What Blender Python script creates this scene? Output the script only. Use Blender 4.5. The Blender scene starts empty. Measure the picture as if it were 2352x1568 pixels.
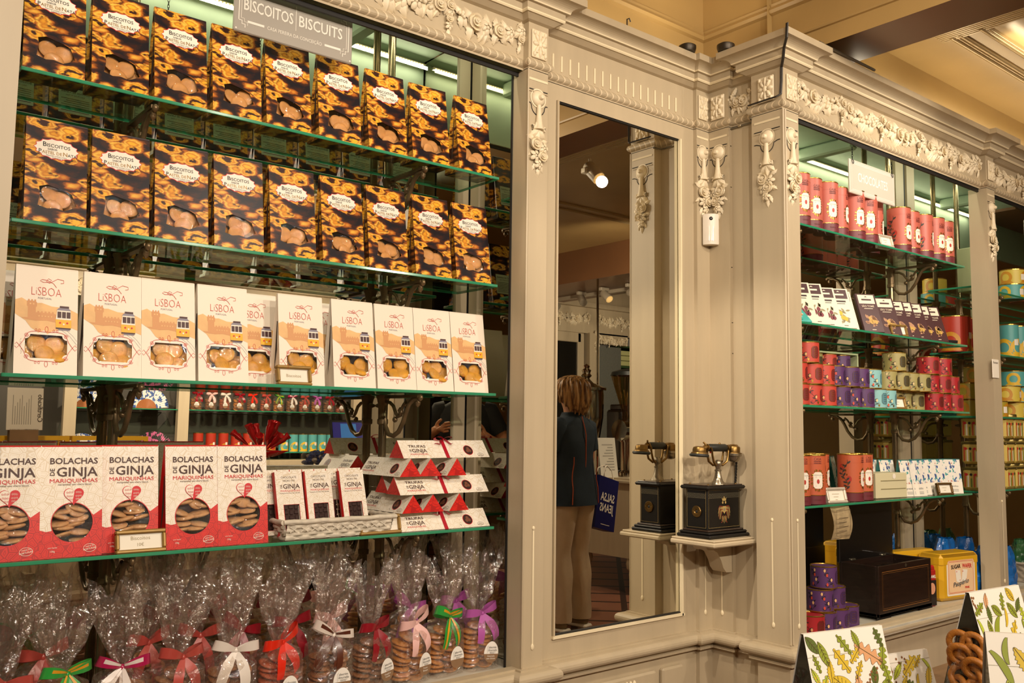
import bpy, bmesh, math, random
from math import sin, cos, pi, radians as rad
from mathutils import Vector, Matrix, noise
from mathutils.geometry import tessellate_polygon
RN = random.Random(11)
COL = bpy.context.scene.collection
T = Matrix.Translation
def Rx(a): return Matrix.Rotation(rad(a), 4, 'X')
def Ry(a): return Matrix.Rotation(rad(a), 4, 'Y')
def Rz(a): return Matrix.Rotation(rad(a), 4, 'Z')
def Sc(x, y=None, z=None):
    y = x if y is None else y; z = x if z is None else z
    return Matrix.Diagonal((x, y, z, 1))
I4 = Matrix.Identity(4)
# plane with u -> +X, v -> +Z, outward normal -Y
FRONT = Matrix(((1, 0, 0, 0), (0, 0, -1, 0), (0, 1, 0, 0), (0, 0, 0, 1)))
# ------------------------------------------------------------- materials
def lin(c):
    if isinstance(c, str):
        c = c.lstrip('#'); c = [int(c[i:i + 2], 16) / 255 for i in (0, 2, 4)]
    return tuple((x / 12.92 if x <= .04045 else ((x + .055) / 1.055) ** 2.4) for x in c) + (1,)
MATS = {}
def mat(name, col='#888888', rough=.5, metal=0., var=0., vscale=8., bump=0., bscale=40., emit=None, estr=0., spec=.5, coat=0., stretch=None):
    if name in MATS: return MATS[name]
    m = bpy.data.materials.new(name); m.use_nodes = True
    nt = m.node_tree; N = nt.nodes; L = nt.links
    p = N['Principled BSDF']
    p.inputs['Base Color'].default_value = lin(col)
    p.inputs['Roughness'].default_value = rough
    p.inputs['Metallic'].default_value = metal
    p.inputs['Specular IOR Level'].default_value = spec
    p.inputs['Coat Weight'].default_value = coat
    if emit:
        p.inputs['Emission Color'].default_value = lin(emit); p.inputs['Emission Strength'].default_value = estr
    if var or bump:
        tc = N.new('ShaderNodeTexCoord'); src = tc.outputs['Object']
        if stretch:
            mp = N.new('ShaderNodeMapping'); mp.inputs['Scale'].default_value = stretch
            L.new(src, mp.inputs[0]); src = mp.outputs[0]
    if var:
        n = N.new('ShaderNodeTexNoise'); n.inputs['Scale'].default_value = vscale; n.inputs['Detail'].default_value = 5
        L.new(src, n.inputs['Vector'])
        r = N.new('ShaderNodeMapRange'); r.inputs[1].default_value = .3; r.inputs[2].default_value = .7
        r.inputs[3].default_value = 1 - var; r.inputs[4].default_value = 1 + var * .4
        L.new(n.outputs['Fac'], r.inputs[0])
        mx = N.new('ShaderNodeMix'); mx.data_type = 'RGBA'; mx.blend_type = 'MULTIPLY'; mx.inputs[0].default_value = 1
        mx.inputs[6].default_value = lin(col); L.new(r.outputs[0], mx.inputs[7]); L.new(mx.outputs[2], p.inputs['Base Color'])
    if bump:
        n2 = N.new('ShaderNodeTexNoise'); n2.inputs['Scale'].default_value = bscale; n2.inputs['Detail'].default_value = 4
        L.new(src, n2.inputs['Vector'])
        b = N.new('ShaderNodeBump'); b.inputs['Strength'].default_value = bump; b.inputs['Distance'].default_value = .01
        L.new(n2.outputs['Fac'], b.inputs['Height']); L.new(b.outputs[0], p.inputs['Normal'])
    MATS[name] = m
    return m
def clear_mat(name, tint, gloss=.08, rough=.02, bump=0., bscale=30., haze=0., hazecol='#ffffff'):
    """thin clear film or plate glass: see-through with a fresnel gloss"""
    if name in MATS: return MATS[name]
    m = bpy.data.materials.new(name); m.use_nodes = True
    nt = m.node_tree; N = nt.nodes; L = nt.links; N.remove(N['Principled BSDF'])
    o = N['Material Output']
    tr = N.new('ShaderNodeBsdfTransparent'); tr.inputs[0].default_value = lin(tint)
    gl = N.new('ShaderNodeBsdfGlossy'); gl.inputs['Roughness'].default_value = rough; gl.inputs[0].default_value = (1, 1, 1, 1)
    fr = N.new('ShaderNodeLayerWeight'); fr.inputs[0].default_value = .25
    mr = N.new('ShaderNodeMapRange'); mr.inputs[3].default_value = gloss; mr.inputs[4].default_value = min(1, gloss + .6)
    L.new(fr.outputs['Facing'], mr.inputs[0])
    pw = N.new('ShaderNodeMath'); pw.operation = 'POWER'; pw.inputs[1].default_value = 3
    L.new(fr.outputs['Facing'], pw.inputs[0]); L.new(pw.outputs[0], mr.inputs[0])
    mx = N.new('ShaderNodeMixShader'); L.new(mr.outputs[0], mx.inputs[0]); L.new(tr.outputs[0], mx.inputs[1]); L.new(gl.outputs[0], mx.inputs[2])
    out = mx
    if bump:
        tc = N.new('ShaderNodeTexCoord'); n = N.new('ShaderNodeTexNoise'); n.inputs['Scale'].default_value = bscale; n.inputs['Detail'].default_value = 3
        n.inputs['Distortion'].default_value = 1.2
        L.new(tc.outputs['Object'], n.inputs['Vector']); b = N.new('ShaderNodeBump'); b.inputs['Strength'].default_value = bump; b.inputs['Distance'].default_value = .02
        L.new(n.outputs['Fac'], b.inputs['Height']); L.new(b.outputs[0], gl.inputs['Normal']); L.new(b.outputs[0], fr.inputs['Normal'])
    if haze:
        d = N.new('ShaderNodeBsdfDiffuse'); d.inputs[0].default_value = lin(hazecol)
        m2 = N.new('ShaderNodeMixShader'); m2.inputs[0].default_value = haze
        L.new(mx.outputs[0], m2.inputs[1]); L.new(d.outputs[0], m2.inputs[2]); out = m2
    L.new(out.outputs[0], o.inputs[0])
    MATS[name] = m
    return m
def mirror_mat(name, col, rough=.0):
    if name in MATS: return MATS[name]
    m = bpy.data.materials.new(name); m.use_nodes = True
    N = m.node_tree.nodes; p = N['Principled BSDF']
    p.inputs['Base Color'].default_value = lin(col); p.inputs['Metallic'].default_value = 1; p.inputs['Roughness'].default_value = rough
    MATS[name] = m
    return m
def nodes(name):
    m = bpy.data.materials.new(name); m.use_nodes = True
    MATS[name] = m
    return m, m.node_tree.nodes, m.node_tree.links, m.node_tree.nodes['Principled BSDF']
def ramp(N, stops, interp='LINEAR'):
    r = N.new('ShaderNodeValToRGB'); r.color_ramp.interpolation = interp
    e = r.color_ramp.elements
    while len(e) < len(stops): e.new(.5)
    for k, (p, c) in enumerate(stops):
        e[k].position = p; e[k].color = lin(c)
    return r
# ------------------------------------------------------------- mesh builder
TXT = {}
def text_geo(s, bold=0., space=1.):
    key = (s, bold, space)
    if key in TXT: return TXT[key]
    c = bpy.data.curves.new('lettering', 'FONT'); c.body = s; c.size = 1; c.resolution_u = 2
    c.align_x = 'LEFT'; c.offset = bold; c.space_character = space; c.fill_mode = 'FRONT'
    o = bpy.data.objects.new('lettering', c)
    me = bpy.data.meshes.new_from_object(o)
    vs = [(v.co.x, v.co.y) for v in me.vertices]; fs = [tuple(p.vertices) for p in me.polygons]
    bpy.data.meshes.remove(me); bpy.data.objects.remove(o); bpy.data.curves.remove(c)
    if vs:
        x0 = min(v[0] for v in vs); x1 = max(v[0] for v in vs)
        vs = [(x - x0, y) for x, y in vs]; w = x1 - x0
    else: w = 0
    TXT[key] = (vs, fs, w)
    return TXT[key]
PRINT = {'printed_art', 'printed_wrap', 'printed_label', 'printed_leaves', 'side_scrolls', 'lettering', 'gilt_decoration', 'inlay_line', 'cross_stitches', 'groove'}
CARRY = {'carton', 'sleeve', 'wrapper', 'canister', 'can', 'tin_body', 'body', 'paper_sleeve', 'sheet', 'case', 'plate', 'parchment', 'bag_body', 'weave'}
def absorb(o, me2):
    """printing belongs to the surface that carries it: one mesh"""
    bm = bmesh.new(); bm.from_mesh(o.data); n = len(bm.faces); k = len(o.data.materials)
    bm.from_mesh(me2); bm.faces.ensure_lookup_table()
    for f in bm.faces[n:]: f.material_index += k
    for m in me2.materials: o.data.materials.append(m)
    bm.to_mesh(o.data); bm.free(); bpy.data.meshes.remove(me2)
    return o
class MB:
    def __init__(s): s.v = []; s.f = []; s.m = []; s.off = 0
    def add(s, vs, fs, mi=0, M=None):
        n = len(s.v)
        if M is None: s.v.extend(Vector(v) for v in vs)
        elif callable(M): s.v.extend(M(*v) for v in vs)
        else: s.v.extend(M @ Vector(v) for v in vs)
        s.f.extend(tuple(n + i for i in f) for f in fs); s.m.extend([mi] * len(fs))
        return s
    def box(s, c, d, mi=0, M=None):
        x, y, z = c; a, b, e = d[0] / 2, d[1] / 2, d[2] / 2
        vs = [(x + i * a, y + j * b, z + k * e) for i in (-1, 1) for j in (-1, 1) for k in (-1, 1)]
        return s.add(vs, [(0, 1, 3, 2), (4, 6, 7, 5), (0, 4, 5, 1), (2, 3, 7, 6), (0, 2, 6, 4), (1, 5, 7, 3)], mi, M)
    def bbox(s, c, d, b=.003, mi=0, M=None):
        """box with chamfered edges"""
        x, y, z = c; a = [d[0] / 2, d[1] / 2, d[2] / 2]; b = min(b, min(a) * .8)
        vs = []; idx = {}
        for i in (-1, 1):
            for j in (-1, 1):
                for k in (-1, 1):
                    for ax in range(3):
                        q = [i * a[0], j * a[1], k * a[2]]
                        for t in range(3):
                            if t != ax: q[t] -= (i, j, k)[t] * b
                        idx[(i, j, k, ax)] = len(vs); vs.append((x + q[0], y + q[1], z + q[2]))
        fs = []
        sg = [(-1, -1), (1, -1), (1, 1), (-1, 1)]
        def key(ax, sgn, p, q):
            t = [0, 0, 0]; t[ax] = sgn; t[(ax + 1) % 3] = p; t[(ax + 2) % 3] = q
            return tuple(t)
        for ax in range(3):
            for sgn in (-1, 1):
                f = [idx[key(ax, sgn, p, q) + (ax,)] for p, q in sg]
                fs.append(f if sgn > 0 else f[::-1])
        for ax in range(3):
            o1, o2 = (ax + 1) % 3, (ax + 2) % 3
            for p in (-1, 1):
                for q in (-1, 1):
                    k0 = key(ax, -1, p, q); k1 = key(ax, 1, p, q)
                    f = [idx[k0 + (o1,)], idx[k1 + (o1,)], idx[k1 + (o2,)], idx[k0 + (o2,)]]
                    fs.append(f if p * q > 0 else f[::-1])
        for i in (-1, 1):
            for j in (-1, 1):
                for k in (-1, 1):
                    f = [idx[(i, j, k, t)] for t in range(3)]
                    fs.append(f if i * j * k > 0 else f[::-1])
        return s.add(vs, fs, mi, M)
    def quad(s, a, b, c, d, mi=0, M=None): return s.add([a, b, c, d], [(0, 1, 2, 3)], mi, M)
    def tube(s, pts, r, seg=8, mi=0, M=None, caps=True, flat=1.):
        pts = [Vector(p) for p in pts]; n = len(pts)
        rs = r if isinstance(r, (list, tuple)) else [r] * n
        vs = []; fs = []; up = None
        for i, p in enumerate(pts):
            t = (pts[min(i + 1, n - 1)] - pts[max(i - 1, 0)])
            t = t.normalized() if t.length > 1e-9 else Vector((0, 0, 1))
            if up is None:
                up = Vector((0, 0, 1)) if abs(t.z) < .9 else Vector((1, 0, 0))
            a = t.cross(up)
            if a.length < 1e-6: a = t.orthogonal()
            a.normalize(); b = a.cross(t); up = b
            for k in range(seg):
                w = 2 * pi * k / seg
                vs.append(p + (a * cos(w) * flat + b * sin(w)) * rs[i])
        for i in range(n - 1):
            for k in range(seg):
                k2 = (k + 1) % seg
                fs.append((i * seg + k, i * seg + k2, (i + 1) * seg + k2, (i + 1) * seg + k))
        if caps: fs.append(tuple(range(seg))[::-1]); fs.append(tuple((n - 1) * seg + k for k in range(seg)))
        return s.add(vs, fs, mi, M)
    def lathe(s, prof, seg=24, mi=0, M=None, mis=None):
        vs = []; fs = []; ms = []
        n = len(prof)
        for r, z in prof:
            for k in range(seg):
                w = 2 * pi * k / seg; vs.append((r * cos(w), r * sin(w), z))
        for i in range(n - 1):
            for k in range(seg):
                k2 = (k + 1) % seg
                fs.append((i * seg + k, i * seg + k2, (i + 1) * seg + k2, (i + 1) * seg + k)); ms.append(mis[i] if mis else mi)
        if prof[0][0] > 1e-6: fs.append(tuple(range(seg))[::-1]); ms.append(mis[0] if mis else mi)
        if prof[-1][0] > 1e-6: fs.append(tuple((n - 1) * seg + k for k in range(seg))); ms.append(mis[-1] if mis else mi)
        s.add(vs, fs, mi, M); s.m[-len(ms):] = ms
        return s
    def ell(s, c, d, mi=0, M=None, seg=10, rings=6):
        MM = T(Vector(c)) @ Sc(*d)
        if M is not None: MM = M @ MM
        prof = [(max(1e-7, sin(pi * i / rings)), -cos(pi * i / rings)) for i in range(rings + 1)]
        return s.lathe(prof, seg, mi, MM)
    def poly(s, outer, holes=(), mi=0, M=None, w=0.):
        loops = [[Vector((p[0], p[1], w)) for p in outer]] + [[Vector((p[0], p[1], w)) for p in h] for h in holes]
        tris = tessellate_polygon(loops)
        vs = [p for l in loops for p in l]
        fs = []
        for t in tris:
            a, b, c = (vs[i] for i in t)
            fs.append(t if (b - a).cross(c - a).z > 0 else (t[0], t[2], t[1]))
        return s.add([tuple(v) for v in vs], fs, mi, M)
    def prism(s, outline, d, mi=0, M=None):
        """outline in u,v extruded from w=0 to w=d"""
        n = len(outline)
        s.poly(outline, (), mi, (M or I4) @ T((0, 0, d)) if not callable(M) else M)
        bk = (M or I4)
        s.poly(outline[::-1], (), mi, bk @ Matrix.Identity(4))
        vs = [(p[0], p[1], 0) for p in outline] + [(p[0], p[1], d) for p in outline]
        return s.add(vs, [(i, (i + 1) % n, n + (i + 1) % n, n + i) for i in range(n)], mi, bk)
    def rect(s, u0, v0, u1, v1, mi=0, M=None, w=0.): return s.add([(u0, v0, w), (u1, v0, w), (u1, v1, w), (u0, v1, w)], [(0, 1, 2, 3)], mi, M)
    def disc(s, c, r, mi=0, M=None, w=0., n=28, ry=None):
        ry = r if ry is None else ry
        return s.add([(c[0] + r * cos(2 * pi * k / n), c[1] + ry * sin(2 * pi * k / n), w) for k in range(n)], [tuple(range(n))], mi, M)
    def ring(s, c, r, t, mi=0, M=None, w=0., n=32, ry=None):
        ry = r if ry is None else ry; vs = []
        for k in range(n):
            a = 2 * pi * k / n; vs += [(c[0] + r * cos(a), c[1] + ry * sin(a), w), (c[0] + (r - t) * cos(a), c[1] + (ry - t) * sin(a), w)]
        return s.add(vs, [(2 * k, 2 * ((k + 1) % n), 2 * ((k + 1) % n) + 1, 2 * k + 1) for k in range(n)], mi, M)
    def stroke(s, pts, wd, mi=0, M=None, w=0., closed=False):
        P = [Vector((p[0], p[1])) for p in pts]; n = len(P); vs = []
        for i in range(n):
            if closed: a, b = P[i - 1], P[(i + 1) % n]
            else: a, b = P[max(i - 1, 0)], P[min(i + 1, n - 1)]
            d = (b - a); d = d.normalized() if d.length > 1e-9 else Vector((1, 0))
            q = Vector((-d.y, d.x)) * (wd(i / max(1, n - 1)) if callable(wd) else wd) / 2
            vs += [(P[i].x + q.x, P[i].y + q.y, w), (P[i].x - q.x, P[i].y - q.y, w)]
        m = n if closed else n - 1
        return s.add(vs, [(2 * i + 1, 2 * ((i + 1) % n) + 1, 2 * ((i + 1) % n), 2 * i) for i in range(m)], mi, M)
    def text(s, st, u, v, size, mi=0, M=None, w=0., align='C', bold=0., sx=1., width=None, rot=0., space=1., italic=0.):
        vs, fs, W = text_geo(st, bold, space)
        if not vs: return s
        k = size
        if width: sx = width / (W * k)
        o = {'C': -W / 2, 'L': 0, 'R': -W}[align]
        ca, sa = cos(rad(rot)), sin(rad(rot)); q = []
        for x, y in vs:
            X = (x + o + italic * y) * k * sx; Y = y * k
            q.append((u + X * ca - Y * sa, v + X * sa + Y * ca, w))
        return s.add(q, fs, mi, M)
    def grid(s, fn, nu, nv, mi=0, M=None, closeu=False):
        vs = [fn(i / (nu if closeu else nu - 1), j / (nv - 1)) for j in range(nv) for i in range(nu)]
        fs = []
        for j in range(nv - 1):
            for i in range(nu if closeu else nu - 1):
                i2 = (i + 1) % nu
                fs.append((j * nu + i, j * nu + i2, (j + 1) * nu + i2, (j + 1) * nu + i))
        return s.add(vs, fs, mi, M)
    def build(s, name, mats, parent=None, smooth=35, merge=False):
        me = bpy.data.meshes.new(name); me.from_pydata([tuple(v) for v in s.v], [], s.f)
        for m in (mats if isinstance(mats, (list, tuple)) else [mats]): me.materials.append(m)
        me.polygons.foreach_set('material_index', s.m)
        if smooth:
            me.shade_smooth(); me.set_sharp_from_angle(angle=rad(smooth))
        me.update()
        if name in PRINT and parent is not None:
            for ch in parent.children:
                if ch.type == 'MESH' and ch.name.split('.')[0] in CARRY: return absorb(ch, me)
        o = bpy.data.objects.new(name, me); COL.objects.link(o)
        if parent is not None: o.parent = parent
        return o
# ------------------------------------------------------------- scene objects
def tag(o, label, cat, group=None, kind=None):
    o['label'] = label; o['category'] = cat
    if group: o['group'] = group
    if kind: o['kind'] = kind
    return o
def thing(name, label, cat, M=None, group=None):
    o = bpy.data.objects.new(name, None); o.empty_display_size = .02; COL.objects.link(o)
    if M is not None: o.matrix_world = M if isinstance(M, Matrix) else T(Vector(M))
    return tag(o, label, cat, group)
def dup(root, M, label=None, group=None):
    r = root.copy(); COL.objects.link(r); r.matrix_world = M if isinstance(M, Matrix) else T(Vector(M))
    if label: r['label'] = label
    if group: r['group'] = group
    for ch in list(root.children):
        c = ch.copy(); COL.objects.link(c); c.parent = r
        for g in list(ch.children):
            d = g.copy(); COL.objects.link(d); d.parent = c
    return r
def struct(o): o['kind'] = 'structure'; return o
ORD = ['first', 'second', 'third', 'fourth', 'fifth', 'sixth', 'seventh', 'eighth', 'ninth', 'tenth', 'eleventh', 'twelfth', 'thirteenth']
def nth(i, n, end='left'):
    if i == 0: return 'leftmost' if end == 'left' else 'rightmost'
    if i == n - 1: return 'rightmost' if end == 'left' else 'leftmost'
    if i == n - 2 and n > 4: return 'second from the ' + ('right' if end == 'left' else 'left')
    return ORD[i] + ' from the ' + end
def sweep(mb, prof, path, mis=None, mi=0):
    """profile of (out, z) swept along a plan path; out is to the right of the path"""
    P = [Vector(p) for p in path]; n = len(P); k = len(prof)
    nr = []
    for i in range(n - 1):
        d = (P[i + 1] - P[i]).normalized(); nr.append(Vector((d.y, -d.x)))
    vs = []
    for i in range(n):
        a = nr[max(i - 1, 0)]; b = nr[min(i, n - 2)]
        q = (a + b) / (1 + a.dot(b))
        for o, z in prof: vs.append((P[i].x + q.x * o, P[i].y + q.y * o, z))
    for i in range(n - 1):
        for j in range(k - 1):
            mb.add([vs[i * k + j], vs[(i + 1) * k + j], vs[(i + 1) * k + j + 1], vs[i * k + j + 1]], [(0, 1, 2, 3)], mis[j] if mis else mi)
    return mb
# ============================================================= setting
paint = mat('sage_paint', '#bfae90', .42, var=.07, vscale=4, bump=.008, bscale=50, stretch=(5, 5, .6))
paint_s = [paint, mat('cream_line', '#ecdcb8', .5), mat('dark_gap', '#2b2620', .8)]
cream = mat('carved_cream', '#ecdcbc', .45, var=.12, vscale=30)
mint = mat('mint_paint', '#a8bda6', .5, var=.12, vscale=7)
ochre = mat('ochre_paint', '#b89860', .38, var=.10, vscale=3)
brown = mat('soffit_brown', '#7d5638', .35, var=.06, vscale=4)
gold = mat('gold_ceiling', '#b2945e', .3, metal=.15, var=.14, vscale=2.5)
ridge = mat('ridge_gold', '#c2a878', .25, metal=.3)
blackgap = mat('black_edge', '#17130f', .6)
def rope_mat():
    m, N, L, p = nodes('rope_bead')
    tc = N.new('ShaderNodeTexCoord'); s = N.new('ShaderNodeSeparateXYZ'); L.new(tc.outputs['Object'], s.inputs[0])
    a = N.new('ShaderNodeMath'); L.new(s.outputs[0], a.inputs[0]); L.new(s.outputs[1], a.inputs[1])
    b = N.new('ShaderNodeMath'); b.operation = 'MULTIPLY_ADD'; b.inputs[1].default_value = .6; L.new(s.outputs[2], b.inputs[0]); L.new(a.outputs[0], b.inputs[2])
    c = N.new('ShaderNodeMath'); c.operation = 'MULTIPLY'; c.inputs[1].default_value = 38; L.new(b.outputs[0], c.inputs[0])
    f = N.new('ShaderNodeMath'); f.operation = 'FRACT'; L.new(c.outputs[0], f.inputs[0])
    r = ramp(N, [(0, '#bfae90'), (.80, '#b3a284'), (.86, '#e6d3b2'), (.97, '#e6d3b2')], 'LINEAR'); L.new(f.outputs[0], r.inputs[0])
    L.new(r.outputs[0], p.inputs['Base Color']); p.inputs['Roughness'].default_value = .45
    return m
rope = rope_mat()
PATH = [(-.9, 1.965), (.342, 1.965), (.342, 1.985), (1.654, 1.985), (1.654, 1.962), (1.731, 1.962), (1.731, 2.0), (2.443, 2.0), (2.443, 1.985), (2.510, 1.985), (2.510, 1.90),
        (2.527, 1.90), (2.527, 1.79), (2.49, 1.79), (2.49, 1.672), (2.582, 1.672), (2.582, 1.69), (3.968, 1.69), (3.968, 1.663), (4.045, 1.663), (4.045, 1.69), (5.4, 1.69), (5.4, 1.663), (5.48, 1.663), (5.48, 1.69), (7.5, 1.69)]
# cornice
cb = MB()
arc = [(.048 + .030 * (1 - cos(a * pi / 2 / 6)), 2.497 + .017 * sin(a * pi / 2 / 6)) for a in range(7)]
prof = [(0, 2.452), (.012, 2.455), (.022, 2.462), (.028, 2.466), (.033, 2.466), (.036, 2.470), (.036, 2.474), (.036, 2.492), (.046, 2.493), (.048, 2.497)] + arc[1:] + [(.082, 2.514), (.082, 2.536), (-.09, 2.536)]
mis = [0, 0, 0, 0, 1, 1, 0, 0, 1] + [0] * 9
mis[8] = 1
sweep(cb, prof, PATH, [(mis[i] if i < len(mis) else 0) for i in range(len(prof) - 1)])
struct(cb.build('trim_1', paint_s))
# frieze band, rope bead
fb = MB(); sweep(fb, [(0, 2.31), (0, 2.452)], PATH); struct(fb.build('trim_2', paint_s))
rb = MB(); sweep(rb, [(0, 2.316)] + [(.012 * sin(a * pi / 8), 2.330 - .013 * cos(a * pi / 8)) for a in range(1, 8)] + [(0, 2.344)], PATH)
struct(rb.build('trim_3', rope, smooth=60))
# lower walls by plane
def strips(name, subpaths, z0, z1, extra=None):
    b = MB()
    for sp in subpaths: sweep(b, [(0, z0), (0, z1)], sp)
    if extra: extra(b)
    return struct(b.build(name, paint_s))
def left_extra(b):
    for x0, x1, z0, z1 in ((1.80, 2.372, 2.258, 2.312), (1.80, 2.372, .6, .668), (1.731, 1.80, .6, 2.312), (2.372, 2.443, .6, 2.312)):
        b.box(((x0 + x1) / 2, 2.004, (z0 + z1) / 2), (x1 - x0, .008, z1 - z0))
    # light reveal round the mirror
    b.box((2.088, 1.998, .6645), (.58, .012, .008), 1); b.box((2.369, 1.998, 1.46), (.006, .012, 1.6), 1)
    b.box((1.803, 1.999, 1.46), (.006, .012, 1.6), 0)
    # fluted frieze above the mirror
    for i in range(18):
        x = 1.748 + i * .0354
        b.bbox((x, 1.9985, 2.377), (.0065, .005, .052), .002, 1)
    # dado panel and its small carved boss
    b.bbox((2.05, 1.992, .40), (.36, .02, .22), .006); b.bbox((2.05, 1.978, .40), (.30, .012, .16), .005)
    for i in range(9): b.ell((1.985 + i * .016, 1.97, .49), (.007, .006, .012), 1)
    b.bbox((2.31, 1.992, .40), (.10, .02, .22), .006)
W1L = [[(-.9, 1.965), (.342, 1.965), (.342, 2.03)], [(1.654, 2.03), (1.654, 1.962), (1.731, 1.962), (1.731, 2.0)], [(2.443, 2.0), (2.443, 1.985), (2.51, 1.985)]]
strips('wall_left', W1L, .58, 2.312, left_extra)
strips('wall_return', [[(2.51, 1.985), (2.51, 1.90), (2.527, 1.90), (2.527, 1.79), (2.49, 1.79), (2.49, 1.672)]], .58, 2.312)
strips('wall_right', [[(2.49, 1.672), (2.582, 1.672), (2.582, 1.75)], [(3.968, 1.74), (3.968, 1.663), (4.045, 1.663), (4.045, 1.74)], [(5.4, 1.74), (5.4, 1.663), (5.48, 1.663), (5.48, 1.74)]], .58, 2.312)
db = MB(); sweep(db, [(0, 0), (0, .60)], PATH)
struct(db.build('wall_dado', paint_s))
# dado cap (sill moulding)
capb = MB()
cp = [(0, .548), (.020, .548), (.020, .556), (.014, .556), (.014, .566), (.026, .566)] + [(.026 + .016 * sin(a * pi / 8), .583 - .017 * cos(a * pi / 8)) for a in range(9)] + [(.012, .601), (.012, .606), (-.02, .606)]
sweep(capb, cp, PATH)
struct(capb.build('trim_4', paint_s))
bb = MB(); sweep(bb, [(.03, 0), (.03, .10), (.015, .115), (0, .12)], PATH); struct(bb.build('baseboard_left', paint_s))
# grooves and mouldings on pilasters (teardrops, caps)
tb = MB()
def tear(M, z0, z1):
    q = M @ FRONT
    tb.stroke([(0, z0 + .01), (0, z1 - .01)], .006, 1, q, .0012); tb.ell((0, -.001, z0 + .006), (.006, .003, .009), 1, M); tb.ell((0, -.001, z1 - .004), (.005, .003, .006), 1, M)
def pilcap(M, w):
    q = M @ FRONT
    tb.stroke([(-w / 2, 2.283), (w / 2, 2.283)], .007, 1, q, .0012)
    tb.stroke([(-w / 2, 2.252), (w / 2, 2.252)], .003, 2, q, .0012); tb.stroke([(-w / 2, 2.246), (w / 2, 2.246)], .004, 0, q, .003)
    for s in (-1, 1):
        pts = [(s * w / 2, 2.21), (s * w / 2 * .8, 2.21)] + [(s * .026 * cos(a) , 2.205 - .028 * sin(a)) for a in (0, .4, .8, 1.2, 1.5)]
        tb.stroke(pts, .003, 2, q, .0012)
PIL = {  # matrix at the pilaster face (z=0), width
    'p0': (T((.29, 1.965, 0)), .09), 'p1': (T((1.692, 1.962, 0)), .074), 'c1': (T((2.474, 1.985, 0)), .06), 'c2': (T((2.51, 1.943, 0)) @ Rz(-90), .074),
    'pr': (T((2.49, 1.73, 0)) @ Rz(-90), .10), 'pf': (T((2.54, 1.672, 0)), .07), 'q1': (T((4.007, 1.663, 0)), .07), 'q2': (T((5.44, 1.663, 0)), .07)}
for k, (M, w) in PIL.items():
    pilcap(M, w); tear(M, .655, .99)
# corner bead of the pier
for dx in (.0, .012): tb.tube([(2.492 + dx, 1.67, .61), (2.492 + dx, 1.67, 2.31)], .004, 6)
tb.tube([(1.655, 1.962, .61), (1.655, 1.962, 2.31)], .003, 6)
struct(tb.build('trim_5', paint_s))
# upper walls, ceiling, beams
ub = MB(); sweep(ub, [(0, 2.54), (0, 3.1)], [(-3, 2.1), (2.627, 2.1), (2.627, -4.2)])
sweep(ub, [(0, 2.708), (.014, 2.712), (.02, 2.722), (.014, 2.733), (.008, 2.737), (.012, 2.745), (0, 2.75)], [(-3, 2.1), (2.627, 2.1), (2.627, -4.2)])
sweep(ub, [(0, 2.61), (.010, 2.606), (.008, 2.60), (0, 2.598)], [(2.627, 2.1), (2.627, -4.2)])
struct(ub.build('wall_upper', ochre))
be = MB(); be.box((2.80, -1.05, 2.85), (.344, 6.3, .50)); be.box((5.75, -1.05, 2.78), (.8, 6.0, .52))
struct(be.build('ceiling_beam', brown))
ce = MB(); ce.quad((-3, 2.1, 3.0), (2.7, 2.1, 3.0), (2.7, -4.2, 3.0), (-3, -4.2, 3.0))
struct(ce.build('ceiling', ochre))
cg = MB(); cg.quad((2.9, 1.9, 2.8), (9.5, 1.9, 2.8), (9.5, -4.2, 2.8), (2.9, -4.2, 2.8)); cg.quad((2.6, 1.80, 2.54), (9.5, 1.80, 2.54), (9.5, 1.80, 2.85), (2.6, 1.80, 2.85))
struct(cg.build('ceiling_bay', gold))
cr = MB()
def xm(y, z, r, x0=3.46, x1=9.4): cr.tube([(x0, y, z), (x1, y, z)], r, 8)
for y, r in ((1.56, .012), (1.545, .008), (1.53, .01), (1.45, .012), (1.435, .007)): xm(y, 2.798, r)
for i in range(6): cr.tube([(3.02 + i * .012, 1.8, 2.797), (3.02 + i * .012, -4, 2.797)], .006, 6); cr.tube([(3.40 + i * .016, 1.6, 2.797), (3.40 + i * .016, -4, 2.797)], .008, 6)
cr.tube([(2.9, 1.79, 2.60), (9.4, 1.79, 2.60)], .012, 8); cr.tube([(2.9, 1.795, 2.56), (9.4, 1.795, 2.56)], .006, 8)
for y in (.9, -.5, -.62, -1.9): cr.tube([(3.46, y, 2.797), (9.4, y, 2.797)], .012, 8)
cr.ell((4.35, 1.05, 2.80), (.12, .12, .03), seg=24)
struct(cr.build('trim_6', ridge, smooth=60))
def tile_mat():
    m, N, L, p = nodes('terracotta_tile')
    tc = N.new('ShaderNodeTexCoord'); mp = N.new('ShaderNodeMapping'); mp.inputs['Rotation'].default_value = (0, 0, rad(45)); mp.inputs['Scale'].default_value = (3, 3, 3)
    L.new(tc.outputs['Object'], mp.inputs[0]); b = N.new('ShaderNodeTexBrick'); b.offset = 0; b.inputs['Scale'].default_value = 1
    b.inputs['Brick Width'].default_value = 1; b.inputs['Row Height'].default_value = 1; b.inputs['Mortar Size'].default_value = .07
    b.inputs['Color1'].default_value = lin('#9c6a50'); b.inputs['Color2'].default_value = lin('#8c5a44'); b.inputs['Mortar'].default_value = lin('#3f2a22')
    L.new(mp.outputs[0], b.inputs[0]); L.new(b.outputs[0], p.inputs['Base Color']); p.inputs['Roughness'].default_value = .45
    return m
fl = MB(); fl.quad((-3, -4.2, 0), (9.5, -4.2, 0), (9.5, 2.4, 0), (-3, 2.4, 0)); struct(fl.build('floor', tile_mat()))
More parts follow.
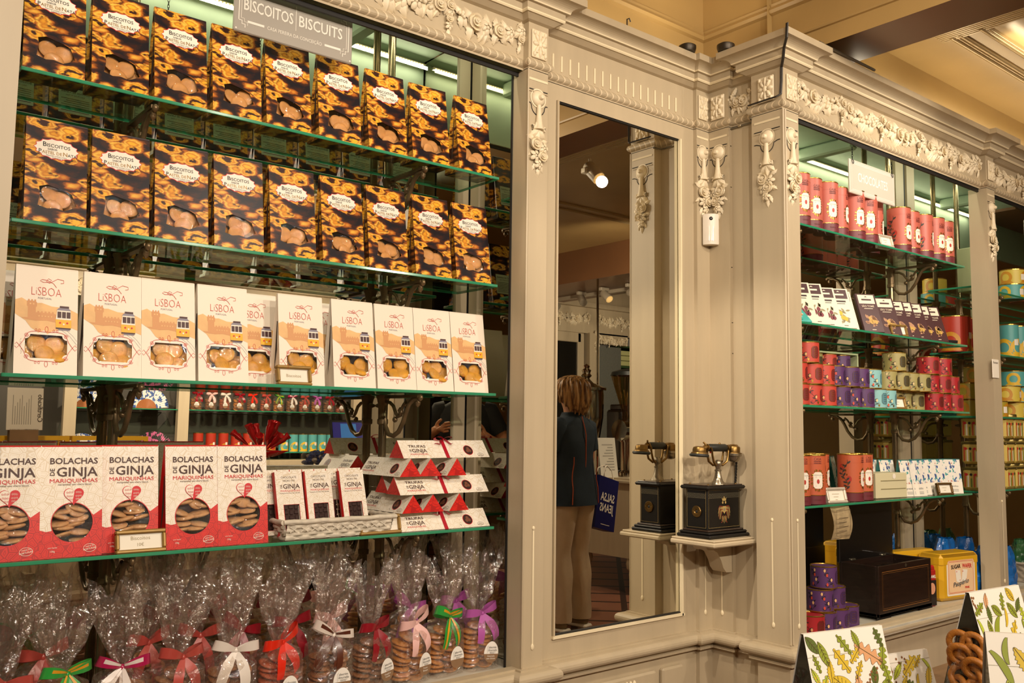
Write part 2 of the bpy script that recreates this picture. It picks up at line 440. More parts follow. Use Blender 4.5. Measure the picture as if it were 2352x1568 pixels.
ew = MB(); ew.quad((-3, -4.2, 0), (-3, 2.4, 0), (-3, 2.4, 3.1), (-3, -4.2, 3.1)); ew.quad((9.5, -4.2, 0), (9.5, -4.2, 3.1), (9.5, 2.4, 3.1), (9.5, 2.4, 0)); struct(ew.build('wall_ends', ochre))
# mirror panel between the cabinets
mir = mirror_mat('silvered_glass', '#dcd9cc')
mo = thing('wall_mirror', 'tall mirror between the two shop cabinets, beside the antique telephone', 'mirror', (2.087, 2.0, .668))
b = MB(); b.quad((1.80 - 2.087, .006, 0), (2.374 - 2.087, .006, 0), (2.374 - 2.087, .006, 1.592), (1.80 - 2.087, .006, 1.592)); b.build('mirror_glass', mir, mo)
b = MB()
for u in (-.286, .286): b.box((u, .003, .796), (.004, .006, 1.592))
for z in (.002, 1.590): b.box((0, .003, z), (.574, .006, .005))
b.build('dark_edge', blackgap, mo)
# ------------------------------------------------------------- carved ornaments
def petal_flower(b, c, r, n=5, rot=0., M=None):
    x, y, z = c
    for k in range(n):
        a = 2 * pi * k / n + rot
        MM = (M or I4) @ T((x + cos(a) * r * .62, y - r * .05, z + sin(a) * r * .62)) @ Ry(-math.degrees(a)) @ Rz(32)
        b.ell((0, 0, 0), (r * .44, r * .13, r * .33), 0, MM, 10, 6)
    b.ell((x, y + r * .12, z), (r * .5, r * .2, r * .5), 0, M, 10, 6); b.ell((x, y - r * .14, z), (r * .22, r * .20, r * .22), 0, M, 10, 6)
def rose(b, c, r, M=None):
    """cupped rose: whorls of curved petals round a coiled heart"""
    x, y, z = c; b.ell((x, y + r * .1, z), (r * .8, r * .4, r * .8), 0, M, 12, 6)
    for q, n, d, of in ((.86, 5, -.18, 0), (.56, 4, -.40, .6)):
        for k in range(n):
            a0 = 2 * pi * k / n + of
            def fn(u, v):
                a = a0 + (u - .5) * 2 * pi / n * 1.35; h = sin(pi * u) ** .5; rr = r * q * (.62 + .46 * v * (.55 + .45 * h))
                return (x + rr * cos(a), y + r * (d + .30 * (1 - v) - .12 * h * v), z + rr * sin(a))
            b.grid(fn, 7, 4, 0, M)
    P = [(x + r * .30 * (1 - k / 16) * cos(k * .75), y - r * (.42 + .012 * k), z + r * .30 * (1 - k / 16) * sin(k * .75)) for k in range(15)]
    b.tube(P, r * .09, 6, 0, M)
def leaf3(b, c, L, ang, M=None, w=.42):
    MM = (M or I4) @ T(c) @ Ry(-ang) @ Rz(12)
    vs = []; n = 6
    def fn(u, v):
        x = u * L; hw = w * L * sin(pi * min(1, u * .93 + .05)) ** .8 * (1 - .35 * u) * (1 + .16 * sin(u * 22)); s = v * 2 - 1
        return (x, -.10 * L * (1 - s * s) - .10 * L * sin(u * pi) + .08 * L * abs(s), s * hw * .8)
    b.grid(fn, 9, 5, 0, MM)
    b.ell((L * .45, .02 * L, 0), (L * .42, .10 * L, w * L * .55), 0, MM, 8, 5)
def drop_mesh(seed):
    r = random.Random(seed); b = MB(); y = -.006
    b.lathe([(.0, -.004), (.021, -.004), (.022, .003), (.017, .010), (.008, .013), (.0065, .019), (.005, .022), (0, .0225)], 20, 0, Rx(90))
    b.ring((0, 0), .027, .004, 0, FRONT, .002)
    pts = [(0, y, -.02), (0, y, -.05), (0, y, -.078), (0, y, -.088)]
    b.tube(pts, [.006, .0075, .011, .014], 10, 0)
    for s in (-1, 1):
        b.tube([(s * .006, y, -.07), (s * .012, y, -.083), (s * .020, y, -.088), (s * .021, y, -.080), (s * .016, y, -.078)], [.005, .005, .004, .004, .003], 6)
    for a in (-140, -90, -40): leaf3(b, (0, y, -.088), .035, a)
    z = -.125
    seq = [('rose', -.012, -.130, .020), ('flower', .013, -.138, .018), ('rose', .010, -.160, .017), ('flower', -.010, -.163, .018), ('flower', .002, -.185, .015)]
    r.shuffle(seq[0:2])
    for k, x, zz, q in seq:
        x += r.uniform(-.004, .004)
        (rose if k == 'rose' else petal_flower)(b, (x, y - .004, zz), q)
    for x, zz, a in ((-.02, -.115, 160), (.02, -.12, 20), (-.018, -.15, 200), (.02, -.155, -20), (-.008, -.18, 240), (.01, -.182, -60), (0, -.192, -90)):
        leaf3(b, (x * .6, y + .002, zz), .026, a + r.uniform(-15, 15))
    return b
DROPLAB = {'p0': 'carved cream flower drop on the pilaster at the far left edge', 'p1': 'carved cream flower drop on the pilaster between biscuit cabinet and mirror', 'c1': 'carved cream flower drop above the white sensor, left one of the corner pair',
           'c2': 'carved cream flower drop above the white sensor, right one of the corner pair', 'pr': 'carved cream flower drop on the side of the pier, beside the cable run',
           'pf': 'carved cream flower drop on the pier front, next to the chocolates cabinet', 'q1': 'carved cream flower drop on the pilaster right of the chocolates sign', 'q2': 'carved cream flower drop on the farthest right pilaster'}
d0 = None
for i, (k, (M, w)) in enumerate(PIL.items()):
    if k == 'q2': continue
    zc = 2.40 if k == 'p0' else 2.228
    o = drop_mesh(i + 3).build('carved_flower_drop', cream, smooth=50)
    o.matrix_world = M @ T((0, 0, zc)) @ (Sc(-1, 1, 1) if k in ('c2', 'pf') else I4) @ Sc(1.12, 1, 1.08); tag(o, DROPLAB[k], 'ornament', 'carved flower drops')
def rosette_mesh(w, h):
    b = MB(); b.bbox((0, -.003, 0), (w, .006, h), .002)
    b.ell((0, -.008, 0), (w * .14, .006, h * .15))
    for k in range(8):
        a = 2 * pi * k / 8
        MM = T((0, -.006, 0)) @ Sc(1, 1, h / w) @ Ry(-math.degrees(a))
        b.ell((w * .28, 0, 0), (w * .2, .007, w * .085), 0, MM, 8, 5)
    for i in (-1, 1):
        for j in (-1, 1): b.ell((i * w * .36, -.006, j * h * .38), (w * .10, .006, h * .09)); b.ell((i * w * .2, -.008, j * h * .30), (w * .06, .004, w * .06))
    return b
ROSL = {'p1': 'carved cream rosette block above the flower drop left of the mirror', 'c1': 'carved cream rosette block in the inner corner, left of the pair', 'c2': 'carved cream rosette block in the inner corner, right of the pair',
        'pr': 'carved cream rosette block on the pier side, left of the hanging cable', 'pf': 'carved cream rosette block on the pier front, right of the hanging cable', 'q1': 'carved cream rosette block on the pilaster right of the chocolates sign'}
for k, lb in ROSL.items():
    M, w = PIL[k]; o = rosette_mesh(w * (.78 if k != 'pr' else .62), .085).build('carved_rosette', cream, smooth=50); o.matrix_world = M @ T((0, -.001, 2.39)); tag(o, lb, 'ornament', 'carved rosette blocks')
def garland_mesh(pts, seed, s=1.):
    """pts: nodes (x,z); swag sags between them, small drop at each node"""
    r = random.Random(seed); b = MB()
    for j in range(len(pts) - 1):
        (x0, z0), (x1, z1) = pts[j], pts[j + 1]; n = max(3, int(abs(x1 - x0) / (.039 * s)))
        for i in range(n + 1):
            t = i / n; x = x0 + (x1 - x0) * t; z = z0 + (z1 - z0) * t - .030 * s * sin(pi * t); q = s * (.018 + .010 * sin(pi * t)) * r.uniform(.85, 1.15)
            k = r.random()
            if k < .42: rose(b, (x, -.014 * s, z), q)
            elif k < .75: petal_flower(b, (x, -.014 * s, z), q, 5, r.random())
            else:
                for m in range(5): b.ell((x + r.uniform(-.6, .6) * q, -.016 * s, z + r.uniform(-.6, .6) * q), (q * .3, q * .3, q * .3), 0, None, 8, 5)
            for m in range(4): leaf3(b, (x + r.uniform(-.4, .4) * q, -.010 * s, z), q * 1.9, (-1 if m < 3 else 1) * r.uniform(35, 145))
        if j < len(pts) - 2:
            for m in range(3): (rose if m == 1 else petal_flower)(b, (x1 + r.uniform(-.006, .006) * s, -.012 * s, z1 - (.018 + .022 * m) * s), .014 * s)
            leaf3(b, (x1, -.008 * s, z1 - .07 * s), .028 * s, -90)
        b.lathe([(0, -.002), (.012 * s, 0), (.012 * s, .01 * s), (.004 * s, .018 * s), (0, .019 * s)], 12, 0, T((x1, 0, z1 + .01 * s)) @ Rx(90))
    for (x, z) in (pts[0], pts[-1]):
        leaf3(b, (x, -.01 * s, z - .02 * s), .03 * s, -90); rose(b, (x, -.012 * s, z - .025 * s), .014 * s); leaf3(b, (x, -.008 * s, z - .045 * s), .028 * s, -100)
    return b
def garland(pts, seed, M, lb, s=1.):
    o = garland_mesh(pts, seed, s).build('carved_garland', cream, smooth=50); o.matrix_world = M; return tag(o, lb, 'ornament', 'carved flower garlands')
garland([(.40, 2.43), (.70, 2.425), (1.04, 2.42), (1.38, 2.42), (1.635, 2.42)], 1, T((0, 1.985, 0)), 'long carved cream garland over the biscuit cabinet', .95)
garland([(1.735 + .80, 2.415), (1.735 + .88, 2.41)], 2, T((2.527, 1.845 + 2.58, 0)) @ Rz(-90) , 'short carved cream garland piece between corner and pier, under the cornice', .9)
garland([(2.60, 2.42), (2.87, 2.42), (3.14, 2.42), (3.42, 2.42), (3.69, 2.42), (3.945, 2.42)], 3, T((0, 1.69, 0)), 'long carved cream garland over the chocolates cabinet', .92)
garland([(4.06, 2.42), (4.4, 2.42), (4.8, 2.42)], 4, T((0, 1.69, 0)), 'carved cream garland at the far right edge of the frame', 1.0)
# ============================================================= biscuit cabinet: shell, shelves
glass = clear_mat('shelf_glass', '#e6f2ea', .05, .0)
gedge = mat('glass_edge_green', '#2f9068', .12, spec=.8, coat=.5)
bronze = mat('aged_bronze', '#7d684a', .36, metal=.6, var=.3, vscale=30)
steel = mat('pole_steel', '#8a7a5e', .22, metal=.9, var=.15, vscale=20)
film = clear_mat('window_film', '#ffffff', .07, .03, bump=.25, bscale=45)
white = mat('white_card', '#f3ead9', .45)
led = mat('led_strip', '#fff6d0', .5, emit='#fff0b8', estr=8)
def cab_shell(nm, x0, x1, ymir, yfront, side_mirror=True):
    b = MB()
    b.quad((x0, ymir + .012, .56), (x1, ymir + .012, .56), (x1, ymir + .012, 2.56), (x0, ymir + .012, 2.56))
    b.quad((x0, yfront, 2.535), (x0, ymir + .02, 2.535), (x1, ymir + .02, 2.535), (x1, yfront, 2.535))
    b.box(((x0 + x1) / 2, yfront + .004, 2.423), (x1 - x0, .008, .225))
    b.quad((x0, yfront, .56), (x0, ymir, .56), (x0, ymir, 2.54), (x0, yfront, 2.54)); b.quad((x1 + .012, yfront, .56), (x1 + .012, ymir, .56), (x1 + .012, ymir, 2.54), (x1 + .012, yfront, 2.54))
    for xb in ((1.36,) if nm == 'biscuits' else (3.55, 4.9)): b.bbox((xb, (ymir + yfront) / 2 + .02, 2.505), (.05, ymir - yfront - .05, .055), .008)
    struct(b.build('wall_back_' + nm, mint))
    f = MB(); f.box(((x0 + x1) / 2, (yfront - .05 + ymir) / 2, .585), (x1 - x0 + .0, ymir - yfront + .05, .024)); struct(f.build('trim_sill_' + nm, mat('sill_white', '#cfc9b8', .4, var=.15, vscale=12)))
cab_shell('biscuits', .30, 1.705, 2.306, 2.012)
m = thing('cabinet_mirror', 'silvered back of the biscuit cabinet, behind its glass shelves', 'mirror', (1.0, 2.306, .6))
b = MB(); b.quad((-.70, 0, 0), (.705, 0, 0), (.705, 0, 1.93), (-.70, 0, 1.93)); b.build('back_pane', mir, m)
b = MB(); b.quad((.705, 0, 0), (.705, -.27, 0), (.705, -.27, 1.93), (.705, 0, 1.93)); b.build('end_pane', mir, m)
b = MB(); b.box((.672, -.004, .965), (.042, .008, 1.93)); b.box((.701, -.034, .965), (.008, .042, 1.93)); b.box((.698, -.003, .965), (.008, .004, 1.93), 1); b.build('corner_post', paint_s[:1] + [blackgap], m)
# LED strip
def led_strip(x0, x1, y, z, lb):
    t = thing('led_strip', lb, 'light', (x0, y, z)); n = int((x1 - x0) / .011)
    b = MB(); b.box(((x1 - x0) / 2, 0, .004), (x1 - x0, .012, .002)); b.build('tape', mat('led_tape', '#d8d2b8', .5), t)
    b = MB()
    for i in range(n): b.box((.005 + i * .011, 0, .001), (.005, .005, .004))
    o = b.build('diodes', led, t, smooth=0); o['kind'] = 'stuff'
    l = bpy.data.lights.new('led_light', 'AREA'); l.shape = 'RECTANGLE'; l.size = x1 - x0; l.size_y = .012; l.energy = 2.0 * (x1 - x0); l.color = (1, .95, .74)
    lo = bpy.data.objects.new('led_light', l); COL.objects.link(lo); lo.location = ((x1 - x0) / 2, 0, -.004); lo.parent = t
    l2 = l.copy(); l2.energy = 1.6 * (x1 - x0); l2o = bpy.data.objects.new('led_glow', l2); COL.objects.link(l2o); l2o.location = ((x1 - x0) / 2, .012, -.012); l2o.rotation_euler = (rad(90), 0, 0); l2o.parent = t
led_strip(.34, 1.69, 2.055, 2.508, 'row of warm diodes along the top of the biscuit cabinet')
b = MB(); b.box((.999, 2.009, 2.304), (1.31, .006, .012)); b.box((1.652, 2.032, 1.45), (.004, .006, 1.72)); struct(b.build('trim_opening', blackgap))
def shelf(x0, x1, y0, y1, z, lb, grp, t=.008):
    b = MB(); c = ((x0 + x1) / 2, (y0 + y1) / 2, z - t / 2); b.bbox(c, (x1 - x0, y1 - y0, t), .0012, 0)
    for i in range(len(b.f)):
        nz = (b.v[b.f[i][1]] - b.v[b.f[i][0]]).cross(b.v[b.f[i][2]] - b.v[b.f[i][1]]).normalized().z
        b.m[i] = 0 if abs(nz) > .9 else 1
    o = b.build('glass_shelf', [glass, gedge], smooth=0); return tag(o, lb, 'shelf', grp)
S1 = [1.9975, 1.679, 1.3635, .987]
for i, z in enumerate(S1): shelf(.36, 1.622, 2.05, 2.25, z, ['topmost', 'second from top', 'third from top', 'lowest'][i] + ' green-edged glass shelf in the biscuit cabinet', 'biscuit cabinet shelves')
def bracket_mesh(d=.19):
    b = MB(); r = .0055
    b.box((0, -d / 2, -.006), (.016, d, .008)); b.ell((0, -d, -.010), (.007, .012, .010))
    P = [(0, -.03), (.001, -.06), (.008, -.09), (.026, -.112), (.052, -.116), (.078, -.104), (.10, -.078), (.115, -.048), (.13, -.026), (.15, -.014), (.17, -.014), (.178, -.024), (.172, -.032), (.164, -.028)]
    b.tube([(0, -y - .008, z) for y, z in P], [r * 1.2] * 10 + [r, r * .9, r * .8, r * .6], 8)
    P = [(.012, -.02), (.03, -.022), (.048, -.032), (.060, -.05), (.072, -.062), (.088, -.058), (.092, -.046), (.084, -.040), (.078, -.046)]
    b.tube([(0, -y - .008, z) for y, z in P], r * .9, 8)
    P = [(.075, -.062), (.085, -.05), (.10, -.03), (.112, -.02), (.118, -.026), (.112, -.032)]
    b.tube([(0, -y - .008, z) for y, z in P], r * .8, 8)
    for y, z in ((.088, -.05), (.172, -.026), (.058, -.07)): b.ell((0, -y - .008, z), (r * 1.3, r * 1.5, r * 1.5))
    return b
def pole(x, y, zs, lb, grp, z0=.597, z1=2.53, d=.19):
    t = thing('shelf_pole', lb, 'pole', (x, y, 0), grp)
    b = MB(); b.tube([(0, 0, z0), (0, 0, z1)], .0115, 14); b.build('shaft', steel, t)
    for z in zs:
        zz = z - .009; b = MB()
        b.lathe([(.012, zz - .085), (.016, zz - .082), (.016, zz - .07), (.0135, zz - .068), (.014, zz - .03), (.018, zz - .012), (.021, zz - .006), (.021, zz - .001), (.012, zz)], 16)
        for k in range(3): b.ell((0, .018 + .008 * k, zz - .03), (.006, .007 - .001 * k, .009 - .002 * k))
        b.build('collar', bronze, t)
    bm = bracket_mesh(d)
    o0 = None
    for z in zs:
        if o0 is None: o0 = o = bm.build('scroll_bracket', bronze, t, smooth=50)
        else: o = o0.copy(); COL.objects.link(o); o.parent = t
        o.location = (0, 0, z - .009)
    return t
pole(.638, 2.262, S1, 'bronze shelf pole with scroll brackets, left one in the biscuit cabinet', 'biscuit cabinet poles')
pole(1.375, 2.262, S1, 'bronze shelf pole with scroll brackets, right one in the biscuit cabinet', 'biscuit cabinet poles')
# ------------------------------------------------------------- gable cartons
def wedge_front(w, h, d, tip=.003):
    """matrix mapping u (0..w), v (0..slant) to the leaning front face; local origin: bottom centre of the front edge"""
    L = math.hypot(h, d / 2 - tip); a = math.atan2(d / 2 - tip, h)
    M = T((-w / 2, 0, 0)) @ Matrix.Rotation(-a, 4, 'X') @ FRONT
    return M, L
def carton(b, w, h, d, holes, mi_front=0, mi_side=0, mi_back=0, mi_in=0, tip=.003, splits=None):
    M, L = wedge_front(w, h, d, tip)
    b.poly([(0, 0), (w, 0), (w, L), (0, L)], holes, mi_front, M)
    x = w / 2; yb = d; t0 = d / 2 - tip; t1 = d / 2 + tip
    b.quad((x, yb, 0), (-x, yb, 0), (-x, t1, h), (x, t1, h), mi_back)
    for s in (-1, 1):
        xi = s * (x - .008)
        v = [(s * x, 0, 0), (s * x, yb, 0), (s * x, t1, h), (s * x, t0, h), (xi, d / 2, h * .45)]
        fs = [(0, 1, 4), (1, 2, 4), (2, 3, 4), (3, 0, 4)]
        b.add(v, fs if s > 0 else [f[::-1] for f in fs], mi_side)
    b.quad((-x, 0, 0), (-x, yb, 0), (x, yb, 0), (x, 0, 0), mi_side)
    b.bbox((0, d / 2, h - .001), (w, 2 * tip + .001, .004), .001, mi_side)
    # dark sheet behind the window, shade inside the carton put into its colour
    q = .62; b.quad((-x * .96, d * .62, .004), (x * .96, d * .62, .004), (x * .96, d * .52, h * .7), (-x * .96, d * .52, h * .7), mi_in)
    return M, L
def biscuit_mesh(r, t, m, name='biscuit'):
    b = MB(); b.lathe([(0, -t * .5), (r * .7, -t * .5), (r * .95, -t * .25), (r, 0), (r * .93, t * .3), (r * .6, t * .5), (0, t * .55)], 18)
    me = b.build(name, m, smooth=60); d = me.data; bpy.data.objects.remove(me); return d
def put(data, name, parent, M):
    o = bpy.data.objects.new(name, data); COL.objects.link(o); o.parent = parent; o.matrix_basis = M; return o
def fill_biscuits(t, data, lay, w, h, d, seed):
    """biscuits leaning behind the window in overlapping layers: (u, v, depth, tilt, turn)"""
    rr = random.Random(seed); a = math.atan2(d / 2 - .003, h)
    for u, v, y, rx, rz in lay:
        put(data, 'biscuit', t, T((u - w / 2, v * sin(a) + y, v * cos(a))) @ Rz(rz) @ Rx(90 - rx))
def tart_mat():
    m, N, L, p = nodes('custard_tart_print')
    tc = N.new('ShaderNodeTexCoord'); mp = N.new('ShaderNodeMapping'); mp.inputs['Scale'].default_value = (22, 22, 46); mp.inputs['Rotation'].default_value = (0, rad(-14), 0)
    L.new(tc.outputs['Object'], mp.inputs[0])
    nz = N.new('ShaderNodeTexNoise'); nz.inputs['Scale'].default_value = 1.6; nz.inputs['Detail'].default_value = 3; L.new(mp.outputs[0], nz.inputs['Vector'])
    ad = N.new('ShaderNodeMix'); ad.data_type = 'RGBA'; ad.blend_type = 'LINEAR_LIGHT'; ad.inputs[0].default_value = .35; L.new(mp.outputs[0], ad.inputs[6]); L.new(nz.outputs['Color'], ad.inputs[7])
    fl = N.new('ShaderNodeVectorMath'); fl.operation = 'MULTIPLY'; fl.inputs[1].default_value = (1, .15, 1); L.new(ad.outputs[2], fl.inputs[0])
    vo = N.new('ShaderNodeTexVoronoi'); vo.inputs['Scale'].default_value = .95; vo.inputs['Randomness'].default_value = .75; L.new(fl.outputs[0], vo.inputs['Vector'])
    body = ramp(N, [(0, '#f7a91c'), (.30, '#f9b530'), (.40, '#c8791c'), (.47, '#f6c04a'), (.55, '#b9651a'), (.62, '#43200f'), (.75, '#140b14')])
    L.new(vo.outputs['Distance'], body.inputs[0])
    n2 = N.new('ShaderNodeTexNoise'); n2.inputs['Scale'].default_value = 2.3; n2.inputs['Detail'].default_value = 4; L.new(mp.outputs[0], n2.inputs['Vector'])
    inv = N.new('ShaderNodeMapRange'); inv.inputs[1].default_value = .42; inv.inputs[2].default_value = .12; inv.inputs[3].default_value = 0; inv.inputs[4].default_value = .2; L.new(vo.outputs['Distance'], inv.inputs[0])
    s = N.new('ShaderNodeMath'); L.new(n2.outputs['Fac'], s.inputs[0]); L.new(inv.outputs[0], s.inputs[1])
    k = ramp(N, [(.56, '#000000'), (.66, '#ffffff')]); L.new(s.outputs[0], k.inputs[0])
    mx = N.new('ShaderNodeMix'); mx.data_type = 'RGBA'; L.new(k.outputs[0], mx.inputs[0]); L.new(body.outputs[0], mx.inputs[6]); mx.inputs[7].default_value = lin('#3a160c')
    L.new(mx.outputs[2], p.inputs['Base Color']); p.inputs['Roughness'].default_value = .36; p.inputs['Specular IOR Level'].default_value = .35
    return m
tart = tart_mat()
dark_in = mat('carton_shade', '#3a2a1c', .8)
ink = mat('ink_dark', '#2a211c', .5); redink = mat('ink_red', '#d2202a', .5); goldink = mat('ink_gold', '#9a7636', .35, metal=.3)
biscuit_tan = mat('biscuit_tan', '#d99a58', .6, var=.18, vscale=60, bump=.15, bscale=150)
biscuit_gold = mat('biscuit_gold', '#e0a032', .5, var=.25, vscale=50, bump=.12, bscale=150)
biscuit_brown = mat('biscuit_brown', '#cb9a68', .6, var=.25, vscale=70, bump=.2, bscale=200)
D_TAN = biscuit_mesh(.0205, .0075, biscuit_tan); D_GOLD = biscuit_mesh(.0200, .0105, biscuit_gold); D_BROWN = biscuit_mesh(.0235, .009, biscuit_brown)
def burst(cx, cy, rx, ry, n=14, dep=.10):
    pts = []
    for i in range(n):
        a0 = 2 * pi * i / n
        for k in range(5):
            t = k / 5; a = a0 + 2 * pi / n * t; q = 1 - dep * sin(pi * t)
            pts.append((cx + rx * q * cos(a), cy + ry * q * sin(a)))
    return pts
def make_tart_bag(seed, full=True):
    w, h, d = .122, .232, .072
    t = thing('biscuit_bag', 'x', 'biscuit bag', None)
    hole = [(.026, .040), (.030, .066), (.028, .082), (.044, .088), (.060, .084), (.078, .080), (.092, .074), (.097, .060), (.102, .048), (.090, .040), (.078, .034), (.06, .038), (.044, .035)]
    b = MB(); M, L = carton(b, w, h, d, [hole], 0, 0, 0, 1); b.build('carton', [tart, dark_in], t, smooth=0)
    b = MB(); b.poly(burst(.060, .170, .046, .0245), (), 0, M, .0004); b.poly(burst(.060, .170, .0443, .0228), (), 1, M, .0007)
    def sc(first, rest, u, v, s, mi, mi2):
        f = text_geo(first, .012)[2] * s; g = text_geo(rest, .012)[2] * s * .74
        b.text(first, u, v, s, mi, M, .001, 'L', .012); b.text(rest, u + f + .0006, v, s * .74, mi2, M, .001, 'L', .012); return u + f + g + .003
    sc('B', 'ISCOITOS', .033, .1735, .0145, 2, 2); b.text('SABOR', .052, .1665, .0062, 2, M, .001, bold=.01)
    u = sc('P', 'ASTEL DE', .025, .1575, .0125, 2, 3); sc('N', 'ATA', u, .1575, .0125, 3, 2)
    b.text('Flavored cookies cream', .06, .1528, .0042, 2, M, .001); b.text('custard tarts', .062, .1490, .0042, 2, M, .001)
    b.build('badge', [redink, white, ink, goldink], t, smooth=0)
    b = MB(); b.poly([(p[0], p[1]) for p in hole], (), 0, M, -.0006); b.build('window_film', film, t, smooth=0)
    # back label
    a = math.atan2(d / 2 - .003, h); MB_ = T((w / 2, d, 0)) @ Matrix.Rotation(a, 4, 'X') @ Rz(180) @ FRONT
    b = MB(); b.rect(.02, .055, .10, .125, 0, MB_, .0006); b.text('Bolinhos de Canela', .06, .112, .0088, 1, MB_, .001, bold=.01); b.text('Sabor Pastel de Nata', .06, .104, .0055, 1, MB_, .001)
    for k in range(7): b.rect(.026, .062 + k * .0055, .094 - (k % 3) * .006, .0635 + k * .0055, 1, MB_, .001)
    b.build('back_label', [mat('pale_green_label', '#b9c3a4', .5), ink], t, smooth=0)
    fill_biscuits(t, D_TAN, [(.040, .082, .034, 8, 10), (.066, .086, .036, 5, -8), (.092, .080, .034, 6, -14), (.036, .050, .025, 12, 22), (.094, .052, .026, 10, -25), (.052, .066, .0165, 14, 8), (.080, .060, .0155, 10, -10), (.062, .038, .0085, 12, 4)], w, h, d, seed)
    return t
def refill(t, seed):
    rr = random.Random(seed); am = {D_TAN: 11, D_GOLD: 12, D_BROWN: 5}
    for c in t.children:
        if c.name.startswith('biscuit') and c.data.name.startswith('biscuit'):
            L0 = c.matrix_basis.copy(); c.matrix_basis = T((rr.uniform(-.008, .008), rr.uniform(-.001, .001), rr.uniform(-.006, .006))) @ L0 @ Rx(rr.uniform(-1, 1) * am[c.data]) @ Ry(rr.uniform(-1, 1) * am[c.data])
src = make_tart_bag(5); used = False
def place(src, M, lb, grp, seed, first):
    if first: src.matrix_world = M; src['label'] = lb; src['group'] = grp; return src
    o = dup(src, M, lb, grp); refill(o, seed); return o
X1 = [.427, .563, .697, .832, .968, .110 + 1.0, 1.255, 1.398, 1.555]
X2 = [.447, .577, .713, .850, .990, 1.132, 1.268, 1.414, 1.552]
k = 0
for row, xs, z in (('top shelf', X1, S1[0]), ('second shelf', X2, S1[1])):
    for i, x in enumerate(xs):
        place(src, T((x, 2.068 + RN.uniform(0, .006), z + .0002)) @ Rz(RN.uniform(-2, 2)), 'tart-printed biscuit bag with white badge on the %s, %s' % (row, nth(i, 9)), 'tart-printed biscuit bags on the ' + row, 40 + k, k == 0); k += 1
# ------------------------------------------------------------- cream boxes with a yellow tram
cardc = mat('cream_card', '#f4e6d2', .42); orangewash = mat('orange_wash', '#f0bf80', .5, var=.12, vscale=40); tanink = mat('tan_ink', '#d79a63', .5); thinred = mat('thin_red_line', '#cf4436', .5)
yel = mat('tram_yellow', '#f0b41e', .45); brn = mat('tram_dark', '#4a2a2a', .5); greyi = mat('tram_grey', '#8d8794', .5)
def spiral(cx, cy, r, a0, turns, n=14, sgn=1):
    return [(cx + r * (1 - .8 * i / n) * cos(a0 + sgn * turns * 2 * pi * i / n), cy + r * (1 - .8 * i / n) * sin(a0 + sgn * turns * 2 * pi * i / n)) for i in range(n + 1)]
def loopc(cx, cy, rx, ry, n=16, a0=0): return [(cx + rx * cos(a0 + 2 * pi * i / n), cy + ry * sin(a0 + 2 * pi * i / n)) for i in range(n + 1)]
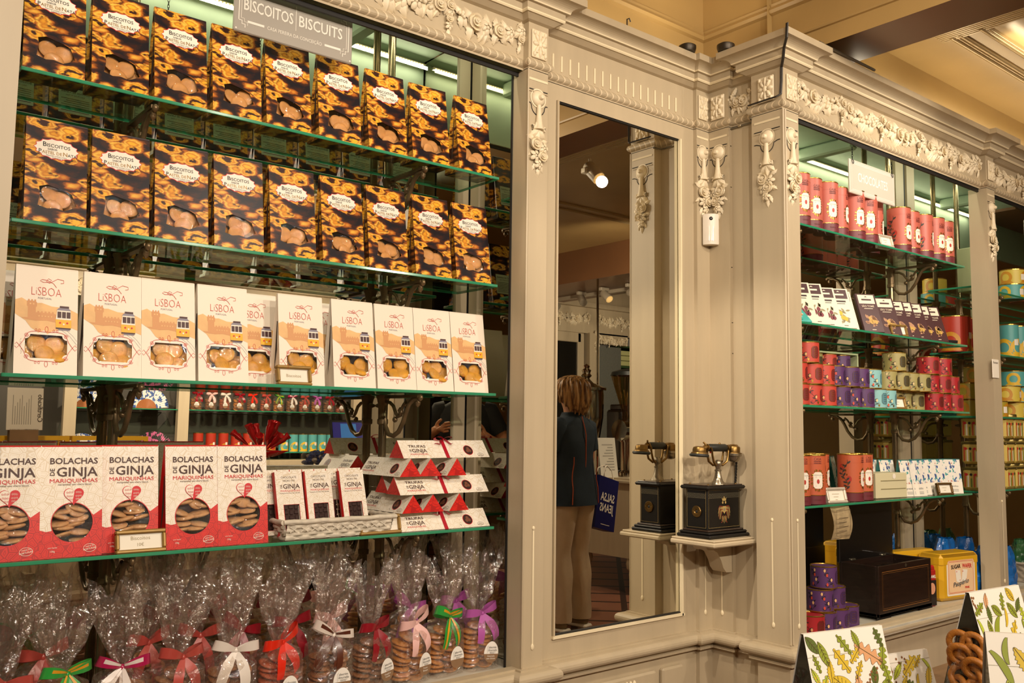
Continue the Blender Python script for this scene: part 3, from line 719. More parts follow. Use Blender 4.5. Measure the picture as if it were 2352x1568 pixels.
def make_tram_box(seed):
    w, h, d = .121, .228, .072
    t = thing('biscuit_box', 'x', 'biscuit box', None)
    U0, U1, V0, V1 = .020, .101, .034, .084; r = .010; hole = []
    for cx, cy, a0, a1 in ((U0, V0, 90, 0), (U1, V0, 180, 90), (U1, V1, 270, 180), (U0, V1, 360, 270)):
        for k in range(5):
            a = rad(a0 + (a1 - a0) * k / 4); hole.append((cx + r * cos(a), cy + r * sin(a)))
    hole = hole[::1]
    b = MB(); M, L = carton(b, w, h, d, [hole], 0, 0, 0, 1); b.build('carton', [cardc, dark_in], t, smooth=0)
    b = MB(); W = .0004
    b.poly([(0, .155), (.012, .160), (.03, .150), (.05, .152), (.07, .146), (.10, .145), (w, .135), (w, .098), (.105, .104), (.09, .098), (.07, .092), (.062, .086), (.056, .094), (.045, .088), (.030, .098), (.02, .112), (0, .125)], (), 0, M, W)
    tower = [(.012, .118), (.024, .119), (.024, .142), (.022, .144), (.022, .154), (.024, .155), (.024, .158), (.027, .158), (.027, .155), (.030, .155), (.030, .158), (.033, .158), (.033, .155), (.036, .155), (.036, .158), (.039, .158), (.039, .154), (.041, .152), (.041, .144), (.039, .142), (.039, .131)]
    for i in range(5): tower += [(.042 + i * .007, .131), (.042 + i * .007, .134), (.0455 + i * .007, .134), (.0455 + i * .007, .131)]
    tower += [(.078, .129), (.078, .112), (.06, .115), (.04, .113), (.02, .115)]
    b.poly(tower, (), 1, M, W * 2)
    for i in range(5): b.rect(.044 + i * .006, .122, .0465 + i * .006, .1245, 0, M, W * 3)
    for i in range(2): b.rect(.027 + i * .006, .147, .030 + i * .006, .150, 0, M, W * 3)
    # tram
    b.poly([(.078, .101), (.108, .101), (.108, .118), (.106, .140), (.080, .140), (.077, .118)], (), 3, M, W * 3); b.poly([(.0775, .119), (.1075, .119), (.106, .140), (.080, .140)], (), 6, M, W * 4)
    b.poly([(.079, .139), (.107, .139), (.103, .144), (.083, .144)], (), 5, M, W * 5); b.rect(.085, .1445, .103, .1485, 4, M, W * 4)
    for u in (.0805, .0895, .0985): b.rect(u, .1225, u + .0075, .136, 4, M, W * 5)
    b.disc((.086, .112), .002, 7, M, W * 5); b.disc((.100, .112), .002, 7, M, W * 5); b.disc((.093, .109), .002, 6, M, W * 5)
    b.rect(.078, .0985, .107, .1015, 4, M, W * 4); b.poly([(.082, .096), (.106, .096), (.104, .0985), (.084, .0985)], (), 5, M, W * 3)
    b.stroke([(.09, .096), (.105, .085), (w - .001, .066)], .0006, 5, M, W); b.stroke([(.10, .096), (.112, .085), (w - .001, .074)], .0006, 5, M, W)
    # lettering
    u = .030
    for ch, s, dv in (('L', .026, 0), ('i', .024, .001), ('S', .027, 0), ('B', .027, 0), ('O', .027, 0), ('A', .025, 0)):
        g = text_geo(ch, -.022); ww = g[2] * s * .72; b.text(ch, u, .168 + dv, s, 2, M, W * 3, 'L', -.022, sx=.72); u += ww + .0022
    b.text('PORTUGAL', .056, .1605, .0052, 5, M, W * 3)
    b.stroke([(.078, .188), (.072, .196), (.060, .202), (.050, .203), (.046, .200), (.052, .197), (.064, .198), (.068, .203), (.062, .206), (.058, .200), (.064, .196), (.08, .207), (.092, .205), (.092, .199), (.086, .198)], .0009, 2, M, W * 3)
    # red scroll frame
    o = .007; fr = []
    for cx, cy, a0, a1 in ((U0 - .002, V0 - .002, 80, 10), (U1 + .002, V0 - .002, 170, 100), (U1 + .002, V1 + .002, 260, 190), (U0 - .002, V1 + .002, 350, 280)):
        pass
    cu, cv = (U0 + U1) / 2, (V0 + V1) / 2; hw, hh = (U1 - U0) / 2, (V1 - V0) / 2
    for su in (-1, 1):
        for sv in (-1, 1):
            P = [(0, 1.24), (.25, 1.24), (.45, 1.28), (.72, 1.22), (.86, 1.12), (.98, .80), (1.06, .45), (1.2, .12), (1.25, 0)]
            b.stroke([(cu + su * a * hw, cv + sv * c * hh) for a, c in P], .0009, 2, M, W * 3)
            b.stroke(spiral(cu + su * hw * .93, cv + sv * hh * .93, .0048, 0, 1.6, 14, su * sv), .0008, 2, M, W * 3)
            for q in (.34, .5): b.stroke(loopc(cu + su * q * hw, cv + sv * (1.24 * hh + .0035), .0018, .0024, 10), .0007, 2, M, W * 3)
            b.stroke([(cu + su * 1.25 * hw, cv), (cu + su * 1.38 * hw, cv + sv * .006), (cu + su * 1.46 * hw, cv + sv * .002)], .0008, 2, M, W * 3)
    for sv in (-1, 1): b.stroke(loopc(cu, cv + sv * (1.24 * hh + .006), .003, .006, 14), .0008, 2, M, W * 3)
    b.build('printed_art', [orangewash, tanink, thinred, yel, brn, greyi, white, redink], t, smooth=0)
    b = MB(); b.poly(hole, (), 0, M, -.0006); b.build('window_film', film, t, smooth=0)
    # wrapping scrolls on the left side
    b = MB()
    for s in (-1, 1):
        q = T((s * (w / 2 + .0006 - .006), 0, 0)) @ Rz(90 * s) @ FRONT
        b.stroke(spiral(.022 * 1, .060, .010, 1.2, 1.2), .0009, 0, q, .0); b.stroke(spiral(.03, .045, .006, 4, 1.3), .0009, 0, q, .0)
    b.build('side_scrolls', thinred, t, smooth=0)
    fill_biscuits(t, D_GOLD, [(.032, .080, .036, 8, 8), (.062, .082, .037, 6, 0), (.092, .078, .036, 8, -10), (.028, .048, .026, 14, 25), (.098, .050, .027, 12, -25), (.046, .066, .0175, 12, 10), (.080, .064, .018, 10, -8), (.060, .044, .0105, 22, 3), (.086, .040, .012, 50, -6)], w, h, d, seed)
    return t
src = make_tram_box(9)
X3 = [(.444, 2.064), (.576, 2.064), (.697, 2.066), (.824, 2.066), (.928, 2.13), (1.029, 2.075), (1.172, 2.066), (1.302, 2.07), (1.424, 2.068), (1.548, 2.068)]
for i, (x, y) in enumerate(X3):
    place(src, T((x, y, S1[2] + .0002)) @ Rz(RN.uniform(-1.5, 1.5) if i != 4 else 0), 'cream box with yellow tram print, third shelf, ' + (nth(i, 10) + ' of the ten' if i != 4 else 'set back, fifth of the ten'), 'cream tram boxes on the third shelf', 90 + i, i == 0)
for j, (x, y) in enumerate([(.405, 2.165), (1.125, 2.166), (1.545, 2.166)]):
    place(src, T((x, y, S1[2] + .0002)), 'cream tram box in the back row of the third shelf, ' + ['far left', 'middle', 'right end'][j], 'cream tram boxes in the back row', 190 + j, False)
# ------------------------------------------------------------- sour cherry biscuit boxes
def lace_mat(name, c0, c1, sc=60):
    m, N, L, p = nodes(name)
    tc = N.new('ShaderNodeTexCoord'); v = N.new('ShaderNodeTexVoronoi'); v.feature = 'DISTANCE_TO_EDGE'; v.inputs['Scale'].default_value = sc; L.new(tc.outputs['Object'], v.inputs['Vector'])
    r = ramp(N, [(.0, c1), (.035, c1), (.055, c0), (.16, c0), (.175, c1), (.20, c1), (.215, c0)]); L.new(v.outputs['Distance'], r.inputs[0]); L.new(r.outputs[0], p.inputs['Base Color']); p.inputs['Roughness'].default_value = .4
    return m
lace_w = lace_mat('lace_white', '#f4ebdc', '#e2d2b8'); lace_r = lace_mat('lace_red', '#d8261c', '#b31a16')
redcard = mat('red_card', '#cf1f1c', .4); brownink = mat('ink_brown', '#4a2a22', .5)
def heart(cx, cy, s, n=40):
    P = []
    for i in range(n):
        a = 2 * pi * i / n; P.append((cx + s * 16 * sin(a) ** 3 / 17, cy + s * (13 * cos(a) - 5 * cos(2 * a) - 2 * cos(3 * a) - cos(4 * a)) / 17))
    return P
def ginja_logo(b, M, u, v, s, mi_dark, mi_red, W, top=None, top2=None):
    """stacked title block, s = full width"""
    if top: b.text(top, u, v + s * .42, s * .19, mi_dark, M, W, width=s, bold=.016)
    b.text('GINJA', u + s * .07, v + s * .14, s * .29, mi_dark, M, W, width=s * .86, bold=.012)
    b.text('DE', u - s * .405, v + s * .24, s * .135, mi_dark, M, W, rot=90, bold=.01)
    b.text('MARIQUINHAS', u, v, s * .125, mi_red, M, W, width=s)
def make_ginja_box(seed):
    w, h, d = .121, .229, .074
    t = thing('biscuit_box', 'x', 'biscuit box', None)
    c = (.062, .071); R = .0405; hole = [(c[0] + R * cos(2 * pi * k / 36), c[1] + R * sin(2 * pi * k / 36)) for k in range(36)]
    b = MB(); M, L = carton(b, w, h, d, [hole], 0, 2, 0, 1)
    W = .0004; ov = [c[0] - .0405, c[1]]
    # red lower part around the window
    arcp = [(c[0] + (R + .0005) * cos(a), c[1] + (R + .0005) * sin(a)) for a in [pi + .35 + (2 * pi - .0 - pi - .35 - (-.45)) * k / 24 for k in range(25)]]
    red = [(0, .058)] + [(.012, .054), (.022, .0555)] + arcp + [(.104, .085), (w, .097), (w, 0), (0, 0)]
    b.poly(red, (), 3, M, W)
    b.ring(c, R + .0012, .0016, 2, M, W * 2, 40)
    b.build('carton', [lace_w, dark_in, redcard, lace_r], t, smooth=0)
    b = MB(); ginja_logo(b, M, .064, .154, .094, 0, 1, W * 3, 'BOLACHAS'); b.text('mariquinhas sour cherry biscuit', .066, .1485, .0055, 0, M, W * 3, width=.066)
    H = heart(.064, .127, .021)
    b.poly(H, (), 1, M, W * 3); b.poly([(min(x, .0638 + .15 * (y - .127)), y) for x, y in heart(.064, .127, .0195)], (), 2, M, W * 4)
    rr = random.Random(3)
    for k in range(8): b.stroke(spiral(.064 - .0035 - (k % 3) * .0045, .133 - (k // 3) * .0075, .0026, k, 1.4, 8), .0005, 1, M, W * 6)
    for k in range(8): b.stroke(spiral(.064 + .005 + (k % 3) * .004, .133 - (k // 3) * .007, .0024, k, 1.4, 8), .0004, 2, M, W * 6)
    b.ring((.097, .017), .0125, .0007, 2, M, W * 3, 30, .0085); b.text('MADE IN', .097, .019, .0042, 2, M, W * 3, rot=10); b.text('PORTUGAL', .0975, .0135, .0050, 2, M, W * 3, rot=10, bold=.01)
    b.text('peso líquido', .025, .020, .0036, 2, M, W * 3); b.text('130g', .025, .012, .0052, 2, M, W * 3)
    b.build('printed_art', [brownink, redink, white], t, smooth=0)
    b = MB(); b.disc(c, R - .0003, 0, M, -.0006, 36); b.build('window_film', film, t, smooth=0)
    a = math.atan2(d / 2 - .003, h)
    rr = random.Random(seed)
    for col, x in ((0, -.018), (1, .018)):
        for k in range(5):
            v = .040 + k * .0135 + rr.uniform(-.002, .002); put(D_BROWN, 'biscuit', t, T((c[0] - w / 2 + x + rr.uniform(-.003, .003), v * sin(a) + .022, v * cos(a))) @ Rx(rr.uniform(-18, 22)) @ Ry(rr.uniform(-14, 14)))
    put(D_BROWN, 'biscuit', t, T((c[0] - w / 2 + .006, .031, .099)) @ Rx(60) @ Ry(15))
    return t
src = make_ginja_box(2)
for i, x in enumerate([.392, .513, .636, .768, .888]):
    place(src, T((x, 2.066 if i != 2 else 2.085, S1[3] + .0002)) @ Rz([0, 0, -2, 1.5, -.5][i]), 'white and red sour cherry biscuit box, %s of the lowest shelf five' % nth(i, 5), 'sour cherry biscuit boxes in the front row', 300 + i, i == 0)
# ------------------------------------------------------------- price frames
frame_gold = mat('frame_gold', '#9c7a3e', .4, metal=.35, var=.15, vscale=40); clearside = mat('frame_side', '#c9bfae', .2, coat=.5)
def price_frame(M, w, h, lines, lb, fm=None, inky=None):
    t = thing('price_frame', lb, 'price sign', M, 'price frames'); q = T((-w / 2, 0, 0)) @ Rx(-14) @ FRONT; k = min(w, h) * .17
    b = MB()
    for u0, v0, u1, v1 in ((0, 0, w, k), (0, h - k, w, h), (0, k, k, h - k), (w - k, k, w, h - k)):
        b.bbox(((u0 + u1) / 2, (v0 + v1) / 2, -.006), (u1 - u0, v1 - v0, .016), .0025, 0, q)
    b.build('frame', fm or frame_gold, t)
    b = MB(); b.rect(k * .8, k * .8, w - k * .8, h - k * .8, 0, q, -.006)
    for i, (s, sz) in enumerate(lines):
        if s[0] == '-': b.rect(w / 2 - len(s) * .006, h / 2 + .004 - i * .010, w / 2 + len(s) * .006, h / 2 + .0055 - i * .010, 1, q, -.0055); continue
        b.text(s, w / 2, h / 2 + (len(lines) / 2 - .75 - i) * sz * 1.3, sz, 1, q, -.0055)
    b.build('price_card', [mat('price_paper', '#f2ead8', .6), mat('price_ink', '#a3926c', .5)], t, smooth=0)
    b = MB(); b.box((w / 2, h * .35, -.022), (w * .9, h * .7, .012), 0, q); b.build('clear_block', clearside, t)
    return t
price_frame(T((1.0, 2.056, S1[2])), .092, .050, [('Biscoitos', .011)], 'small gold price frame reading Biscoitos in front of the tram boxes')
price_frame(T((.653, 2.055, S1[3])), .107, .050, [('Biscoitos', .0115), ('10€', .010)], 'gold price frame reading Biscoitos and ten euros, by the sour cherry boxes')
price_frame(T((1.262, 2.066, S1[3])), .125, .050, [('Trufas de Ginja', .011), ('10€', .009)], 'gold price frame for truffles, beside the white woven basket')
# ------------------------------------------------------------- hanging sign
signw = mat('sign_grey', '#a8a196', .3, coat=.3); signlt = mat('sign_letter', '#efe9dc', .4)
def hang_sign(M, w, h, fn, lb, chain=.12, edge=None):
    t = thing('hanging_sign', lb, 'sign', M); q = T((-w / 2, 0, 0)) @ FRONT
    b = MB(); b.bbox((w / 2, h / 2, -.004), (w, h, .008), .002, 0, q); fn(b, q, w, h); b.build('board', [edge or signw, signlt if not edge else mat('sign_bright', '#fbf7ee', .4)], t, smooth=0)
    b = MB()
    for u in (w * .06, w * .94):
        b.tube([(u - w / 2 + .006 * cos(a), -.002 + .002 * sin(a), h - .008 + .009 * sin(a)) for a in [k * pi / 5 for k in range(11)]], .0012, 6)
        for k in range(int(chain / .009)):
            mm = T((u - w / 2, 0, h + .004 + k * .009)) @ Rz(90 * (k % 2)); b.tube([(.003 * cos(a), 0, .0062 * sin(a)) for a in [j * pi / 4 for j in range(9)]], .0009, 5, 0, mm)
    b.build('chain', mat('chain_black', '#2a2622', .4, metal=.7), t)
    return t
def sg1(b, q, w, h):
    W = .0006
    for o, tk in ((.012, .0022), (.018, .0012)):
        c = .016; P = [(o, o + c), (o, h - o - c), (o + c * .5, h - o - c), (o + c * .5, h - o - c * .5), (o + c, h - o - c * .5), (o + c, h - o), (w - o - c, h - o), (w - o - c, h - o - c * .5), (w - o - c * .5, h - o - c * .5), (w - o - c * .5, h - o - c), (w - o, h - o - c), (w - o, o + c), (w - o - c * .5, o + c), (w - o - c * .5, o + c * .5), (w - o - c, o + c * .5), (w - o - c, o)]
        b.stroke(P, tk, 1, q, W); b.stroke([(o, o + c), (o + c * .5, o + c), (o + c * .5, o + c * .5), (o + c, o + c * .5), (o + c, o)], tk, 1, q, W)
    b.text('BISCOITOS', w * .275, h * .44, .040, 1, q, W, width=w * .40, bold=.01); b.rect(w * .497, h * .33, w * .501, h * .82, 1, q, W); b.text('BISCUITS', w * .715, h * .44, .040, 1, q, W, width=w * .38, bold=.01)
    b.rect(.034, h * .20, w * .24, h * .245, 1, q, W); b.rect(w * .75, h * .20, w - .034, h * .245, 1, q, W)
    b.text('CASA PEREIRA DA CONCEIÇÃO', w * .495, h * .185, .0125, 1, q, W, width=w * .46)
    for u in (.006, w - .006):
        for v in (.006, h - .006): b.disc((u, v), .0022, 1, q, W, 10)
hang_sign(T((.957, 2.035, 2.200)), .318, .128, sg1, 'grey BISCOITOS BISCUITS board hanging over the top shelf', .20)
# ============================================================= basket, chocolate packs, truffles, cookie bags
wick = mat('white_wicker', '#d8cdb9', .6, var=.18, vscale=60)
def basket(M, w, d, h, lb, m=None, rim='basket_rim'):
    t = thing('woven_basket', lb, 'basket', M); m = m or wick
    b = MB(); tp = .12
    def side(p0, p1, out):
        p0 = Vector(p0); p1 = Vector(p1); L = (p1 - p0).length; nx = max(8, int(L / .004)); nz = 21
        def fn(u, v):
            q = p0 + (p1 - p0) * u; row = int(v * 4.999); ph = pi * L * u / .021 + (row % 2) * pi
            bul = .0028 * sin(ph) + .0016 * abs(sin(v * 5 * pi))
            o = Vector(out) * (bul + tp * h * v * 2)
            return (q.x + o.x + (u - .5) * 0, q.y + o.y, h * v)
        b.grid(fn, nx, nz)
    x, y = w / 2, d
    side((-x, 0, 0), (x, 0, 0), (0, -1, 0)); side((x, 0, 0), (x, y, 0), (1, 0, 0)); side((x, y, 0), (-x, y, 0), (0, 1, 0)); side((-x, y, 0), (-x, 0, 0), (-1, 0, 0))
    b.box((0, y / 2, .003), (w, d, .004)); b.build('weave', m, t, smooth=60)
    e = tp * h * 2; R = MB(); c = [(-x - e, -e), (x + e, -e), (x + e, y + e), (-x - e, y + e)]; pts = []
    for i in range(4):
        a, q = Vector(c[i]), Vector(c[(i + 1) % 4])
        for k in range(12): p = a + (q - a) * (k / 12); pts.append((p.x, p.y, h + .001 * sin(k * 2)))
    pts.append(pts[0]); R.tube(pts, .0062, 8); R.build(rim, m, t, smooth=60)
    b = MB()
    for k in range(int(w / .028)):
        u = -x + .018 + k * .028; b.stroke([(u - .010, h * .45), (u + .010, h * .75)], .003, 0, T((0, -h * .16 - .003, 0)) @ FRONT); b.stroke([(u + .010, h * .45), (u - .010, h * .75)], .003, 0, T((0, -h * .16 - .0036, 0)) @ FRONT)
    b.build('cross_stitches', m, t, smooth=0)
    return t
basket(T((1.142, 2.072, S1[3] + .0003)), .295, .115, .044, 'white woven basket of chocolate packs on the lowest shelf')
choc = mat('dark_chocolate', '#3a2520', .5, var=.1, vscale=30, spec=.3)
def make_choc_pack():
    w, h, d = .078, .158, .014
    t = thing('chocolate_pack', 'x', 'chocolate', None); W = .0004
    b = MB(); hole = [(.018, .012), (.062, .012), (.062, .075), (.018, .075)]; q = T((-w / 2, 0, 0)) @ FRONT
    b.poly([(0, 0), (w, 0), (w, h), (0, h)], [hole], 0, q); b.box((0, d / 2 + .0045, h / 2), (w, d - .009, h), 0); b.quad((-w / 2, 0, 0), (-w / 2, d, 0), (-w / 2, d, h), (-w / 2, 0, h), 1); b.quad((w / 2, d, 0), (w / 2, 0, 0), (w / 2, 0, h), (w / 2, d, h), 1)
    b.quad((-w / 2, 0, h), (w / 2, 0, h), (w / 2, d, h), (-w / 2, d, h), 0); b.quad((-w / 2, 0, 0), (-w / 2, d, 0), (w / 2, d, 0), (w / 2, 0, 0), 0)
    b.build('sleeve', [lace_w, redcard], t, smooth=0)
    b = MB(); b.text('CHOCOLATE', w / 2, .141, .0075, 0, q, W); b.text('NEGRO 70%', w / 2, .133, .0065, 0, q, W); ginja_logo(b, q, w / 2 + .002, .1075, .056, 0, 1, W); b.text('mariquinhas sour cherry dark chocolate', w / 2, .103, .0038, 0, q, W, width=.058)
    b.stroke([(.0175, .0115), (.0625, .0115), (.0625, .0755), (.0175, .0755)], .0012, 1, q, W, True); b.build('printed_art', [brownink, redink], t, smooth=0)
    b = MB(); rr = random.Random(4)
    b.box((.0, .0052, .0435), (.044, .002, .063))
    for i in range(3):
        for j in range(5):
            g = (i + j) % 2; b.bbox((-.0147 + i * .0147, .0030, .018 + j * .0128), (.0125 if g else .009, .0035, .009 if g else .0118), .0015)
    b.build('chocolate_block', choc, t)
    return t
src = make_choc_pack(); z = S1[3] + .009
CP = [(1.030, 2.096, 14, 7), (1.112, 2.099, 13, 8), (1.210, 2.097, 14, 9)] + [(.985, 2.118, 12, 6)] + [(1.02 + i * .019, 2.140 + (i % 2) * .004 - .0, 9, -30) for i in range(9)]
CP = CP[:4] + [(1.025 + .036 * i, 2.145, 10, 10) for i in range(7)]
CL = ['left one of the three front packs', 'middle one of the three front packs', 'right one of the three front packs', 'tucked behind the left front pack'] + ['back row, ' + nth(i, 7) for i in range(7)]
for i, (x, y, a, r) in enumerate(CP):
    M = T((x, y + .003 * i if i > 3 else y, z)) @ Rz(r) @ Rx(-a)
    lb = 'sour cherry chocolate pack in the basket, ' + CL[i]
    if i == 0: src.matrix_world = M; src['label'] = lb; src['group'] = 'chocolate packs in the basket'
    else: dup(src, M, lb, 'chocolate packs in the basket')
# truffle prisms
def truffle_art(b, q, L, s):
    W = .0005
    ginja_logo(b, q, -L * .31, .0105, .058, 0, 1, W, 'TRUFAS'); b.disc((L * .27, s * .42), .0165, 1, q, W); b.disc((L * .27, s * .42), .0150, 3, q, W * 1.5)
    for dx, dy in ((-.004, -.003), (.005, -.002), (0, .005)): b.disc((L * .27 + dx, s * .42 + dy), .0052, 4, q, W * 2, 12)
    b.ring((L * .40, .009), .011, .0006, 0, q, W, 24, .006); b.text('MADE IN', L * .40, .0095, .003, 0, q, W); b.text('PORTUGAL', L * .40, .0055, .0035, 0, q, W); b.text('75g', L * .17, .008, .004, 0, q, W)
def make_truffle(L, bow, s=.070, h=.0475):
    t = thing('truffle_box', 'x', 'truffle box', None); b = MB()
    tri = [(0, 0, 0), (0, s, 0), (0, s / 2, h)]
    A = [(-L / 2, y, z) for _, y, z in tri]; B = [(L / 2, y, z) for _, y, z in tri]
    b.quad(A[0], B[0], B[2], A[2], 0); b.quad(B[1], A[1], A[2], B[2], 0); b.quad(A[1], B[1], B[0], A[0], 0); b.add(A, [(0, 2, 1)], 1); b.add(B, [(0, 1, 2)], 1)
    b.build('carton', [lace_w, lace_r], t, smooth=0)
    b = MB(); a = math.atan2(s / 2, h); q = Matrix.Rotation(-a, 4, 'X') @ FRONT; truffle_art(b, q, L, math.hypot(h, s / 2))
    q2 = T((0, s, 0)) @ Rz(180) @ Matrix.Rotation(-a, 4, 'X') @ FRONT; truffle_art(b, q2, L, math.hypot(h, s / 2))
    b.build('printed_art', [brownink, redink, white, choc, mat('truffle_brown', '#7a4630', .6)], t, smooth=0)
    if bow:
        b = MB(); e = .0012; Y = s / 2
        for k in (-1,):
            P = [(-.006, -e, 0), (-.006, Y, h + e), (-.006, s + e, 0)]
            for i in range(2): b.quad(P[i], (P[i][0] + .012, P[i][1], P[i][2]), (P[i + 1][0] + .012, P[i + 1][1], P[i + 1][2]), P[i + 1])
        b.build('ribbon_band', mat('ribbon_red', '#b3142a', .3, coat=.4), t, smooth=0)
        bw = MB(); ribbon_bow(bw, (0, Y - .004, h + .003), .030, .009, (.030, .035), flatten=True); bw.build('ribbon_bow', MATS['ribbon_red'], t, smooth=60)
    return t
def ribbon(b, pts, wd, mi=0, M=None, wdir=None):
    P = [Vector(p) for p in pts]; vs = []; n = len(P)
    for i, p in enumerate(P):
        w = wd[i] if isinstance(wd, (list, tuple)) else wd
        d = Vector(wdir(i / (n - 1)) if callable(wdir) else wdir).normalized() * w / 2
        vs += [tuple(p - d), tuple(p), tuple(p + d)]
    fs = []
    for i in range(n - 1):
        for k in range(2): fs.append((3 * i + k, 3 * i + k + 1, 3 * i + 4 + k, 3 * i + 3 + k))
    b.add(vs, fs, mi, M)
def ribbon_bow(b, c, L, wd, tails, seed=0, flatten=False, mi2=0):
    """two loops, two tails and a knot"""
    r = random.Random(seed); c = Vector(c)
    for s in (-1, 1):
        up = r.uniform(.1, .55) if not flatten else .1; P = []
        for k in range(13):
            a = k / 12 * 2 * pi; x = L * .5 * (1 - cos(a)) ; y = -.34 * L * sin(a) * (1 if not flatten else .3); zz = up * x + .18 * L * sin(a) * (1 if flatten else .4)
            P.append(c + Vector((s * x, y - .004, zz)))
        W = [wd * (.35 + .65 * min(1, (1 - cos(k / 12 * 2 * pi)) / 1.2)) for k in range(13)]
        ribbon(b, P, W, 0, None, lambda t, s=s: (-.25 * s, -.25 if not flatten else -.9, 1 if not flatten else .3))
        ta = r.uniform(.25, .75); P = []
        for k in range(9):
            t = k / 8; P.append(c + Vector((s * ta * tails[0] * (t + .25 * sin(t * 3)), -.008 - .020 * sin(t * 2.2) if not flatten else -.004, -tails[1] * t if not flatten else -.012 * t + .006 * sin(t * 5))))
        if flatten: P = [c + Vector((s * (tails[0] * (k / 8)), -.010 + .008 * sin(k * .9), .004 * sin(k) - .016 * (k / 8))) for k in range(9)]
        W = [wd * (.4 + .6 * min(1, k / 3)) for k in range(9)]
        ribbon(b, P, W, mi2, None, lambda t, s=s: (1, -.35 + .5 * t, .4 * s) if not flatten else (0, -1, .4))
    b.ell(tuple(c + Vector((0, -.006, 0))), (wd * .30, wd * .28, wd * .30), 0, None, 8, 6)
z0 = S1[3] + .0004; lay = [.0, .048, .0965, .1445, .1930]
srcL = make_truffle(.30, True); srcS = make_truffle(.205, False)
first = {True: True, False: True}
def put_tr(big, M, lb):
    s = srcL if big else srcS; g = 'truffle boxes stacked lengthwise' if big else 'truffle boxes stacked end-on'
    if first[big]: s.matrix_world = M; s['label'] = lb; s['group'] = g; first[big] = False
    else: dup(s, M, lb, g)
put_tr(True, T((1.47, 2.068, z0)) @ Rz(0), 'long white truffle box at the base of the pyramid stack, front')
put_tr(True, T((1.47, 2.142, z0)), 'long white truffle box at the base of the pyramid stack, back')
put_tr(True, T((1.466, 2.068, z0 + lay[2])) @ Rz(1), 'long white truffle box in the middle layer of the stack, front')
put_tr(True, T((1.476, 2.142, z0 + lay[2])), 'long white truffle box in the middle layer of the stack, back')
put_tr(True, T((1.483, 2.085, z0 + lay[4])) @ Rz(2), 'long white truffle box with red bow on top of the stack')
for li, nm in ((1, 'lower'), (3, 'upper')):
    for i, x in enumerate((1.345, 1.42, 1.495)):
        put_tr(False, T((x + .035 + (.01 if li == 1 else 0), 2.172, z0 + lay[li])) @ Rz(90 + [2, -3, 3][i]), 'red-ended truffle box facing forward, %s of the %s three' % (['left', 'middle', 'right'][i], nm))
# ------------------------------------------------------------- cellophane bags of cookies
cello = clear_mat('cellophane', '#fdfaf7', .20, .09, bump=1., bscale=30, haze=.02, hazecol='#f4ece4')
cook = [mat('cookie_amber', '#d08a3e', .5, var=.3, vscale=70, bump=.2, bscale=200), mat('cookie_dark', '#a06a40', .55, var=.3, vscale=70, bump=.25, bscale=200), mat('cookie_red', '#c4603c', .55, var=.3, vscale=70, bump=.2, bscale=200)]
D_COOK = [biscuit_mesh(.0262, .0098, m, 'cookie') for m in cook]
def satin(nm, c): return mat('satin_' + nm, c, .28, coat=.3, spec=.7)
BOWC = {'dusty_red': ('#b4483f', None), 'green_gold': ('#2f9a3e', '#d99a1e'), 'magenta_white': ('#b01650', '#eaded6'), 'white': ('#ebe1d6', None), 'scarlet': ('#e02a12', None), 'white_brown': ('#e9ddd0', '#5a2d1c'), 'crimson': ('#8f0f20', None), 'pale_pink': ('#eebfb8', None), 'purple': ('#b45aa8', None)}
def bow_data(key, seed):
    c = BOWC[key]; b = MB(); ribbon_bow(b, (0, -.004, 0), .052, .024, (.05, .075), seed, mi2=1 if c[1] and key != 'green_gold' else 0)
    if c[1]:
        b2 = MB(); ribbon_bow(b2, (0, -.0055, .003), .050, .010 if key != 'green_gold' else .007, (.052, .078), seed)
        b.add(b2.v, b2.f, 1)
    o = b.build('ribbon_bow', [satin(key, c[0]), satin(key + '_two', c[1] or c[0])], smooth=60); d = o.data; bpy.data.objects.remove(o); return d
def cello_data(seed, H=.30):
    r = random.Random(seed); b = MB(); nu, nv = 44, 30; ph = [r.uniform(0, 6.28) for _ in range(6)]; lean = (r.uniform(-.02, .02), r.uniform(-.015, .015))
    def fn(u, v):
        a = 2 * pi * u; z = v * H; zb = .120; zn = .150
        ca, sa = cos(a), sin(a); k = (abs(ca) ** 5 + abs(sa) ** 5) ** (-1 / 5)
        if z < zb: q = 1.; rr = .0535 * k; ry = .044 * k
        elif z < zn:
            q = (z - zb) / (zn - zb); s = q * q * (3 - 2 * q); rr = .0535 * k * (1 - s) + .011 * s; ry = .044 * k * (1 - s) + .010 * s
        else:
            q = (z - zn) / (H - zn); rr = .011 + .045 * q ** .75; ry = .010 + .032 * q ** .8
        pl = (sin(a * 7 + ph[0] + z * 18) * .5 + sin(a * 12 + ph[1] - z * 25) * .35 + sin(a * 19 + ph[2]) * .25)
        am = .002 if z < zb else .004 if z < zn else .004 + .013 * min(1, q * 1.2)
        nz = noise.noise(Vector((ca * 3 + seed, sa * 3, z * 22))) * (.002 if z < zb else .012)
        rr += pl * am + nz; ry += pl * am * .8 + nz
        t = max(0, z - zn); zz = z
        if v > .93: zz += (sin(a * 4 + ph[3]) * .018 + sin(a * 9 + ph[4]) * .014) * (v - .93) / .07
        return (rr * ca + lean[0] * t * 6 * t * 8, ry * sa + lean[1] * t * 20 * t, zz + .0015)
    b.grid(fn, nu, nv, 0, None, True); o = b.build('cellophane', cello, smooth=24); d = o.data; bpy.data.objects.remove(o); return d
CELLO = [cello_data(i, h) for i, h in enumerate((.29, .31, .28, .30))]
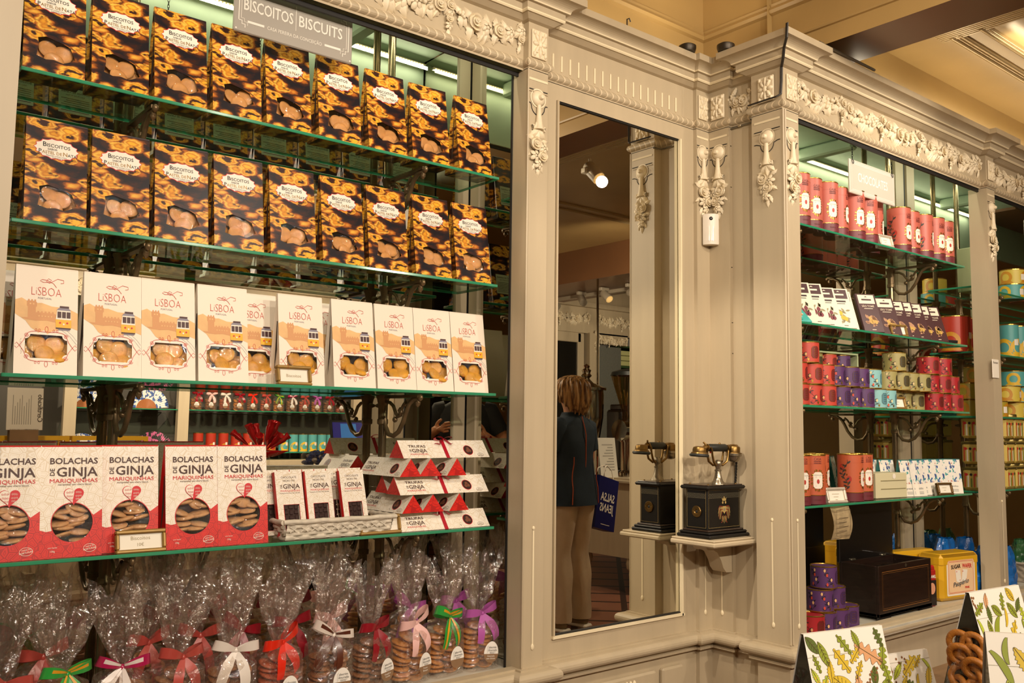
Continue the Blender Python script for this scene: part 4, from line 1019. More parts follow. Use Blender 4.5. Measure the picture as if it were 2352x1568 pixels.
def sticker_data(flavour):
    b = MB(); q = FRONT; P = [(.0235 * cos(a) * (1 - .10 * sin(a)), .0285 * sin(a)) for a in [2 * pi * k / 36 for k in range(36)]]
    b.poly(P, (), 0, q, 0); lo = [p for p in P if p[1] < -.006]; lo = [(.0235 * .98, -.006)] + sorted([p for p in lo], key=lambda p: -p[0]) + [(-.0235 * .98, -.006)]
    lo = [p for p in P if p[1] <= -.0045]; lo.sort(key=lambda p: math.atan2(p[1] + .0045, p[0])); b.poly(lo, (), 1, q, .0003)
    b.text('alecrim', .003, .010, .0085, 2, q, .0006); b.text('dourado', .004, .0025, .0085, 2, q, .0006); b.rect(-.006, -.0005, .014, .0001, 2, q, .0006); b.text('Bolachas', .003, -.004, .0042, 2, q, .0006)
    for i, s in enumerate(flavour): b.text(s, 0, -.0125 - i * .0065, .0062, 0, q, .0006)
    for k in range(5): b.stroke([(-.014, -.003 + k * .004), (-.010 - .002 * (k % 2), .001 + k * .004)], .0006, 3, q, .0006)
    o = b.build('sticker', [mat('sticker_white', '#efe9e0', .5), mat('sticker_brown', '#8a6a4c', .5), ink, mat('ink_grey', '#8d8a84', .6)], smooth=0); d = o.data; bpy.data.objects.remove(o); return d
STK = [sticker_data(f) for f in (('Gengibre', 'Canela'), ('Frutos', 'Bosque'), (), ('Caramelo', 'sem Glúten'))]
def make_cookie_bag(n=8):
    t = thing('cookie_bag', 'x', 'cookie bag', None)
    put(CELLO[0], 'cellophane', t, I4)
    for s in (-1, 1):
        for k in range(n): put(D_COOK[0], 'cookie', t, T((s * .0250, 0, .010 + k * .0128)) @ Rx(8) @ Ry(s * -6))
    put(D_COOK[0], 'cookie', t, T((0, -.005, .012 + n * .0128)) @ Rx(25) @ Ry(8))
    put(bow_data('white', 0), 'ribbon_bow', t, T((0, -.012, .150))); put(STK[0], 'sticker', t, T((.014, -.0505, .052)))
    return t
cb0 = make_cookie_bag(); cb_first = True; BD = {}
def cookie_bag(M, col, kind, lb, grp, seed, stk=True, sticker_x=.012):
    global cb_first
    if cb_first: o = cb0; o.matrix_world = M; o['label'] = lb; o['group'] = grp; cb_first = False
    else: o = dup(cb0, M, lb, grp)
    rr = random.Random(seed); key = (col, seed % 3)
    if key not in BD: BD[key] = bow_data(col, seed % 3 + 1)
    for c in list(o.children):
        nm = c.name.split('.')[0]
        if nm == 'cellophane': c.data = CELLO[seed % 4]; c.matrix_basis = Rz(rr.choice((0, 180)))
        elif nm == 'cookie':
            c.data = D_COOK[kind]; c.matrix_basis = T((rr.uniform(-.003, .003), rr.uniform(-.004, .004), 0)) @ cb0_local[c.name.split('.')[0]][len([0])] if False else T((rr.uniform(-.002, .002), rr.uniform(-.004, .004), 0)) @ c.matrix_basis @ Rx(rr.uniform(-7, 9)) @ Ry(rr.uniform(-8, 8))
        elif nm == 'ribbon_bow': c.data = BD[key]; c.matrix_basis = T((rr.uniform(-.006, .006), -.014, .150)) @ Rz(rr.uniform(-14, 14)) @ Ry(rr.uniform(-12, 12))
        elif nm == 'sticker':
            if stk: c.data = STK[seed % 4]; c.matrix_basis = T((sticker_x, -.0515, .048)) @ Rz(rr.uniform(-4, 4)) @ Ry(rr.uniform(-6, 6))
            else: bpy.data.objects.remove(c)
    return o
FB = [('dusty_red', 1, 'dusty red bow'), ('green_gold', 0, 'green and gold striped bow'), ('magenta_white', 1, 'magenta and white striped bow'), ('dusty_red', 1, 'dusty red bow, fourth from the left'), ('white', 1, 'glossy white bow'), ('scarlet', 2, 'bright scarlet bow'), ('white_brown', 1, 'white and brown edged bow'), ('crimson', 1, 'dark crimson bow'), ('pale_pink', 0, 'pale pink bow'), ('green_gold', 0, 'small green and gold bow at the right'), ('purple', 0, 'purple bow at the right end')]
XB = [.40, .512, .632, .754, .874, .996, 1.128, 1.248, 1.362, 1.478, 1.592]
zf = .5985
for i, (col, kd, d) in enumerate(FB):
    cookie_bag(T((XB[i], 2.085 + (.008 if i % 2 else 0), zf)) @ Rz([0, 5, -4, 3, -3, 4, 0, 14, 12, 6, -5][i]), col, kd, ('cellophane cookie bag on the cabinet floor with ' + d) if i else 'cellophane cookie bag with dusty red bow at the far left of the floor', 'cookie bags in the front row', i + 1, True, [.012, 0, .01, .005, .0, .006, .012, .018, .016, .012, .016][i])
BB = [('dusty_red', .715, 'dusty red'), ('dusty_red', .83, 'dusty red'), ('crimson', 1.07, 'crimson'), ('pale_pink', 1.18, 'pale pink'), ('purple', 1.29 + .13, 'purple'), ('purple', 1.585, 'purple'), ('dusty_red', .50, 'dusty red'), ('crimson', .94, 'crimson')]
for j, (col, x, d) in enumerate(BB):
    xs = sorted(b[1] for b in BB); i = xs.index(x)
    cookie_bag(T((x, 2.19, zf)) @ Rz(RN.uniform(-8, 8)) @ Sc(.95, .85, 1.12), col, 1 if j % 2 else 0, 'back-row cellophane cookie bag with %s bow, %s' % (d, nth(i, 8)), 'cookie bags in the back row', 30 + j, False)
# ============================================================= corner shelf, antique telephone, sensor, cables
t = thing('corner_shelf', 'pale sage bracket shelf in the wall corner carrying the antique telephone', 'shelf', (0, 0, 0))
b = MB()
def slab(x0, x1, y0, y1, z0, z1): b.bbox(((x0 + x1) / 2, (y0 + y1) / 2, (z0 + z1) / 2), (x1 - x0, y1 - y0, z1 - z0), .004)
slab(2.293, 2.508, 1.803, 1.983, .902, .917); slab(2.300, 2.508, 1.810, 1.983, .917, .9235)
b.build('board', paint_s, t)
b = MB(); P = [(0, 0), (.13, 0), (.135, -.010), (.125, -.022), (.095, -.024), (.075, -.034), (.055, -.062), (.045, -.085), (.03, -.10), (0, -.102)]
q = T((2.507, 1.90, .902)) @ Rz(180) @ Rx(90); b.prism(P, .055, 0, T((2.507, 1.955, .902)) @ Rz(180) @ Rx(90) @ T((0, 0, -.055))); b.build('bracket', paint_s, t)
woodblk = mat('black_lacquer', '#120f0c', .42, spec=.35, var=.2, vscale=40); edgew = mat('worn_black_wood', '#33241a', .3, var=.35, vscale=40, coat=.3)
brass = mat('old_brass', '#86693a', .32, metal=.9, var=.25, vscale=40); nickel = mat('old_nickel', '#a39883', .25, metal=.9, var=.2, vscale=30); bak = mat('black_grip', '#1d1f1c', .45)
X0, X1p, Y0, Y1p = 2.334, 2.503, 1.862, 1.950; cx, cy = (X0 + X1p) / 2, (Y0 + Y1p) / 2; zb = .9238
t = thing('antique_telephone', 'antique black and brass telephone with crest, on the corner shelf', 'telephone', (cx, cy, zb)); w, d = X1p - X0, Y1p - Y0
b = MB(); ex = .020
b.bbox((0, 0, .0055), (w + .018 + ex, d + .05, .011), .004); b.bbox((0, 0, .0155), (w + .028, d + .036, .009), .004); b.bbox((0, 0, .0225), (w + .014, d + .018, .007), .003, 1); b.build('plinth', [woodblk, edgew], t)
b = MB(); b.bbox((0, 0, .090), (w, d, .130), .002); b.build('case', woodblk, t)
b = MB(); W = .0006
for q, ww in ((T((-w / 2, -d / 2, .026)) @ FRONT, w), (T((-w / 2, d / 2, .026)) @ Rz(-90) @ FRONT, d)):
    b.stroke([(.006, .006), (ww - .006, .006), (ww - .006, .124), (.006, .124)], .0008, 0, q, W, True)
    n = int(ww / .0045)
    for i in range(n):
        for j in range(4): b.disc((.006 + (i + .5 * (j % 2)) * (ww - .012) / n + .002, .100 + j * .0042), .0011, 1, q, W, 6)
u = w * .50; q = T((-w / 2, -d / 2, .026)) @ FRONT @ T((u, .062, 0)) @ Sc(1.3, 1.3, 1) @ T((-u, -.066, 0))
# crowned double-winged crest in gilt strokes
for s in (-1, 1):
    for k in range(7):
        a = rad(20 + k * 17); L = .030 - k * .0012; x0, y0 = u + s * .004, .073 - k * .002
        b.stroke([(x0, y0), (x0 + s * L * .55 * cos(a - .9), y0 + .004 - L * .25 * sin(a)), (x0 + s * (.010 + .010 * cos(a - .4)), y0 - L * sin(a) * 1.05 + .004)], lambda t: .0024 * (1 - t * .6), 0 if k % 3 else 2, q, W)
    b.disc((u + s * .0055, .083), .0032, 0, q, W, 10); b.stroke([(u + s * .003, .052), (u + s * .008, .036), (u + s * .012, .034)], .0016, 2, q, W)
b.poly([(u - .007, .087), (u - .009, .095), (u - .004, .092), (u, .099), (u + .004, .092), (u + .009, .095), (u + .007, .087)], (), 0, q, W); b.poly([(u - .006, .074), (u + .006, .074), (u + .006, .062), (u, .055), (u - .006, .062)], (), 0, q, W * 2); b.disc((u, .066), .0034, 1, q, W * 3, 12)
for k in range(5): b.stroke([(u + (k - 2) * .0035, .050), (u + (k - 2) * .0045, .032 + abs(k - 2) * .003)], lambda t: .002 * (1 - .5 * t), 0, q, W)
b.build('gilt_decoration', [mat('gilt_ink', '#b0965a', .45), mat('silver_ink', '#857c66', .5), mat('crest_red', '#8a3a26', .5)], t, smooth=0)
b = MB(); b.bbox((0, 0, .1585), (w + .028, d + .028, .011), .005, 0); b.bbox((0, 0, .1655), (w + .012, d + .012, .004), .0015, 1); b.build('lid', [woodblk, edgew], t)
b = MB()
for i in (-1, 1):
    for j in (-1, 1): b.ell((i * w * .42, j * d * .42, .168), (.004, .004, .003))
b.build('lid_screw', brass, t)
b = MB(); M = T((-w / 2, -.002, .082)) @ Ry(-90); b.lathe([(.006, 0), (.006, .001), (.017, .001), (.018, .0), (.0185, .003), (.017, .0045), (.008, .0045), (.006, .002)], 24, 0, M)
for s in (-1, 1): b.ell((-w / 2 - .004, s * .012 - .002, .082), (.0015, .0022, .0022))
b.build('keyhole_plate', brass, t)
b = MB(); b.ell((-w / 2 - .001, -.002, .082), (.002, .0058, .0058)); b.build('keyhole', blackgap, t)
b = MB(); M = T((w / 2, -.012, .070)) @ Ry(90)
b.lathe([(.012, 0), (.012, .006), (.006, .007), (.006, .016), (.009, .018)], 16, 0, M); b.build('crank_boss', nickel, t)
hx, hy = -.012, -.030; hz = .1675
b = MB(); b.lathe([(.024, 0), (.023, .004), (.016, .012), (.012, .024), (.0095, .038), (.009, .042), (.011, .043), (.011, .047), (.008, .048), (.008, .054), (.012, .060), (.0135, .067), (.012, .074), (.007, .079)], 20, 0, T((hx, hy, hz))); b.build('cradle_stem', nickel, t)
b = MB()
for s in (-1, 1):
    for dy in (-.010, .010):
        b.tube([(hx, hy, hz + .066), (hx + s * .018, hy + dy * .5, hz + .062), (hx + s * .034, hy + dy, hz + .074), (hx + s * .040, hy + dy, hz + .094), (hx + s * .042, hy + dy, hz + .112), (hx + s * .047, hy + dy, hz + .120)], [.0048, .0044, .004, .0036, .0034, .0032], 8)
b.build('cradle_fork', brass, t)
h = bpy.data.objects.new('handset', None); COL.objects.link(h); h.parent = t; h.location = (hx - .004, hy, hz + .112); h.rotation_euler = (0, rad(2), rad(-4))
hm = MB(); hm.tube([(-.042, 0, .004), (-.036, 0, .005), (.036, 0, .007), (.042, 0, .007)], [.009, .0125, .0125, .009], 14); hm.build('grip', bak, h)
b = MB(); b.tube([(-.042, 0, .004), (-.055, 0, .006), (-.066, 0, .0)], [.0075, .0085, .007], 10); b.tube([(.042, 0, .007), (.055, 0, .010), (.064, 0, .008)], [.0075, .0085, .008], 10)
for x in (-.048, .046): b.tube([(x - .002, 0, .005), (x + .002, 0, .005)], .012, 12)
b.tube([(-.05, .0, .012), (-.058, .006, .022)], .003, 8); b.ell((.012, 0, .018), (.004, .004, .005)); b.build('neck_fittings', brass, h)
b = MB(); M = T((-.082, 0, -.014)) @ Ry(2)
b.lathe([(.020, .018), (.022, .012), (.022, .004), (.026, .002), (.0275, -.002)], 24, 0, M); b.lathe([(0, .022), (.012, .022), (.019, .019), (.020, .018)], 24, 0, M); b.build('earpiece', brass, h)
b = MB(); b.lathe([(.0275, -.002), (.031, -.004), (.0315, -.008), (.028, -.0115), (.01, -.012), (0, -.012)], 24, 0, M); b.build('ear_cup', bak, h)
b = MB(); M = T((.080, 0, -.006)); b.lathe([(0, .026), (.012, .025), (.016, .020), (.020, .018), (.0215, .014), (.0215, .0), (.0265, -.002), (.027, -.004)], 24, 0, M); b.build('mouthpiece', brass, h)
b = MB(); b.lathe([(.027, -.004), (.027, -.012), (.022, -.014), (.021, -.022), (.015, -.030), (.006, -.033), (0, -.0335)], 24, 0, M); b.build('mouth_cup', nickel, h)
b = MB(); b.box((-.030, 0, -.008), (.005, .004, .010)); b.build('red_tab', mat('tab_red', '#a8301c', .4), h)
# braided cord
P0 = Vector((.092, hy + .004, hz + .095)); P1 = Vector((w / 2 + .012, .010, .075)); b = MB(); N_ = 60
for st in (0, pi):
    pts = []
    for k in range(N_ + 1):
        u = k / N_; p = P0.lerp(P1, u) + Vector((.010 * sin(pi * u), 0, -.02 * sin(pi * u)))
        pts.append(p + Vector((.0022 * cos(u * 75 + st), .0022 * sin(u * 75 + st), 0)))
    b.tube(pts, .0019, 6)
b.build('braided_cord', mat('cord_black', '#1f1c18', .6), t)
# motion sensor across the corner
t = thing('motion_sensor', 'white motion sensor mounted across the corner above the telephone', 'sensor', T((2.486, 1.961, 1.902)) @ Rz(-45))
b = MB(); prof = [(-.027, .02), (-.027, -.006)] + [(-.024 + .048 * k / 10, -.008 - .007 * sin(pi * k / 10)) for k in range(11)] + [(.027, -.006), (.027, .02)]
vs = []; n = len(prof)
for z, s in ((0, .96), (.004, 1), (.102, 1), (.107, .95)): vs += [(x * s, y * (s if y < 0 else 1), z) for x, y in prof]
fs = [(r * n + i, r * n + i + 1, (r + 1) * n + i + 1, (r + 1) * n + i) for r in range(3) for i in range(n - 1)] + [tuple(range(n))[::-1], tuple(3 * n + i for i in range(n))]
b.add(vs, fs); b.build('housing', mat('sensor_white', '#e6dccb', .35), t)
b = MB()
def lens(u, v): a = pi * u; return (-.018 + .036 * u, -.0105 - .0055 * sin(a) - .0005, .012 + v * (.036 + .018 * sin(a)))
b.grid(lens, 11, 8); b.build('lens_window', mat('sensor_lens', '#efe6d6', .12, coat=.5), t)
b = MB(); b.ell((0, -.0150, .090), (.0065, .002, .0065), 0, None, 14, 6); b.build('eye', mat('sensor_eye', '#16120f', .15), t)
# cables
cab = mat('grey_cable', '#6e6654', .5); dkc = mat('dark_cable', '#2a241d', .5)
def cable(pts, r, lb, m, clips=(), clipdir=(-1, 0, 0)):
    t = thing('wall_cable', lb, 'cable'); P = [Vector(p) for p in pts]
    b = MB(); b.tube(P, r, 6); b.tube([p + Vector((0, .005, 0)) if abs(clipdir[0]) else p + Vector((.005, 0, 0)) for p in P], r * .8, 6); b.build('cord', m, t)
    if clips:
        for c in clips: b = MB(); b.bbox((0, 0, 0), (.010, .014, .007), .002); o = b.build('clip', nickel, t); o.location = c
    return t
cable([(2.523, 1.905, 2.29)] + [(2.523, 1.905 + .0012 * sin(k * 1.7), 2.27 - k * .09) for k in range(15)] + [(2.523, 1.906, .96)], .0026, 'grey cable clipped down the wall beside the corner pilaster', cab, [(2.522, 1.907, z) for z in (2.245, 2.10, 1.82, 1.63, 1.525, 1.16)])
cable([(2.521, 1.897, 2.305), (2.521, 1.84, 2.306), (2.519, 1.80, 2.305), (2.484, 1.788, 2.306)], .0026, 'grey cable clipped along under the rope moulding by the pier', cab, [(2.520, 1.86, 2.306)])
cable([(2.403, 1.588, 2.545), (2.405, 1.592, 2.50), (2.44, 1.625, 2.487), (2.452, 1.637, 2.46), (2.482, 1.664, 2.445), (2.483, 1.666, 2.40), (2.481, 1.668, 2.356), (2.472, 1.68, 2.348), (2.470, 1.72, 2.347), (2.470, 1.785, 2.346)], 0.0030, 'dark cable running down the pier corner from the cornice', dkc)
cable([(2.60, 1.60, 2.541), (2.75, 1.605, 2.542), (2.95, 1.603, 2.541)], .005, 'grey cable lying along the cornice top under the brown beam', cab, (), (0, 1, 0))
for i, (x, y) in enumerate(((2.33, 1.93), (2.42, 1.84))):
    b = MB(); b.lathe([(.026, 0), (.030, .012), (.030, .020), (.02, .026), (.0, .027)], 18, 0, T((x, y, 2.537))); tag(b.build('cornice_uplight', mat('uplight_dark', '#3a3124', .4, metal=.5), smooth=50), 'small dark lamp can on the cornice top, %s of the corner pair' % ('left', 'right')[i], 'lamp')
b = MB(); b.tube([(2.03, 1.925, 2.535), (2.03, 1.925, 2.560), (2.04, 1.925, 2.566), (2.046, 1.925, 2.556)], .0022, 6); tag(b.build('hook', dkc), 'tiny dark hook on the cornice above the mirror', 'hook')
# ============================================================= chocolates cabinet (bays two and three)
cab_shell('chocolates', 2.60, 7.0, 2.02, 1.70)
m = thing('cabinet_mirror', 'silvered back of the chocolates cabinet, behind the tins and tubes', 'mirror', (2.5, 2.02, .6))
b = MB(); b.quad((0, 0, 0), (4.6, 0, 0), (4.6, 0, 1.93), (0, 0, 1.93)); b.build('back_pane', mir, m)
b = MB()
for x in (1.335, 1.435): b.box((x + .06, -.006, .965), (.07, .012, 1.93))
b.box((1.445, -.003, .965), (.012, .008, 1.93), 1); b.build('mullion', paint_s[:1] + [blackgap], m)
led_strip(2.62, 5.3, 1.735, 2.508, 'row of warm diodes along the top of the chocolates cabinet')
b = MB(); b.box((3.275, 1.699, 2.304), (1.38, .008, .014)); b.box((4.7, 1.699, 2.304), (1.38, .008, .014)); struct(b.build('trim_openings', blackgap))
S2 = [1.977, 1.6375, 1.355, 1.017]; S3 = [1.905, 1.62, 1.34, 1.02]
for i, z in enumerate(S2): shelf(2.60, 3.925, 1.745, 1.95, z, ['topmost', 'second from top', 'third from top', 'lowest'][i] + ' glass shelf in the chocolates cabinet', 'chocolates cabinet shelves')
for i, z in enumerate(S3): shelf(4.02, 5.5, 1.75, 1.955, z, ['topmost', 'second from top', 'third from top', 'lowest'][i] + ' glass shelf in the far right cabinet bay', 'far right bay shelves')
for k, (x, zs, nm) in enumerate(((2.735, S2, 'left one in the chocolates cabinet'), (3.714, S2, 'right one in the chocolates cabinet'), (4.348, S3, 'in the far right cabinet bay'))):
    pole(x, 1.965, zs, 'bronze shelf pole with scroll brackets, ' + nm, 'chocolates cabinet poles')
# ------------------------------------------------------------- tins and tubes
rimg = mat('tin_rim_gold', '#c9a04a', .22, metal=.9); 
def cyl(r, a0=0., off=.0004):
    """maps u (arc length, 0 = front), v height onto a cylinder of radius r"""
    def f(u, v, w=0.): a = -pi / 2 + a0 + u / r; return Vector(((r + off + w) * cos(a), (r + off + w) * sin(a), v))
    return f
def leafs(b, q, pts, L, mi, w):
    for (u, v, a) in pts:
        P = []
        for k in range(9):
            t = k / 8; P.append((L * t, L * .20 * sin(pi * t)))
        for k in range(7, 0, -1): t = k / 8; P.append((L * t, -L * .20 * sin(pi * t)))
        ca, sa = cos(rad(a)), sin(rad(a)); b.poly([(u + x * ca - y * sa, v + x * sa + y * ca) for x, y in P], (), mi, q, w)
def octo(cu, cv, w, h, c): return [(cu - w, cv - h + c), (cu - w + c, cv - h), (cu + w - c, cv - h), (cu + w, cv - h + c), (cu + w, cv + h - c), (cu + w - c, cv + h), (cu - w + c, cv + h), (cu - w, cv + h - c)]
def cfill(b, pts, q, mi, w=0., nu=8, nv=9):
    """convex outline filled with a grid so that it hugs a curved surface"""
    v0 = min(p[1] for p in pts); v1 = max(p[1] for p in pts); rows = []
    for j in range(nv + 1):
        v = v0 + (v1 - v0) * min(.9999, max(.0001, j / nv)); us = []
        for i in range(len(pts)):
            (a, c), (d, e) = pts[i], pts[(i + 1) % len(pts)]
            if (c - v) * (e - v) <= 0 and abs(c - e) > 1e-9: us.append(a + (d - a) * (v - c) / (e - c))
        rows.append([(min(us) + (max(us) - min(us)) * i / nu, v, w) for i in range(nu + 1)])
    vs = [p for r in rows for p in r]; m = nu + 1
    b.add(vs, [(j * m + i, j * m + i + 1, (j + 1) * m + i + 1, (j + 1) * m + i) for j in range(nv) for i in range(nu)], mi, q)
def fine(poly_pts, n=4):
    out = []
    for i in range(len(poly_pts)):
        a, c = poly_pts[i], poly_pts[(i + 1) % len(poly_pts)]
        for k in range(n): out.append((a[0] + (c[0] - a[0]) * k / n, a[1] + (c[1] - a[1]) * k / n))
    return out
def tube_pack(nm, colr, band, twist, H=.183, R=.045, gold_w=True, vinecol='#3d3a34', pod='#c2453a', big=False, lbl=None):
    t = thing('chocolate_tube', 'x', 'chocolate tube', None); q = cyl(R, twist - rad(46))
    b = MB(); b.lathe([(R - .001, 0), (R, .001), (R, .032)], 32, 1); b.lathe([(R, .032), (R, H - .030), (R + .0005, H - .030), (R + .0005, H - .003)], 32, 0)
    b.build('canister', [colr, band], t, smooth=40)
    b = MB(); b.lathe([(R + .0008, H - .003), (R + .0015, H - .001), (R + .0008, H + .001), (R - .002, H + .001), (R - .003, H - .002), (0, H - .002)], 32, 0); b.build('lid', rimg, t, smooth=40); b = MB(); b.lathe([(R + .0012, .0305), (R + .0012, .0325)], 32); b.build('gold_band', rimg, t)
    b = MB()
    if gold_w:
        rr = random.Random(3)
        for k in range(26):
            a = 2 * pi * k / 26; leafs(b, q, [(.0165 * cos(a), .082 + .030 * sin(a), math.degrees(a) + rr.uniform(-35, 35))], .010, 2, .0002)
    cfill(b, octo(0, .082, .0165, .028, .007), q, 0, .0005)
    b.text('CHOCOLATE', 0, .098, .0048, 1, q, .0008); b.rect(-.008, .0925, .008, .0940, 1, q, .0008); b.disc((0, .078), .005, 3, q, .0008, 12, .008); b.rect(-.008, .0625, .008, .0635, 1, q, .0008)
    b.text('CASA', 0, .150, .013, 4, q, .0004, width=.026); [b.rect(-.013 + k * .0033, v, -.0108 + k * .0033, v + .004, 4, q, .0004) for v in (.144, .138) for k in range(8)]; [b.rect(-.012 + k * .004, .014, -.0095 + k * .004, .0185, 4, q, .0004) for k in range(6)]
    # vine on the side
    for off in (-.075, .075):
        P = [(off + .010 * sin(k * .55), .036 + k * .0075) for k in range(16)]; b.stroke(P, .0016, 1, q, .0003)
        for k in range(14): leafs(b, q, [(P[k][0], P[k][1], (40 if k % 2 else 140) + (k * 37) % 30)], .017, 1, .0004)
        for k in (4, 9): b.disc((off + .014 * (1 if k == 4 else -1), .045 + k * .0085), .009, 3, q, .0002, 14, .012)
        for k in range(6): b.disc((off + .012 * sin(k * 2.3), .05 + k * .015), .0022, 2, q, .0005, 8, .0042)
    b.build('printed_wrap', [white, mat('vine_ink', vinecol, .5), rimg, mat('pod_red', '#b8392e', .5), mat('tube_lettering', '#6b2b2a', .5)], t, smooth=0)
    return t
terra = mat('terracotta_pink', '#bd5f4e', .45); terrao = mat('terracotta_orange', '#c2603c', .45); maroon = mat('maroon_band', '#6e2b33', .45)
TW = tube_pack('a', terra, maroon, rad(18)); SRC = {}
def spawn(key, src, M, lb, grp):
    if key not in SRC: SRC[key] = src; src.matrix_world = M; src['label'] = lb; src['group'] = grp; return src
    return dup(src, M, lb, grp)
TA = [2.742, 2.839, 2.926, 3.018, 3.111, 3.20, 3.318, 3.402, 3.489, 3.580, 3.665, 3.755, 3.843, 3.905]
TA = [2.748, 2.839, 2.927, 3.019, 3.111, 3.202, 3.318, 3.478, 3.57, 3.662, 3.754, 3.846]
TY = [1.79, 1.80, 1.79, 1.805, 1.79, 1.79, 1.83, 1.80, 1.81, 1.80, 1.795, 1.80]
for i, x in enumerate(TA): spawn('tube', TW, T((x, TY[i], S2[0] + .0003)) @ Rz([12, 8, 6, 42, 8, -6, 50, 22, 24, 48, 12, 4][i]), 'terracotta chocolate tube with gilt label, %s on the top shelf' % nth(i, 12), 'terracotta tubes on the top shelf')
for j, x in enumerate((3.40, 3.245)): spawn('tube', TW, T((x, 1.893 - .003 * j, S2[0] + .0003)) @ Rz(60), 'terracotta chocolate tube standing behind the small price frame, ' + ('right', 'left')[j], 'terracotta tubes behind the price frame')
silv = mat('frame_silver', '#d8cdbb', .35, metal=.3)
price_frame(T((3.302, 1.755, S2[0])) @ Rz(-6), .085, .050, [('--', 0), ('-', 0)], 'small pale price frame on the top shelf of the chocolates cabinet', silv)
# ------------------------------------------------------------- small cocoa tins
def tin(colr, lab, ink_c, pods, H=.072, R=.0435):
    t = thing('cocoa_tin', 'x', 'tin', None); q = cyl(R, rad(-20))
    b = MB(); b.lathe([(R, .002), (R, H - .002)], 30); b.build('can', colr, t, smooth=40)
    b = MB(); b.lathe([(R - .002, 0), (R + .0012, 0), (R + .0012, .0025), (R, .003)], 30); b.build('rim', rimg, t, smooth=40); b = MB(); b.lathe([(R, H - .003), (R + .0012, H - .0025), (R + .0012, H), (R - .001, H + .001), (R - .003, H - .003), (0, H - .004)], 30); b.build('rim', rimg, t, smooth=40)
    b = MB(); cfill(b, octo(0, H * .5, .0155, .021, .007), q, 0, .0003)
    oc = fine(octo(0, H * .5, .0142, .0195, .0065), 3); b.stroke(oc, .0006, 2, q, .0006, True)
    for k in range(4): b.stroke([(-.007 + j * .0018, H * .66 - k * .0075 + .0014 * ((j * 7 + k * 3) % 3 - 1)) for j in range(9)], .0011, 2, q, .0006)
    rr = random.Random(8)
    for off in (-.088, -.045, .045, .088):
        P = [(off + .009 * sin(k * .9), .006 + k * .0085) for k in range(8)]; b.stroke(P, .0011, 1, q, .0002)
        for k in range(7): leafs(b, q, [(P[k][0], P[k][1], (35 if k % 2 else 145) + rr.uniform(-20, 20))], .012, 1, .0003)
        for k in range(4):
            cu, cv = off + rr.uniform(-.014, .014), .014 + k * .015; b.disc((cu, cv), .0034, 3 + (k % 2), q, .0005, 12, .0055)
    b.poly([(-.028, .006), (-.024, .006), (-.0225, .014), (-.0295, .014)], (), 2, q, .0004); b.stroke([(-.0295, .0145), (-.026, .021), (-.0225, .0145)], .0008, 2, q, .0004)
    b.build('printed_wrap', [lab, mat('leaf_ink_' + ink_c.strip('#'), ink_c, .5), rimg, mat('pod_' + pods[0].strip('#'), pods[0], .5), mat('pod_' + pods[1].strip('#'), pods[1], .5)], t, smooth=0)
    return t
TINS = {'coral': tin(mat('tin_coral', '#c8493a', .4), mat('lab_coral', '#7b2b2a', .4), '#3a2c2a', ('#b82f2a', '#e8b878')), 'purple': tin(mat('tin_purple', '#5b3868', .4), mat('lab_purple', '#452a55', .4), '#241c2c', ('#cf4a34', '#e4b47c')),
        'blue': tin(mat('tin_blue', '#8cc0c0', .4), mat('lab_blue', '#5c8f98', .4), '#3d4a48', ('#d8562e', '#ecd9a0')), 'olive': tin(mat('tin_olive', '#a59a62', .4), mat('lab_olive', '#4c4630', .4), '#3a3628', ('#b85a4c', '#d8c08a')),
        'crimson': tin(mat('tin_crimson', '#a82329', .4), mat('lab_crimson', '#6c1a20', .4), '#3a1a1c', ('#c83a32', '#d89a6a'))}
z = S2[2] + .0003; hh = .0735
LAY = {'coral': ([(2.735, 0), (2.822, 0), (2.905, 0), (2.735, 1), (2.822, 1), (2.905, 1), (2.80, 2)], 'coral red'), 'purple': ([(2.998, 0), (3.086, 0), (3.163, 0), (2.975, 1), (3.062, 1), (3.14, 1)], 'purple'),
       'blue': ([(3.252, 0), (3.335, 0), (3.228, 1)], 'pale blue'), 'olive': ([(3.44, 0), (3.528, 0), (3.615, 0), (3.345, 1), (3.432, 1), (3.52, 1), (3.60, 1), (3.405, 2)], 'olive'),
       'crimson': ([(3.705, 0), (3.792, 0), (3.88, 0), (3.69, 1), (3.777, 1), (3.864, 1), (3.675, 2), (3.80, 2)], 'crimson')}
LV = ['bottom', 'second', 'third']
for c, (L, nm) in LAY.items():
    for lv in (0, 1, 2):
        row = [p for p in L if p[1] == lv]
        for i, (x, _) in enumerate(row):
            spawn(c, TINS[c], T((x, 1.797 + (.006 if (i + lv) % 2 else 0) + (.035 if (c == 'olive' and lv == 0) else 0), z + lv * hh)) @ Rz([14, 40, 6, 30][(i + lv) % 4]), '%s cocoa tin in the %s row of its stack, %s' % (nm, LV[lv], nth(i, len(row)) if len(row) > 1 else 'alone on top'), nm + ' cocoa tins on the third shelf')
